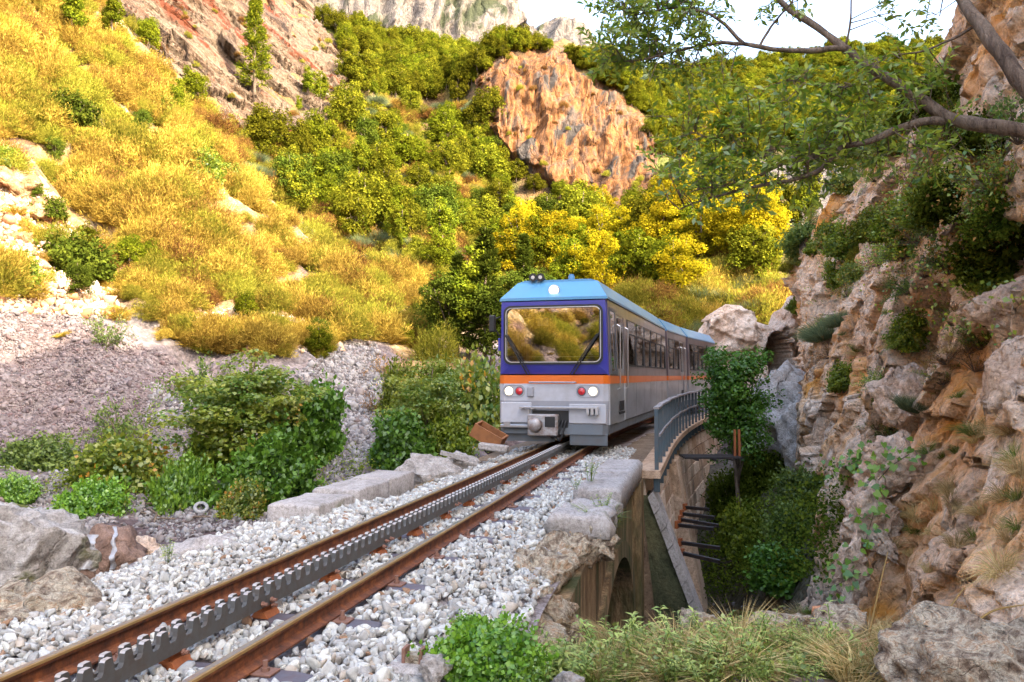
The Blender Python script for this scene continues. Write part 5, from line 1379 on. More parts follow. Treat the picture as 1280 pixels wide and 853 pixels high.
def stems_mb(seed, R, n=9, r0=.012, z0=-.12):
    r = random.Random(seed); mb = MB()
    for k in range(n):
        a = r.uniform(0, 6.28); q = r.uniform(.2, .75); top = Vector((math.cos(a) * R[0] * q, math.sin(a) * R[1] * q, R[2] * r.uniform(.45, .85)))
        b = Vector((r.uniform(-.06, .06), r.uniform(-.06, .06), z0))
        mb.tube([b, b.lerp(top, .5) + Vector((0, 0, .06 * R[2])), top], [r0, r0 * .75, r0 * .3], 5)
    return mb
def bush_proto(key, name, R, n_leaf, L, W, mat, seed, **kw):
    root = empty(name)
    stems_mb(seed, R, r0=.02 * max(R)).build('stem', M['bark'], root)
    V, F, T = bush_np(seed, R, n_leaf, L, W, **kw)
    mobj('foliage', V, F, mat, root, tint=T)
    PROTO[key] = [root, False, R[2]]
bush_proto('ivy', 'ivy_covered_bush', (.66, .60, .62), 9000, .06, .055, M['leaf_ivy'], 21, shell=.9, nlobe=4)
bush_proto('ivy2', 'leafy_bush', (.62, .60, .80), 8000, .075, .06, M['leaf_ivy'], 22, shell=.6)
bush_proto('green', 'leafy_bush', (.75, .7, .8), 6500, .085, .06, M['leaf_bush'], 23, shell=.45)
bush_proto('bright', 'leafy_bush', (.8, .7, .5), 6500, .075, .05, M['leaf_bright'], 24, shell=.4)
bush_proto('blue', 'leafy_bush', (.7, .7, .75), 6000, .08, .045, M['leaf_blue'], 25, shell=.4)
bush_proto('darkb', 'leafy_bush', (.7, .7, .8), 6000, .085, .06, M['leaf_dark'], 26, shell=.5)
bush_proto('mapleb', 'leafy_bush', (.7, .7, .8), 4500, .085, .07, M['leaf_maple'], 27, shell=.4)
def tuft_np(seed, n, R, H, w, spread=.9, curve=.25):
    # burst of narrow blades in two segments
    r = np.random.default_rng(seed)
    a = r.uniform(0, 2 * np.pi, n); q = r.uniform(0, 1, n) ** .5
    P = np.c_[np.cos(a) * q * R * .45, np.sin(a) * q * R * .45, -.03 * np.ones(n)]
    out = np.c_[np.cos(a), np.sin(a), np.zeros(n)]
    D = unit(out * (q * spread)[:, None] + np.array((0, 0, 1)) + r.normal(size=(n, 3)) * .22)
    L = H * r.uniform(.45, 1.05, n)
    S = unit(np.cross(D, r.normal(size=(n, 3)))) * (w * r.uniform(.6, 1.3, n))[:, None] * .5
    Mi = P + D * (L * .55)[:, None]; Ti = P + D * L[:, None] + out * (L * curve)[:, None] - np.array((0, 0, 1)) * (L * curve * .5)[:, None]
    V = np.stack((P - S * .7, P + S * .7, Mi + S, Mi - S, Ti), 1).reshape(-1, 3)
    b = np.arange(n) * 5
    return V, [np.stack((b, b + 1, b + 2, b + 3), 1), np.stack((b + 3, b + 2, b + 4), 1)], np.repeat(r.uniform(0, 1, n), 5)
def tuft_proto(key, name, n, R, H, w, mat, seed, **kw):
    root = empty(name); V, F, T = tuft_np(seed, n, R, H, w, **kw)
    mobj('blades', V, F, mat, root, tint=T); PROTO[key] = [root, False, H]
def broom_proto(key, mat, seed, H=.85):
    root = empty('broom_shrub'); r = np.random.default_rng(seed)
    V, F, T = bush_np(seed, (.8, .8, .85), 4600, .13, .017, upright=.75, shell=.3, nlobe=14)
    mobj('foliage', V, F, mat, root, tint=T); stems_mb(seed, (.8, .8, .85), r0=.012).build('stem', M['bark'], root); PROTO[key] = [root, False, H]
broom_proto('broom1', M['gold'], 31); broom_proto('broom2', M['gold_green'], 32); broom_proto('broom3', M['rusty'], 33)
tuft_proto('goldtuft', 'grass_tuft', 420, .5, .55, .016, M['gold'], 37, spread=1.2, curve=.5)
def twig_proto(key, mat, seed, n=900, L=.035):
    root = empty('twiggy_shrub'); r = np.random.default_rng(seed); mb = MB(); C = []; T = []
    for k in range(34):
        d = rdir(r, 1)[0]; d[2] = abs(d[2]) * .8 + .25; d /= np.linalg.norm(d); Lk = r.uniform(.4, .8); bend = r.normal(size=3) * .12 - np.array((0, 0, .08))
        p1 = d * Lk * .55; p2 = d * Lk + bend; mb.tube([(0, 0, -.05), p1, p2], [.007, .004, .0015], 4, cap=False)
        t = r.uniform(.25, 1, n // 34); C.append(np.where(t[:, None] < .55, p1 * (t / .55)[:, None], p1 + (p2 - p1) * ((t - .55) / .45)[:, None]) + r.normal(size=(len(t), 3)) * .025); T.append(d + r.normal(size=(len(t), 3)) * .8)
    C = np.concatenate(C); T = np.concatenate(T); V, F = leaves(C, T, unit(r.normal(size=C.shape) * .6 + np.array((0, -.2, .8))), L * r.uniform(.6, 1.4, len(C)), L * .55)
    mb.build('stem', M['bark'], root); mobj('foliage', V, F, mat, root, tint=np.repeat(r.uniform(0, 1, len(C)), 4)); PROTO[key] = [root, False, .7]
twig_proto('twig1', M['leaf_over'], 41, 1500, .045); twig_proto('twig2', M['leaf_maple'], 42, 1300); twig_proto('twig3', M['dead_leaf'], 43, 700); twig_proto('twig4', M['leaf_blue'], 44, 1600, .05)
tuft_proto('greybrush', 'brush_shrub', 2600, 1.1, .8, .010, M['greygreen'], 34, spread=.9, curve=.15)
tuft_proto('strawtuft', 'grass_tuft', 240, .20, .34, .006, M['straw'], 35, spread=1.0, curve=.45)
tuft_proto('grasstuft', 'grass_tuft', 240, .20, .30, .007, M['grass'], 36, spread=1.0, curve=.45)
RNG = random.Random(5)
def put(key, loc, size, label, cat, group=None, rz=None, squash=None, lean=0.0, name=None):
    p = PROTO[key]
    if not p[1]: o = p[0]; p[1] = True
    else: o = copy_tree(p[0])
    if name: o.name = name
    k = size / p[2]
    o.location = Vector(loc); o.rotation_euler = (RNG.uniform(-1, 1) * lean, RNG.uniform(-1, 1) * lean, RNG.uniform(0, 6.28) if rz is None else rz)
    sq = squash or (1, 1, 1); o.scale = (k * sq[0], k * sq[1], k * sq[2])
    tag(o, label, cat, group)
    return o
def put_px(key, px, py, size_px, label, cat, group=None, sink=.0, **kw):
    h = hit(px, py)
    if h is None: return None
    p, n, i = h
    return put(key, p - Vector((0, 0, sink)), size_px * p.y / FPX, label, cat, group, **kw)

# ------------------------------------------------------------------ covering plants that cannot be counted: points with instances
def scatter(name, pts, scl, protos, label, cat, mats=None, tilt=.15, seed=0, parts=('crown', 'foliage', 'blades')):
    pts = np.asarray(pts, np.float32); n = len(pts)
    r = np.random.default_rng(seed)
    me = bpy.data.meshes.new(name); me.vertices.add(n); me.vertices.foreach_set('co', pts.ravel())
    a = me.attributes.new('rot', 'FLOAT_VECTOR', 'POINT'); a.data.foreach_set('vector', np.c_[r.uniform(-tilt, tilt, n), r.uniform(-tilt, tilt, n), r.uniform(0, 6.28, n)].astype(np.float32).ravel())
    a = me.attributes.new('scl', 'FLOAT', 'POINT'); a.data.foreach_set('value', np.asarray(scl, np.float32))
    a = me.attributes.new('idx', 'INT', 'POINT'); a.data.foreach_set('value', r.integers(0, len(protos), n).astype(np.int32))
    o = link(bpy.data.objects.new(name, me))
    ng = bpy.data.node_groups.new(name, 'GeometryNodeTree')
    ng.interface.new_socket('Geometry', in_out='INPUT', socket_type='NodeSocketGeometry'); ng.interface.new_socket('Geometry', in_out='OUTPUT', socket_type='NodeSocketGeometry')
    gi = ng.nodes.new('NodeGroupInput'); go = ng.nodes.new('NodeGroupOutput'); jn = ng.nodes.new('GeometryNodeJoinGeometry')
    m2p = ng.nodes.new('GeometryNodeMeshToPoints'); ng.links.new(gi.outputs[0], m2p.inputs[0])
    def attr(nm, t):
        x = ng.nodes.new('GeometryNodeInputNamedAttribute'); x.data_type = t; x.inputs[0].default_value = nm; return x.outputs[0]
    for k, key in enumerate(protos):
        src = [c for c in PROTO[key][0].children if c.name.split('.')[0] in parts][0]
        oi = ng.nodes.new('GeometryNodeObjectInfo'); oi.inputs[0].default_value = src; oi.transform_space = 'ORIGINAL'
        iop = ng.nodes.new('GeometryNodeInstanceOnPoints')
        cm = ng.nodes.new('FunctionNodeCompare'); cm.data_type = 'INT'; cm.operation = 'EQUAL'
        ng.links.new(attr('idx', 'INT'), cm.inputs[2]); cm.inputs[3].default_value = k
        ng.links.new(m2p.outputs[0], iop.inputs['Points']); ng.links.new(cm.outputs[0], iop.inputs['Selection']); ng.links.new(oi.outputs['Geometry'], iop.inputs['Instance'])
        e2r = ng.nodes.new('FunctionNodeEulerToRotation'); ng.links.new(attr('rot', 'FLOAT_VECTOR'), e2r.inputs[0]); ng.links.new(e2r.outputs[0], iop.inputs['Rotation'])
        cx = ng.nodes.new('ShaderNodeCombineXYZ')
        s_out = attr('scl', 'FLOAT')
        for q in range(3): ng.links.new(s_out, cx.inputs[q])
        ng.links.new(cx.outputs[0], iop.inputs['Scale']); ng.links.new(iop.outputs[0], jn.inputs[0])
    ng.links.new(jn.outputs[0], go.inputs[0])
    md = o.modifiers.new('scatter', 'NODES'); md.node_group = ng
    tag(o, label, cat, kind='stuff')
    return o
def px_points(poly, n, want, seed):
    # random photo positions inside a polygon, dropped on the surface the ray meets there
    r = random.Random(seed); xs_ = [p[0] for p in poly]; ys_ = [p[1] for p in poly]; out = []
    tries = 0
    while len(out) < n and tries < n * 12:
        tries += 1
        x, y = r.uniform(min(xs_), max(xs_)), r.uniform(min(ys_), max(ys_))
        ins = False; j = len(poly) - 1
        for i in range(len(poly)):
            if (poly[i][1] > y) != (poly[j][1] > y) and x < (poly[j][0] - poly[i][0]) * (y - poly[i][1]) / (poly[j][1] - poly[i][1]) + poly[i][0]: ins = not ins
            j = i
        if not ins: continue
        h = hit(x, y)
        if h and h[2] in want: out.append((h[0], h[1], x, y))
    return out

# ------------------------------------------------------------------ golden slope
LOOK = {'olive1': 'rounded olive green', 'olive2': 'upright olive green', 'green1': 'fresh green', 'yellow1': 'broad golden yellow', 'yellow2': 'tall golden yellow', 'slim': 'slender light green', 'dark1': 'dark green'}
GOLD = [(-10, -10), (115, -10), (215, 90), (300, 195), (375, 295), (430, 310), (530, 355), (560, 395), (530, 440), (440, 420), (400, 450), (250, 440), (120, 395), (-10, 385)]
pts = px_points(GOLD, 3000, (0,), 1)
rr = np.random.default_rng(3)
P = [p for p, n, x, y in pts]
# the slope goes on out of the picture, behind and beside the camera
ex = np.c_[rr.uniform(-50, -12, 3000), rr.uniform(-28, 26, 3000)]
ez = ground_z(ex); keep = ez > 2.2
P += [Vector((a, b, c)) for (a, b), c, k in zip(ex, ez, keep) if k]
S = [(.45 + .95 * rr.uniform() ** 2) * (.9 if q.y < 36 else 1.2) for q in P]
PA = np.array(P)
bare = fbm(PA * .12 + 3.0, 3, 77)
rub = np.array([at(70, 320, 30), at(20, 260, 34), at(110, 370, 29), at(30, 340, 30)])
dr = np.min(np.linalg.norm(PA[:, None] - rub[None], axis=2), 1)
clump = fbm(PA * .30, 3, 79) + rr.normal(size=len(P)) * .10
sel = (bare > -.7) & (clump > -.16) & (dr + rr.normal(size=len(P)) * 1.2 > 3.4)
h3 = fbm(PA * .09, 3, 78) + rr.normal(size=len(P)) * .20
for nm, lo, hi, pr, lab in (('golden_scrub', -.16, 9, ['broom1', 'broom1', 'goldtuft', 'broom2'], 'golden dry broom scrub covering the sunlit slope'), ('rusty_scrub', -.36, -.16, ['broom3', 'broom1', 'goldtuft'], 'rust tinted dry scrub on the sunlit slope'), ('green_scrub', -9, -.36, ['broom2', 'broom1'], 'yellow green scrub on the sunlit slope')):
    ii = [i for i in range(len(P)) if sel[i] and lo <= h3[i] < hi]
    scatter(nm, [P[i] for i in ii], [S[i] for i in ii], pr, lab, 'scrub', tilt=.3, seed=len(ii))
for px, py, s, k, lab in ((150, 250, 46, 'broom3', 'rusty broom shrub in the middle of the golden slope'), (330, 345, 44, 'broom1', 'large golden broom shrub below the crest of the golden slope'), (60, 160, 50, 'broom1', 'large golden broom shrub high on the golden slope'), (175, 262, 40, 'broom3', 'dark rusty shrub beside the middle one on the golden slope'),
                      (250, 330, 42, 'broom1', 'large golden shrub above the bare white rubble'), (120, 330, 40, 'broom3', 'rusty shrub at the edge of the white rubble'), (400, 400, 44, 'broom3', 'rust coloured shrub near the top of the stony gully'), (300, 420, 40, 'broom1', 'golden shrub at the foot of the golden slope'), (470, 395, 46, 'broom3', 'orange brown shrub above the gully'),
                      (440, 360, 46, 'broom3', 'orange shrub on the bank left of the gully'), (510, 380, 40, 'broom1', 'golden shrub below the slender green trees'), (210, 400, 40, 'broom1', 'golden shrub just above the shade line')):
    put_px(k, px, py, s * .62, lab, 'shrub', squash=(1.2, 1.2, 1))
for px, py, s, k in ((90, 62, 95, 'slim'), (140, 55, 70, 'slim'), (222, 155, 60, 'slim'), (240, 130, 50, 'green1'), (185, 62, 45, 'green1'), (470, 292, 40, 'slim'), (485, 310, 42, 'slim'), (505, 320, 38, 'slim'), (560, 330, 35, 'slim')):
    put_px(k, px, py, s, {90: 'tall bright green tree high on the golden slope', 140: 'bright green tree beside the tallest one high on the golden slope', 222: 'slender bright tree on the crest below the rock slabs', 240: 'small round green tree behind the slender one on the crest', 185: 'small round green tree at the foot of the pale slabs', 560: 'single slender tree low on the crest near the train'}.get(px, 'slender bright green tree in the row along the lower crest'), 'tree', 'row of slender trees on the lower crest' if 460 < px < 510 else None)
put_px('pine', 318, 122, 130, 'tall pine standing before the pale rock slabs', 'tree')

for (p, n, x, y) in px_points(GOLD, 48, (0,), 27):
    k = RNG.choice(['green1', 'olive2', 'dark1', 'green', 'darkb']); sz = RNG.uniform(.7, 1.7)
    put(k, p - Vector((0, 0, .1)), sz, f"{'small' if sz < 1.1 else 'larger'} {LOOK.get(k, 'leafy green')} {'bush' if k in ('green', 'darkb') else 'sapling'} dotted among the scrub {'high on' if y < 180 else 'halfway up' if y < 310 else 'low on'} the golden slope", 'bush', 'green plants on the golden slope')
for i, (px, py, sz) in enumerate(((18, 222, (2.0, 1.6, 1.3)), (50, 262, (1.0, .9, .8)), (15, 300, (1.3, 1.2, .9)), (85, 330, (.9, .8, .6)), (225, 262, (.9, .8, .7)), (420, 330, (1.0, .8, .7)), (405, 320, (1.2, 1.0, .8)), (60, 60, (1.1, 1, .8)))):
    h = hit(px, py)
    rock('outcrop', ['big orange tan outcrop at the edge of the golden slope above the rubble', 'smaller tan rock under the big outcrop', 'broad rock amid the white rubble', 'rock at the lower edge of the rubble', 'pale rock in the middle of the golden scrub', 'rust stained rock on the crest by the gully', 'larger rust stained rock on the crest by the gully', 'pale rock high on the golden slope'][i], 'rock', h[0] - Vector((0, 0, sz[2] * .25)), sz, M['sun_rock'], 470 + i, (.2, .3, i), sub=4, cuts=12, cut_lo=.4, cut_hi=.8)

# ------------------------------------------------------------------ trees of the middle slopes
def trees(poly, n, keys, size, zone, group, want=(2,), seed=0, sink=.05):
    for (p, nn, x, y) in px_points(poly, n, want, seed):
        k = RNG.choice(keys); s = RNG.uniform(*size); f = (s - size[0]) / (size[1] - size[0])
        put(k, p - Vector((0, 0, s * sink)), s, f"{'small' if f < .33 else 'large' if f > .67 else 'middle-sized'} {LOOK[k]} tree {zone(x, y)}", 'tree', group, squash=(RNG.uniform(.8, 1.15),) * 2 + (1,), lean=.06)
def zone_slope(x, y):
    if y < 190: return 'just under the ridge wood'
    if x < 430: return 'beside the shaded cleft below the rock slabs'
    if x > 560 and y < 270: return 'on the open slope beneath the fluted cliff'
    if y > 330: return 'low on the slope above the train'
    if x < 540 and y > 270: return 'above the crest of the golden slope'
    return 'in the middle of the wooded slope'
trees([(330, 140), (470, 120), (600, 150), (640, 260), (700, 300), (640, 390), (520, 345), (440, 310), (380, 290), (320, 210)], 115, ['olive1', 'olive2', 'green1', 'dark1', 'olive1', 'slim', 'green1'], (2.6, 7.6), zone_slope, 'trees below the fluted cliff', seed=12)
trees([(380, 20), (470, 52), (600, 80), (600, 95), (590, 130), (470, 125), (430, 130), (400, 60)], 110, ['olive1', 'olive2', 'green1', 'olive1'], (4.0, 6.2), lambda x, y: 'beside the pale rock slabs' if x < 460 else 'in the ridge wood above the slope' if x < 560 else 'next to the left end of the fluted cliff', 'trees on the ridge beside the fluted cliff', seed=13)
trees([(640, 300), (760, 280), (880, 250), (960, 280), (960, 380), (640, 390)], 60, ['yellow1', 'yellow2', 'yellow1', 'green1', 'olive1'], (4.4, 7.4), lambda x, y: 'right above the front of the train' if x < 740 else 'behind the middle of the train' if x < 850 else 'behind the tunnel rock', 'yellow trees behind the train', seed=14)
trees([(800, 150), (960, 190), (1100, 220), (1180, 250), (1000, 290), (860, 280), (815, 240)], 50, ['olive1', 'olive2', 'yellow2', 'green1'], (3.4, 5.4), lambda x, y: 'at the right end of the fluted cliff' if x < 880 else 'around the pale pinkish rock face' if x < 1050 else 'behind the overhanging branches', 'trees right of the fluted cliff', seed=15)
for i, (px, py, s) in enumerate(((598, 150, 26), (606, 175, 30), (622, 200, 28), (645, 222, 30), (668, 236, 26), (700, 246, 30), (722, 262, 28), (752, 274, 34), (785, 282, 30), (812, 270, 34), (830, 240, 30), (828, 190, 28), (812, 165, 24), (790, 128, 22), (765, 106, 20), (735, 80, 20), (712, 66, 18), (685, 58, 18), (655, 60, 20), (628, 68, 20), (606, 85, 22))):
    put_px(['olive1', 'green1', 'yellow2', 'olive2'][i % 4], px, py + 6, s, f"{LOOK[['olive1', 'green1', 'yellow2', 'olive2'][i % 4]]} tree {'along the foot of' if i < 10 else 'along the top of'} the fluted cliff", 'tree', 'trees rimming the fluted cliff', squash=(1.25, 1.25, 1))
for i, (px, py, s, k) in enumerate(((612, 165, 60, 'olive1'), (590, 172, 45, 'olive2'), (420, 250, 70, 'dark1'), (480, 190, 60, 'olive2'), (385, 130, 50, 'slim'), (400, 140, 55, 'slim'))):
    put_px(k, px, py, s, ['big rounded tree at the left foot of the fluted cliff', 'smaller rounded tree beside the big one at the left foot of the fluted cliff', 'dark tree in the shaded cleft under the slabs', 'rounded olive tree below the ridge wood', 'slim tree under the red rock slabs', 'slim tree under the red rock slabs'][i], 'tree', 'slim trees under the slabs' if i > 3 else None)
P = px_points([(740, 70), (1290, 60), (1290, 260), (1100, 215), (960, 185), (800, 150)], 800, (2,), 16) + px_points([(430, 30), (650, 60), (800, 100), (780, 120), (640, 90), (450, 60)], 160, (2,), 17)
scatter('far_woodland', [p for p, n, x, y in P], [RNG.uniform(.5, .95) for q in P], ['olive1', 'olive2', 'olive1', 'green1'], 'mixed woodland covering the far hills under the sky', 'woodland', seed=4)
P = px_points([(330, 130), (620, 130), (640, 260), (760, 270), (960, 250), (960, 390), (520, 360), (380, 300), (250, 180)], 1100, (2,), 18) + px_points([(700, 350), (980, 350), (980, 425), (760, 435)], 260, (0, 2), 22)
scatter('hillside_scrub', [p for p, n, x, y in P], [RNG.uniform(.7, 2.0) for q in P], ['broom1', 'broom2', 'broom3', 'broom2', 'greybrush'], 'dry brown and green scrub between the hillside trees', 'scrub', seed=6, tilt=.3)
P = px_points([(590, 150), (640, 200), (820, 260), (820, 150), (700, 60), (600, 80)], 22, (3,), 19)
P2 = px_points([(250, 0), (440, 60), (440, 140), (300, 160), (120, 40)], 40, (4,), 20)
scatter('crag_scrub', [p for p, n, x, y in P + P2], [RNG.uniform(.4, 1.0) for q in P + P2], ['broom3', 'broom2'], 'tufts of dry scrub clinging to the rock faces', 'scrub', seed=8, tilt=.4)

# ------------------------------------------------------------------ valley floor plants, left of the track
def bush(key, px, py, w, h, Y, label, cat='bush', group=None, **kw):
    # base at the photo position on the ground; Y only when no ground shows
    hh = hit(px, py); p = hh[0] if (hh and Y is None) else None
    if p is None:
        q = at(px, py, Y); p = Vector((q[0], q[1], ground_z(np.array([[q[0], q[1]]]))[0]))
    R = {'ivy': (.62, .62), 'ivy2': (.62, .80), 'green': (.75, .8), 'bright': (.8, .5), 'blue': (.7, .75), 'darkb': (.7, .8), 'mapleb': (.7, .8), 'maple': (1.3, 3.0), 'greybrush': (.75, .8), 'twig4': (.6, .7), 'twig1': (.6, .7), 'twig3': (.6, .7), 'broom1': (.8, .85), 'broom2': (.8, .75), 'broom3': (.8, .75), 'dark1': (1.8, 5.0), 'slim': (1.0, 5.0), 'green1': (1.9, 5)}[key]
    sz = h * p.y / FPX; wd = w * p.y / FPX / 2
    k = sz / PROTO[key][2]
    return put(key, p - Vector((0, 0, .04)), sz, label, cat, group, squash=(wd / (R[0] * k), wd / (R[0] * k), 1), **kw)
bush('ivy', 330, 624, 122, 72, None, 'smooth dome of dark ivy beside the stone kerb')
bush('ivy2', 388, 575, 95, 88, None, 'dark green leafy bush behind the ivy dome')
bush('maple', 300, 590, 200, 165, None, 'young maple with yellowing leaves in the valley bottom', 'tree')
bush('mapleb', 170, 610, 120, 60, None, 'low green and yellow bush beside the stream bed')
bush('bright', 225, 632, 90, 55, None, 'bright green fern-like bush near the old tyre')
bush('bright', 108, 640, 100, 38, None, 'low bright green bush behind the grey boulder')
bush('green', 265, 590, 80, 60, None, 'mid green bush left of the ivy dome')
bush('mapleb', 300, 645, 60, 40, None, 'small yellow leaved bush at the end of the stone kerb')
bush('blue', 40, 588, 105, 50, None, 'dark green brush at the foot of the scree')
bush('twig4', 150, 550, 90, 65, None, 'grey green brush in the middle of the scree')
bush('twig4', 250, 500, 100, 65, None, 'grey green brush at the edge of the sunlight')
bush('twig4', 130, 432, 60, 50, None, 'dark brush at the top of the scree in the shade edge')
bush('bright', 20, 625, 70, 30, None, 'small green plants in the stream bed gravel')
bush('green', 130, 600, 90, 35, None, 'low green plants between scree and stream bed')
bush('maple', 530, 560, 120, 120, None, 'young tree right of the stony gully', 'tree')
bush('green', 500, 520, 60, 55, None, 'green bush right of the stony gully')
bush('mapleb', 565, 520, 70, 60, None, 'yellowing bush on the bank above the dark one')
bush('ivy2', 500, 590, 90, 70, None, 'dark leafy bush at the foot of the stony gully')
bush('mapleb', 588, 548, 100, 90, None, 'yellow green bush close to the left side of the train')
bush('green', 560, 580, 80, 50, None, 'green bush behind the pale boulders by the train')
bush('darkb', 545, 535, 70, 75, None, 'dark green bush between gully and train')
bush('twig3', 480, 470, 55, 50, None, 'brown dry shrub at the gully edge')
bush('twig3', 468, 515, 50, 50, None, 'reddish dry shrub beside the gully stones')
bush('broom2', 545, 450, 60, 40, None, 'pale green broom above the gully')
for px, py, h, k, lab in ((606, 476, 175, 'fir', 'tall dark conifer standing just left of the train'), (572, 470, 135, 'fir', 'second dark conifer left of the train'), (655, 400, 110, 'fir', 'dark conifer rising above the train roof'), (588, 480, 150, 'slim', 'tall slender tree just left of the train'), (560, 470, 120, 'dark1', 'dark tree left of the train in shade'), (612, 470, 120, 'dark1', 'dark tree half hidden behind the front of the train'), (640, 400, 75, 'dark1', 'dark tree showing above the train roof'), (670, 395, 70, 'dark1', 'dark tree beside the pale one above the train roof')):
    hh = at(px, py, 40 if py > 420 else 58); z = ground_z(np.array([hh[:2]]))[0] if py > 420 else hill_z(np.array([hh[:2]]))[0]
    put(k, (hh[0], hh[1], z - .1), h * hh[1] / FPX + max(0, (hh[2] - z)), lab, 'tree')
# ------------------------------------------------------------------ ravine plants, right of the track
gr = px_points([(905, 600), (1000, 610), (1045, 600), (1050, 720), (900, 760), (870, 740), (900, 640)], 620, (0, 1), 21)
def ground_ivy(name, pts, n_per, spread, L, mat, label, seed, up=.06):
    r = np.random.default_rng(seed)
    C = np.array([p for p, n, x, y in pts]); Nn0 = np.array([n for p, n, x, y in pts])
    C = np.repeat(C, n_per, 0); Nn0 = np.repeat(Nn0, n_per, 0); m = len(C)
    C = C + r.normal(size=(m, 3)) * spread * np.array((1, 1, .35)) + Nn0 * r.uniform(0, up * 2.5, m)[:, None] + np.array((0, 0, up)) * r.uniform(0, 1, (m, 1))
    Nn = unit(Nn0 * .5 + r.normal(size=(m, 3)) * .45 + np.array((0, -.15, .8)))
    T = r.normal(size=(m, 3)) + np.array((0, 0, -.3)); s = r.uniform(.6, 1.4, m)
    V, F = leaves(C, T, Nn, L * s, L * .85 * s, wide=.38, droop=.15)
    o = mobj(name, V, F, mat, tint=np.repeat(r.uniform(0, 1, m), 4)); tag(o, label, 'ground cover', kind='stuff'); return o
ground_ivy('ravine_ivy', gr, 20, .22, .055, M['leaf_dark'], 'dark green ivy and creepers covering the ravine floor', 5, .16)
bush('darkb', 950, 610, 70, 50, None, 'dark bush under the grey rock face in the ravine')
bush('blue', 1010, 630, 80, 50, None, 'blue green bush on the right bank of the ravine')
bush('green', 930, 690, 80, 50, None, 'green bush on the ravine floor below the brackets')
bush('ivy2', 980, 730, 90, 45, None, 'leafy bush on the near edge of the ravine')
bush('blue', 1000, 670, 80, 50, None, 'blue green bush low in the ravine')
bush('darkb', 920, 640, 60, 50, None, 'dark bush at the foot of the viaduct wall')
# tree in front of the rear car
tq = at(923, 600, 20.5); tz = ground_z(np.array([tq[:2]]))[0]
root = empty('ravine_tree', (tq[0], tq[1], tz)); tag(root, 'dark green tree growing from the ravine in front of the rear railcar', 'tree')
Htop = at(918, 412, 20.5)[2] - tz
V1, F1, T1, CC1 = crown_np(71, (1.02, .92, 1.95), Htop - 1.85, 120, .31, 14000, .085, .06, hollow=.25, zmin=-.95)
mb = MB(); limb_mesh(mb, (0, 0, -.2), Htop * .9, CC1, 3, .06, ncl=26, wob=.05); mb.build('trunk', M['bark'], root, smooth=True)
mobj('crown', V1, F1, M['leaf_ivy'], root, tint=T1)

# ------------------------------------------------------------------ plants of the right rock wall
def cliff_px(poly, n, seed): return px_points(poly, n, (1,), seed)
CL_LOOK = {'green': 'fresh green leafy bush', 'blue': 'grey green leafy bush', 'darkb': 'dark green leafy bush', 'mapleb': 'yellowish leafy bush', 'twig1': 'green twiggy shrub', 'twig2': 'yellow green twiggy shrub', 'twig3': 'rusty brown twiggy shrub', 'twig4': 'grey green twiggy shrub', 'greybrush': 'wispy grey green brush', 'broom2': 'pale broom tuft'}
for i, (p, n, x, y) in enumerate(cliff_px([(1000, 240), (1060, 180), (1180, 130), (1280, 150), (1280, 330), (1150, 370), (1000, 330)], 44, 31)):
    k = RNG.choice(['twig1', 'twig1', 'twig4', 'twig2', 'twig3', 'green', 'darkb'] if p.y < 16 else ['green', 'twig1', 'mapleb', 'green', 'twig2', 'blue'])
    sz = RNG.uniform(.35, .62) * (.7 + p.y / 28)
    put(k, p + n * .03, sz, f"{'small' if sz < .5 else 'larger'} {CL_LOOK[k]} {'high on the rock wall behind the bare limb' if y < 230 else 'on the rock wall under the overhanging branches' if x > 1120 else 'on the wooded end of the rock wall'}", 'bush', 'shrubs on the upper rock wall', lean=.5)
for i, (p, n, x, y) in enumerate(cliff_px([(960, 310), (1100, 330), (1260, 340), (1260, 480), (1100, 560), (1040, 500), (960, 400)], 40, 32)):
    k = RNG.choice(['twig2', 'twig3', 'twig4', 'twig1', 'twig3', 'greybrush', 'green'] if p.y < 20 else ['green', 'broom2', 'twig2', 'greybrush', 'mapleb'])
    sz = RNG.uniform(.2, .42) * (.6 + p.y / 24)
    put(k, p + n * .02, sz, f"{'tiny' if sz < .3 else 'small'} {CL_LOOK[k]} {'rooted in cracks near the tunnel end of the rock wall' if x < 1060 else 'rooted in the middle of the rock wall' if x < 1170 else 'rooted beside the jutting pink slab'}", 'bush', 'tufts on the middle rock wall', lean=.5)
st = cliff_px([(1040, 420), (1280, 300), (1280, 720), (1060, 730), (1050, 560)], 60, 33)
scatter('cliff_grass', [p for p, n, x, y in st], [RNG.uniform(.3, .7) for q in st], ['strawtuft', 'grasstuft', 'strawtuft'], 'dry grass tufts growing on the rock wall', 'grass', seed=9, tilt=.7)
st = cliff_px([(1100, 200), (1280, 200), (1280, 340), (1100, 360)], 160, 35)
ground_ivy('dead_leaves', st, 14, .14, .04, M['dead_leaf'], 'rusty dead leaves caught on the rock wall under the branches', 15, .08)
st = cliff_px([(960, 200), (1280, 130), (1280, 420), (1000, 420)], 120, 34)
ground_ivy('cliff_creeper', st, 16, .17, .045, M['leaf_over'], 'small leaved creepers and twigs over the rock wall', 11, .10)
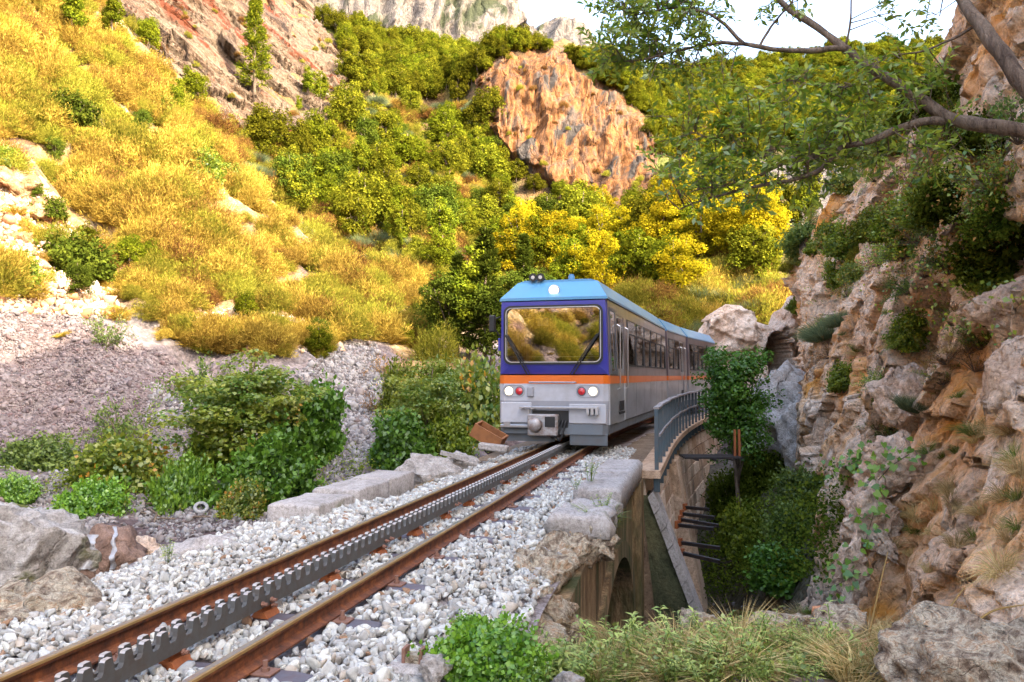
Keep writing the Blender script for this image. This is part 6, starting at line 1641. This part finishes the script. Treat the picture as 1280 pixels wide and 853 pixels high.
# vine with large heart-shaped leaves
def vine(name, label, path_px, n, L, seed):
    r = np.random.default_rng(seed); root = None; pl = []
    for q in path_px:
        h = rock_hit(*q)
        if h: pl.append(h[0] + h[1] * .05)
    root = empty(name, pl[0]); tag(root, label, 'vine'); b = pl[0]
    mb = MB(); mb.tube([p - b for p in pl], .006, 5); mb.build('stem', M['bark'], root)
    A_ = np.array(pl); t = r.uniform(0, len(pl) - 1.001, n); i = t.astype(int); C = A_[i] + (A_[i + 1] - A_[i]) * (t - i)[:, None]
    C = C + r.normal(size=C.shape) * np.array((.10, .10, .09)) + np.array((-.07, -.09, .03)) - np.array(b)
    T = np.c_[r.normal(size=n) * .7, r.normal(size=n) * .4 - .3, -.5 + r.normal(size=n) * .4]; Nn = unit(np.c_[r.normal(size=n) * .4 - .3, -.8 + r.normal(size=n) * .3, .5 + r.normal(size=n) * .3])
    T = unit(T - Nn * (T * Nn).sum(1)[:, None]); Bv = np.cross(Nn, T); s = (L * r.uniform(.6, 1.3, n))[:, None]
    out = [(0, .10), (.20, -.08), (.42, .05), (.46, .32), (.30, .65), (0, 1.05), (-.30, .65), (-.46, .32), (-.42, .05), (-.20, -.08)]
    V = np.stack([C + Bv * s * u + T * s * v + Nn * s * (.10 * abs(u) * 2) for u, v in out], 1).reshape(-1, 3)
    k = len(out); F = np.arange(n * k).reshape(-1, k)
    mobj('leaves', V, F, M['leaf_bright'], root, tint=np.repeat(r.uniform(0, 1, n), k))

# ------------------------------------------------------------------ overhanging tree
ov = empty('overhanging_tree', at(1420, 215, 5.3)); tag(ov, 'leafy tree leaning out from the rock wall with long bare curving limbs', 'tree')
OB = Vector(at(1420, 215, 5.3))
def smooth_line(pts, n):
    P_ = np.array(pts); d = np.r_[0, np.cumsum(np.linalg.norm(np.diff(P_, axis=0), axis=1))]; t = np.linspace(0, d[-1], n)
    Q = np.stack([np.interp(t, d, P_[:, k]) for k in range(3)], 1)
    for _ in range(3): Q[1:-1] = (Q[:-2] + 2 * Q[1:-1] + Q[2:]) / 4
    return Q
LIMBS = [([(1420, 215, 5.3), (1330, 178, 5.5), (1280, 163, 5.6), (1225, 158, 5.8), (1180, 148, 6.0), (1120, 108, 6.2), (1060, 62, 6.4), (1010, 28, 6.6), (975, 3, 6.8), (930, -40, 7), (880, -110, 7.2)], .064, .008),
         ([(1060, 62, 6.4), (1030, 62, 6.45), (990, 63, 6.5), (950, 57, 6.6), (900, 53, 6.7), (860, 62, 6.8), (815, 72, 6.9), (775, 78, 7.0)], .026, .006),
         ([(1185, 150, 6.0), (1160, 152, 6.0), (1130, 160, 6.05), (1085, 178, 6.1), (1030, 188, 6.3), (980, 202, 6.4), (930, 230, 6.5), (870, 238, 6.6)], .034, .006),
         ([(1050, 186, 6.2), (1020, 215, 6.2), (985, 228, 6.3), (940, 236, 6.4), (890, 250, 6.5), (850, 262, 6.5)], .022, .006),
         ([(1040, 188, 6.25), (990, 205, 6.4), (950, 195, 6.5), (900, 180, 6.7), (860, 160, 6.8)], .018, .005),
         ([(1420, 215, 5.3), (1330, 150, 5.2), (1280, 105, 5.3), (1262, 85, 5.4), (1240, 50, 5.5), (1215, 15, 5.7), (1185, -25, 6), (1140, -90, 6.3), (1080, -170, 6.6)], .075, .010),
         ([(930, 55, 6.65), (905, 30, 6.7), (880, 15, 6.8), (840, 10, 6.9), (790, 20, 7.0)], .018, .005),
         ([(950, 57, 6.6), (960, 35, 6.6), (985, 5, 6.5), (1000, -20, 6.5)], .012, .006),
         ([(1058, 60, 6.4), (1062, 30, 6.4), (1066, 0, 6.4), (1070, -30, 6.4)], .010, .006),
         ([(1225, 30, 5.65), (1190, 50, 5.8), (1150, 65, 6.0), (1110, 70, 6.1)], .012, .004),
         ([(1100, 95, 6.25), (1060, 110, 6.3), (1020, 110, 6.4), (985, 100, 6.5)], .012, .004)]
LP = []; TW = MB()
for i, (pl, r0, r1) in enumerate(LIMBS):
    Q = smooth_line([at(*q) for q in pl], 44); Q[1:-1] += np.c_[fbm(Q[1:-1] * 2.0 + i, 3, i), fbm(Q[1:-1] * 2 + 9 + i, 3, i + 4), fbm(Q[1:-1] * 2 + 20 + i, 3, i + 8)] * .028
    rad_ = np.linspace(r0, r1, 44) * (1 + fbm(Q * 5, 3, 40 + i) * .18)
    if i < 6:
        mb = MB(); mb.tube([Vector(q) - OB for q in Q], list(rad_), 10 if i in (0, 2, 5) else 7); mb.build('limb', M['bark'], ov, smooth=True)
    else: TW.tube([Vector(q) - OB for q in Q[::3]], list(rad_[::3]), 5)
    LP.append(Q)
LPA = np.concatenate(LP)
ro = np.random.default_rng(90)
def clusters(box, n): return [(ro.uniform(box[0], box[1]), ro.uniform(box[2], box[3])) for _ in range(n)]
CL = []
for box, n, Y0, Y1, dens in (((745, 880, -20, 95), 70, 6.6, 7.4, 1.0), ((800, 900, 95, 235), 26, 6.3, 6.9, .9), ((880, 1075, 100, 235), 72, 6.0, 6.8, 1.0), ((830, 960, 190, 262), 16, 6.2, 6.6, .8), ((1050, 1210, 70, 215), 26, 5.8, 6.6, 1.0), ((1090, 1180, -20, 70), 9, 6.0, 6.4, .6), ((870, 1010, -15, 25), 12, 6.5, 7.0, .6), ((850, 1000, -140, -20), 16, 6.6, 7.2, .9), ((1040, 1220, -190, -30), 24, 6.0, 6.6, 1.0), ((1000, 1160, 200, 300), 8, 6.2, 7.0, .8)):
    for (px, py) in clusters(box, n):
        if 960 < px < 1060 and py > 245: continue
        CL.append((at(px, py, ro.uniform(Y0, Y1)), dens))
LC, LT, LN, LL = [], [], [], []
for c, dens in CL:
    j = np.argmin(((LPA - c) ** 2).sum(1) + ro.uniform(0, .05, len(LPA))); b = LPA[j]
    mid = (b + c) / 2 + ro.normal(size=3) * .05
    TW.tube([Vector(b) - OB, Vector(mid) - OB, Vector(c) - OB], [.006, .0045, .003], 4, cap=False)
    for k in range(int(ro.integers(3, 7) * dens)):
        st_ = mid + (c - mid) * ro.uniform(.0, 1); d = rdir(ro, 1)[0] * np.array((1, .7, .8)) + (c - b) * .6; d /= np.linalg.norm(d); Lt = ro.uniform(.10, .26)
        TW.tube([Vector(st_) - OB, Vector(st_ + d * Lt * .5 + np.array((0, 0, .01))) - OB, Vector(st_ + d * Lt) - OB], [.0028, .002, .0012], 3, cap=False)
        m = int(Lt / .026) + 2; t = np.linspace(.2, 1, m)
        side = np.cross(d, (0, 0, 1.0)); sg = np.where(np.arange(m) % 2 == 0, 1, -1)[:, None]
        LC.append(st_ + d * (t * Lt)[:, None]); LT.append(d * .6 + side * sg * .8 + ro.normal(size=(m, 3)) * .35); LN.append(np.array((0, -.2, .8)) + ro.normal(size=(m, 3)) * .5); LL.append(ro.uniform(.052, .095, m))
LC, LT, LN, LL = map(np.concatenate, (LC, LT, LN, LL))
V, F = leaves(LC - np.array(OB), LT, LN, LL, LL * .42, wide=.5, droop=.1)
TW.build('twigs', M['bark'], ov)
mobj('leaves', V, F, M['leaf_over'], ov, tint=np.repeat(np.clip(ro.uniform(0, 1, len(LC)), 0, .93), 4))

# ------------------------------------------------------------------ rocks and small things
def put_rock(name, label, px, py, size, mat, seed, rot=(0, 0, 0), Y=None, sink=.3, group=None, cat='boulder', **kw):
    if Y is None:
        h = hit(px, py); p = h[0]
    else:
        p = Vector(at(px, py, Y))
    return rock(name, label, cat, p - Vector((0, 0, size[2] * sink)), size, mat, seed, rot, group=group, **kw)
M['wet_rock'] = rock_mat('wet_rock', [(0.3, (0.10, 0.06, 0.045)), (0.46, (0.22, 0.14, 0.105)), (0.6, (0.30, 0.20, 0.15)), (0.74, (0.16, 0.10, 0.07))], scale=2.5, fine=18, crack=6, bump=.9, bdist=.03, rough=.55)
M['mossy_boulder'] = rock_mat('mossy_boulder', [(0.3, (0.16, 0.145, 0.13)), (0.45, (0.32, 0.30, 0.28)), (0.6, (0.44, 0.42, 0.40)), (0.74, (0.28, 0.21, 0.16))], scale=1.6, fine=14, crack=3, bump=.8, bdist=.04, patch=(0.10, 0.105, 0.02), patch_scale=1.6, patch_lo=.56, patch_hi=.66)
put_rock('boulder', 'big rounded grey boulder at the edge of the stream', 18, 690, (.72, .75, .66), M['mossy_boulder'], 401, (.1, .2, .4), Y=6.7, sink=.3, sub=5)
put_rock('boulder', 'flat reddish rock ledge between boulder and gravel', 50, 770, (.75, .55, .22), M['conglomerate'], 402, (.05, .15, .5), Y=5.0, sink=.2, sub=5)
put_rock('rock_ledge', 'low broken stone ledge between kerb and gravel', 270, 690, (.62, .42, .15), M['concrete'], 403, (0, -.05, 1.1), Y=6.7, sink=.3, sub=5, cat='rock')
put_rock('rock_ledge', 'small mossy rocks beside the waterfall rock', 175, 690, (.25, .22, .2), M['tan_rock'], 404, (0, 0, 0), Y=7.4, sink=.2, cat='rock')
wr = put_rock('waterfall_rock', 'brown wet rock with a thin white trickle of water', 126, 690, (.42, .36, .55), M['wet_rock'], 405, (0, 0, .3), Y=7.0, sink=.3, cat='rock')
M['water'] = paint('falling_water', (0.36, 0.38, 0.41), rough=.2, dirt=.9, dirt_col=(.26, .23, .22), scale=26, lo=.4, hi=.6, coat=.5, bump=.8)
bpy.context.view_layer.update()
_me = wr.data; _mw = wr.matrix_world
_bv = BVHTree.FromPolygons([_mw @ v.co for v in _me.vertices], [tuple(p.vertices) for p in _me.polygons])
for px0, px1, w, sd in ((122, 106, 9, 1), (146, 140, 3.5, 2)):
    V = []; rows = 0; nc = 7
    for k in range(26):
        f = k / 25; cxp = px0 + (px1 - px0) * f ** .7 + 1.5 * math.sin(k * .8 + sd); py = 648 + f * 64; row = []
        for u in np.linspace(-1, 1, nc):
            d = Vector(ray(cxp + u * w * (.55 + .5 * f + .15 * math.sin(k * 1.7)), py)).normalized(); h = _bv.ray_cast(Vector(EYE), d, 30)[0]
            if h is None: row = None; break
            row.append(h - d * (.012 + .01 * (1 - u * u)))
        if row: V += row; rows += 1
    if rows > 3:
        o = mobj('water_trickle', [_mw.inverted() @ v for v in V], grid_faces(nc, rows), M['water'], wr, smooth=True)
for i, (px, py, s, lab, mt) in enumerate(((545, 590, (.55, .4, .35), 'pale cracked boulder left of the train', 'limestone'), (528, 600, (.3, .3, .3), 'smaller pale boulder beside the cracked one', 'limestone'), (575, 580, (.4, .35, .28), 'pale boulder nearest the rusty box', 'limestone'))):
    put_rock('boulder', lab, px, py, s, M[mt], 420 + i, (.2, .1, i), Y=12.0 + i * .4, sink=.2)
put_rock('boulder', 'speckled grey conglomerate boulder in the lower corner by the rock wall', 1245, 830, (.62, .6, .34), M['conglomerate'], 431, (.1, -.25, .3), Y=4.1, sink=.2, sub=5)
put_rock('boulder', 'small pale stone among the herbs at the path edge', 712, 852, (.09, .09, .07), M['limestone'], 432, (0, 0, .2), Y=3.9, sink=.1)
put_rock('boulder', 'pinkish rock at the lip of the ravine', 870, 778, (.20, .18, .12), M['conglomerate'], 433, (0, .1, .2), Y=6.6, sink=.1)
put_rock('boulder', 'flat grey stone at the ravine lip beside the brick', 975, 778, (.34, .25, .13), M['conglomerate'], 434, (0, 0, .2), Y=6.0, sink=.2)
put_rock('boulder', 'rough stone under the grass by the broken wall', 690, 775, (.28, .22, .14), M['conglomerate'], 435, (0, .3, .7), Y=6.0, sink=.2)
put_rock('boulder', 'flat pale rock at the foot of the rock rib', 1050, 775, (.3, .25, .12), M['conglomerate'], 436, (0, -.1, .9), Y=5.6, sink=.2)
put_rock('boulder', 'white stone at the foot of the clover clump', 545, 835, (.10, .09, .07), M['limestone'], 437, (0, 0, .5), Y=3.85, sink=.1)
# rock rib standing in front of the wall
for i, (px, py, Y, s, rot) in enumerate(((1085, 600, 9.0, (.42, .5, .75), (.1, .25, .2)), (1120, 560, 9.3, (.6, .5, .5), (.3, 0, .1)), (1062, 690, 8.6, (.22, .3, .5), (0, .2, .3)), (1130, 480, 10.5, (.55, .6, .6), (.2, .2, 0)))):
    put_rock('rock_rib', ['tall pinkish rock rib at the edge of the ravine', 'jutting tan rock above the vine', 'narrow pink rock at the base of the rib', 'broad tan rock shelf higher on the wall'][i], px, py, s, M['tan_rock'], 440 + i, rot, Y=Y, sink=.5, sub=5, cat='rock', cuts=15, cut_lo=.4, cut_hi=.8, rough=.2)
for i, (px, py, Y, s, rot) in enumerate(((1272, 470, 6.2, (.34, .5, .5), (.1, .1, .2)), (1262, 390, 7.4, (.5, .6, .42), (.2, .1, .5)))):
    put_rock('rock_slab', ['overhanging pink rock slab on the wall', 'grey pink rock slab above the orange hollow'][i], px, py, s, M['tan_rock'], 450 + i, rot, Y=Y, sink=.0, sub=5, cat='rock', cuts=16, cut_lo=.4, cut_hi=.75)
# vines on the rib, laid on whichever rock the eye meets there
_bv2 = []
bpy.context.view_layer.update()
for o in [o for o in COL.objects if o.name.startswith(('rock_rib', 'rock_slab'))]:
    _bv2.append(BVHTree.FromPolygons([o.matrix_world @ v.co for v in o.data.vertices], [tuple(p.vertices) for p in o.data.polygons]))
def rock_hit(px, py):
    d = Vector(ray(px, py)).normalized(); best = hit(px, py)
    for b in _bv2:
        p, n, i, t_ = b.ray_cast(Vector(EYE), d, 60)
        if p is not None and (best is None or (p - Vector(EYE)).length < (best[0] - Vector(EYE)).length): best = (p, n if n.dot(d) < 0 else -n, 9)
    return best
vine('creeping_vine', 'bright vine with heart-shaped leaves climbing the rock edge above the ravine', [(1040, 590), (1060, 580), (1075, 572), (1092, 560)], 70, .075, 1)
vine('creeping_vine', 'bright vine of large leaves hanging down the rock rib', [(1140, 568), (1115, 580), (1098, 600), (1090, 640), (1078, 680), (1060, 720)], 90, .07, 2)
vine('creeping_vine', 'small leafy vine at the foot of the rock rib', [(1030, 735), (1045, 728), (1060, 722), (1075, 716)], 45, .055, 3)

# tunnel rock: a rough face with a deep dark mouth
def tunnel_rock():
    nu, nv = 130, 110
    u = np.linspace(-1, 1, nu); v = np.linspace(0, 1, nv); U, Vv = np.meshgrid(u, v); U, Vv = U.ravel(), Vv.ravel()
    c0 = np.array(at(935, 472, 38.0)); W_, H_ = 2.9, 6.0
    prof = np.interp(U, [-1, -.9, -.7, -.35, -.1, .15, .35, .6, 1], [.2, .72, .86, .98, .97, .84, .80, 1.0, 1.2])
    P = np.c_[c0[0] + U * W_, np.full(len(U), 38.0), -1.2 + Vv * prof * H_]
    dep = np.sqrt(np.maximum(0, 1 - np.clip(np.abs(U), 0, 1) ** 2)) * np.sqrt(np.maximum(0, 1 - Vv ** 3))
    P[:, 1] -= dep * 2.0
    P[:, 1] -= facets(P * .55, 91) * 1.0 + fbm(P * 1.2, 4, 93) * .35
    P[:, 0] += fbm(P * 1.0, 3, 95) * .2
    mx, mz = at(963, 0, 37)[0], 0
    inside = (np.abs(P[:, 0] - mx) < .72) & (P[:, 2] < 3.3 - .9 * ((P[:, 0] - mx) / .72) ** 2)
    P[inside, 1] += 6.5
    o = mobj('tunnel_rock', P, grid_faces(nu, nv), M['tan_rock'], smooth=False)
    tag(o, 'pale rock outcrop with the dark mouth of the railway tunnel', 'rock')
tunnel_rock()
put_rock('rock_outcrop', 'blue grey bare rock face below the tunnel', 985, 540, (1.8, 1.3, 2.3), M['limestone'], 461, (-.35, .25, .2), Y=27, sink=.0, sub=5, cat='rock', cuts=6)
put_rock('rock_outcrop', 'grey rock apron between ravine and tunnel', 1015, 545, (1.3, 1.2, 1.7), M['limestone'], 462, (-.3, .2, .6), Y=22.5, sink=.0, sub=5, cat='rock', cuts=6)
# bricks, debris
M['brick'] = rock_mat('brick', [(0.3, (0.38, 0.16, 0.08)), (0.6, (0.52, 0.26, 0.14)), (0.75, (0.45, 0.30, 0.20))], scale=6, fine=40, crack=10, bump=.5, bdist=.01)
for px, py, Y, rot, lab in ((1032, 765, 5.7, (.1, .1, .5), 'orange brick lying on the stones at the ravine lip'), (1085, 808, 5.0, (.4, .2, 1.0), 'broken red brick leaning among dry stalks')):
    mb = MB(); mb.box(-.09, .09, -.05, .05, -.03, .03, .008); o = mb.build('brick', M['brick']); o.location = at(px, py, Y); o.rotation_euler = rot; tag(o, lab, 'brick')
# concrete block with cut-off steel stubs
cbp = Vector(at(518, 836, 4.05)); cb = empty('concrete_block', cbp, -HEAD0); tag(cb, 'concrete footing with two rusty steel stubs in the gravel', 'concrete block')
mb = MB(); mb.box(-.13, .13, -.11, .11, -.2, .035, .02); mb.build('block', M['concrete'], cb)
for x in (-.055, .035): 
    mb = MB(); mb.box(x, x + .016, -.035, .035, .03, .105); mb.box(x - .006, x + .0, -.012, .012, .03, .09); mb.build('steel_stub', M['bolt'], cb)
mb = MB(); mb.box(-.038, .034, -.03, .03, .03, .075); mb.build('mortar', M['conglomerate'], cb)
# tyre
tyq = hit(255, 641)[0]; ty = empty('old_tyre', tyq + Vector((0, -.15, .11))); tag(ty, 'old whitish tyre lying by the stream bank', 'tyre'); ty.rotation_euler = (.75, .1, .3)
def torus(R, r, n=28, m=10, sq=1.0):
    V = [((R + r * math.cos(b)) * math.cos(a), (R + r * math.cos(b)) * math.sin(a), r * sq * math.sin(b)) for a in np.linspace(0, 2 * math.pi, n, endpoint=False) for b in np.linspace(0, 2 * math.pi, m, endpoint=False)]
    F = [(i * m + j, ((i + 1) % n) * m + j, ((i + 1) % n) * m + (j + 1) % m, i * m + (j + 1) % m) for i in range(n) for j in range(m)]
    return V, F
M['tyre'] = paint('dusty_tyre', (0.26, 0.26, 0.265), rough=.8, dirt=.6, dirt_col=(.12, .12, .12), scale=14)
mb = MB(); mb.add(*torus(.10, .035, sq=1.2)); mb.build('tread', M['tyre'], ty, smooth=True)
mb = MB(); mb.add(*torus(.072, .012, sq=2.0)); mb.build('rim_bead', M['black'], ty, smooth=True)
# rusty tilted box beside the train, plank
M['rusty_wood'] = paint('rusty_box', (0.26, 0.10, 0.03), rough=.7, dirt=.8, dirt_col=(.10, .04, .02), scale=5, bump=.4)
bx = empty('rusty_box', at(611, 545, 13.2)); tag(bx, 'rusty brown trough tilted beside the front of the train', 'trough'); bx.rotation_euler = (.1, .5, -.2)
for nm, a in (('side_board', (-.26, .26, -.20, -.17, -.10, .12)), ('side_board', (-.26, .26, .17, .20, -.10, .12)), ('end_board', (-.26, -.23, -.168, .168, -.10, .12)), ('end_board', (.23, .26, -.168, .168, -.10, .12)), ('bottom_board', (-.25, .25, -.168, .168, -.10, -.07))):
    mb = MB(); mb.box(*a); mb.build(nm, M['rusty_wood'], bx)
mb = MB(); mb.box(-.24, .24, -.09, .09, -.05, .06, .02); o = mb.build('concrete_kerb', M['concrete']); o.location = at(617, 560, 12.9); o.rotation_euler = (0, .1, -.25); tag(o, 'short pale concrete kerb under the rusty trough', 'kerb')
mb = MB(); mb.box(-.22, .22, -.05, .05, -.03, .03); o = mb.build('concrete_kerb', M['concrete']); o.location = at(568, 570, 12.3); o.rotation_euler = (0, .25, .1); tag(o, 'small white concrete post lying on the boulders', 'kerb')
# driftwood
rd = random.Random(4)
for i in range(9):
    px, py = rd.uniform(170, 250), rd.uniform(632, 655); h = hit(px, py)
    p = h[0] + Vector((0, 0, .05)); a = rd.uniform(0, 3); L = rd.uniform(.2, .45); d = Vector((math.cos(a), math.sin(a) * .5, rd.uniform(-.2, .3)))
    mb = MB(); mb.tube([-d * L, Vector((0, 0, .02)), d * L], [.016, .02, .008], 6); o = mb.build('driftwood_stick', M['bark'], smooth=True); o.location = p; tag(o, 'weathered driftwood stick piled by the stream bank', 'stick', 'driftwood by the stream bank')
# ------------------------------------------------------------------ loose stones of the stream bed and gully
def loose(name, label, polys, n, r0, r1, seed, want=(0,), mat='stone2', xy=None):
    out = []
    if xy:
        q = np.random.default_rng(seed + 500); E = np.c_[q.uniform(xy[0], xy[1], xy[4]), q.uniform(xy[2], xy[3], xy[4])]; ez = ground_z(E)
        so = track_so(E)[1]; out += [(Vector((a, b, c)), None, 0, 0) for (a, b), c, o_ in zip(E, ez, so) if o_ < -2.0]
    for k, pl in enumerate(polys): out += px_points(pl, n[k], want, seed + k)
    r = np.random.default_rng(seed); C = np.array([p for p, a, b, c in out]); m = len(C)
    rad = r.uniform(r0, r1, m) * (1 + 1.2 * (r.uniform(size=m) > .93)) * np.clip(C[:, 1] / 16, .6, 1.8)
    SHA = np.array(SHAPES1)[r.integers(0, 24, m)]; V = np.einsum('nij,nkj->nki', rand_rot(r, m), SHA) * rad[:, None, None] + C[:, None] + np.array((0, 0, .25)) * rad[:, None, None]
    F = (ICO[1][1][None] + (np.arange(m) * 12)[:, None, None]).reshape(-1, 3)
    o = mobj(name, V.reshape(-1, 3), F, M[mat], tint=np.repeat(r.uniform(0, 1, m), 12)); tag(o, label, 'stones', kind='stuff')
def stone2(name, stops):
    m, nt, out = new_mat(name); a = N(nt, 'ShaderNodeAttribute', attribute_name='tint'); c = ramp(nt, stops, a.outputs['Fac'])
    n = noise_tex(nt, coords(nt, 'world'), 9, 4, .6); cc = mixc(nt, .6, c.outputs[0], ramp(nt, [(.3, (.5, .48, .46)), (.65, (1.1, 1.1, 1.1))], n.outputs[0]).outputs[0], 'MULTIPLY')
    b = N(nt, 'ShaderNodeBsdfPrincipled'); b.inputs['Roughness'].default_value = .9; nt.links.new(cc, b.inputs['Base Color']); nt.links.new(b.outputs[0], out.inputs[0]); return m
M['stone2'] = stone2('grey_stones', [(0, (0.112, 0.096, 0.096)), (.4, (0.2, 0.192, 0.192)), (.75, (0.272, 0.264, 0.264)), (1, (0.16, 0.12, 0.112))])
M['stone4'] = stone2('orange_stones', [(0, (.30, .13, .06)), (.35, (.46, .30, .18)), (.7, (.55, .46, .36)), (1, (.40, .17, .07))])
M['stone3'] = stone2('scree_stones', [(0, (0.088, 0.064, 0.068)), (.4, (0.144, 0.116, 0.12)), (.75, (0.2, 0.172, 0.176)), (1, (0.112, 0.068, 0.068))])
loose('gully_stones', 'grey loose stones filling the gully and stream bed', [[(425, 430), (470, 430), (480, 480), (470, 560), (440, 600), (400, 620), (420, 540), (370, 470)], [(-5, 600), (60, 600), (140, 650), (100, 700), (-5, 660)], [(190, 480), (240, 500), (230, 540), (180, 530)], [(160, 640), (300, 625), (460, 590), (480, 610), (300, 660), (200, 680)], [(60, 590), (180, 600), (180, 640), (60, 640)]], [4200, 1500, 900, 1300, 900], .018, .055, 61, xy=(-12, -2.5, 4, 17, 3000))
loose('scree_stones', 'pinkish broken scree below the golden slope', [[(-5, 390), (110, 395), (220, 450), (230, 520), (130, 580), (-5, 560)]], [6500], .008, .036, 71, mat='stone3')
loose('slope_stones', 'pale rubble on the bare patches of the golden slope', [[(-5, 200), (50, 220), (160, 400), (-5, 390)], [(200, 380), (420, 400), (430, 440), (240, 440)]], [1800, 900], .02, .075, 75, mat='stone4')
loose('bank_stones', 'small stones on the near bank', [[(560, 853), (620, 740), (760, 760), (1040, 750), (1160, 790), (1150, 853)]], [900], .012, .045, 81)

# ------------------------------------------------------------------ foreground herbs and grass
def lance_plant(seed, H, nst, L, W):
    r = np.random.default_rng(seed); C, T, Nn, LL = [], [], [], []; mb = MB()
    for k in range(nst):
        a = r.uniform(0, 6.28); d = np.array((math.cos(a) * .35, math.sin(a) * .35, 1)) + r.normal(size=3) * .1; h = H * r.uniform(.5, 1); b = np.array((math.cos(a), math.sin(a), 0)) * .03
        mb.tube([b - np.array((0, 0, .04)), b + d * h * .5, b + d * h], [.004, .003, .002], 4)
        m = 16; t = np.linspace(.15, 1, m) ** .8; an = np.arange(m) * 2.4 + a
        o = np.c_[np.cos(an), np.sin(an), np.full(m, .35)]
        C.append(b + d * (t * h)[:, None]); T.append(o + r.normal(size=(m, 3)) * .2); Nn.append(np.c_[-np.cos(an) * .4, -np.sin(an) * .4, np.ones(m)]); LL.append(L * r.uniform(.6, 1.1, m) * (1.15 - .5 * t))
    C, T, Nn, LL = map(np.concatenate, (C, T, Nn, LL)); V, F = leaves(C, T, Nn, LL, LL * W, wide=.4, droop=.25)
    return mb, V, F, np.repeat(r.uniform(0, 1, len(C)), 4)
for i, key in enumerate(('herb1', 'herb2', 'herb3')):
    rt = empty('herb_plant'); mb, V, F, T = lance_plant(500 + i, .26, 6, .085, .30); mb.build('stem', M['herb'], rt); mobj('leaves', V, F, M['herb'], rt, tint=T); PROTO[key] = [rt, False, .26]
rt = empty('clover_clump'); V, F, T = bush_np(77, (.22, .20, .20), 6500, .019, .018, shell=.35, nlobe=8); mobj('foliage', V, F, M['leaf_bright'], rt, tint=T); stems_mb(3, (.22, .2, .2), r0=.003, z0=-.04).build('stem', M['grass'], rt); PROTO['clover'] = [rt, False, .20]
def ground_at(px, py):
    h = hit(px, py); return h[0] if h else None
for px, py, s, lab in ((612, 838, .27, 'round clump of bright green clover-like leaves beside the gravel'), (650, 850, .14, 'small bright green clump right of the clover'), (590, 795, .13, 'yellow green clump at the gravel edge')):
    put('clover', at(px, py, {612: 4.0, 650: 3.9, 590: 4.5}[px]), s, lab, 'plant')
for i in range(95):
    px, py = rd.uniform(660, 1050), rd.uniform(775, 862)
    sz = rd.uniform(.12, .30)
    put(rd.choice(['herb1', 'herb2', 'herb3']), ground_at(px, py), sz, f"{'tall' if sz > .2 else 'short' if sz < .14 else 'knee-high'} pale green herb {'beside the clover clump' if px < 760 else 'at the lip of the ravine' if py < 800 else 'in the middle of the near bank' if px < 920 else 'near the speckled boulder'}", 'plant', 'herbs on the near bank', lean=.15)
pts = px_points([(600, 720), (700, 745), (900, 770), (1050, 760), (1160, 800), (1150, 856), (560, 856), (570, 790)], 230, (0, 1), 91)
scatter('bank_grass', [p for p, n, x, y in pts], [RNG.uniform(.35, 1.0) for q in pts], ['strawtuft', 'strawtuft', 'grasstuft'], 'dry straw coloured grass on the near bank', 'grass', seed=12, tilt=.4)
pts = px_points([(700, 790), (1000, 780), (1080, 853), (700, 860)], 520, (0, 1), 92)
ground_ivy('bank_weeds', pts, 9, .06, .028, M['herb'], 'small leaved weeds covering the near bank', 13, .05)
pts = px_points([(690, 765), (960, 760), (1050, 790), (900, 800)], 120, (0, 1), 93)
ground_ivy('bank_litter', pts, 10, .07, .03, M['dead_leaf'], 'rusty dead leaves and seed heads along the bank edge', 14, .03)
# dry stalks
for a, b, c, lab in (((1085, 800, 5.0), (1100, 730, 5.1), (1110, 690, 5.2), 'upright dry stalk at the foot of the rock wall'), ((1120, 850, 4.2), (1165, 790, 4.3), (1205, 735, 4.5), 'long bent dry stalk leaning across the lower corner'), ((1205, 790, 4.3), (1240, 762, 4.4), (1290, 755, 4.5), 'curved dry stalk above the speckled boulder')):
    mb = MB(); Q = smooth_line([at(*a), at(*b), at(*c)], 12); o0 = Vector(Q[0]); mb.tube([Vector(q) - o0 for q in Q], list(np.linspace(.008, .003, 12)), 6); o = mb.build('dry_stalk', M['straw'], smooth=True); o.location = o0; tag(o, lab, 'stalk')
# plants in the wall and ballast
for px, py, s, Y, k, lab in ((738, 598, .22, 9.2, 'herb1', 'green weed growing at the gravel edge beside the coping'), (752, 640, .20, 8.0, 'herb2', 'green plant rooted in the broken wall top'), (728, 650, .12, 7.8, 'herb3', 'small weed on the broken wall'), (720, 610, .12, 8.7, 'herb2', 'little weed between gravel and broken wall'), (210, 700, .16, 6.2, 'herb1', 'small red stemmed plant at the edge of the gravel')):
    put(k, at(px, py, Y), s, lab, 'plant')
for px, py, Y, s in ((740, 655, 7.9, .24), (760, 650, 8.4, .22)):
    put('grasstuft', at(px, py, Y), s, 'trailing grass hanging over the broken wall', 'grass', 'grass hanging over the wall', lean=1.0)
for i, (px, py) in enumerate(((350, 660), (330, 665), (370, 655), (110, 735), (160, 725))):
    put('strawtuft', hit(px, py)[0] + Vector((0, 0, .03)), .14, 'dry yellow grass tuft at the left edge of the gravel', 'grass', 'grass tufts left of the gravel')
# low greenery between the bushes of the valley floor
pts = px_points([(60, 600), (130, 560), (260, 520), (440, 560), (490, 600), (420, 620), (300, 650), (180, 640), (90, 650)], 330, (0,), 95)
ground_ivy('valley_weeds', pts, 24, .16, .05, M['leaf_bush'], 'low green weeds between the bushes of the valley floor', 16, .08)
pts = px_points([(470, 560), (480, 470), (540, 440), (615, 460), (615, 570), (520, 600)], 260, (0,), 96)
ground_ivy('bank_creeper', pts, 26, .22, .06, M['leaf_maple'], 'yellow green creepers on the bank left of the train', 17, .14)
put_px('goldtuft', 380, 395, 26, 'single golden grass tuft by the top of the gully', 'grass')
for key, pr in PROTO.items():
    if not pr[1]: print('unused proto', key)
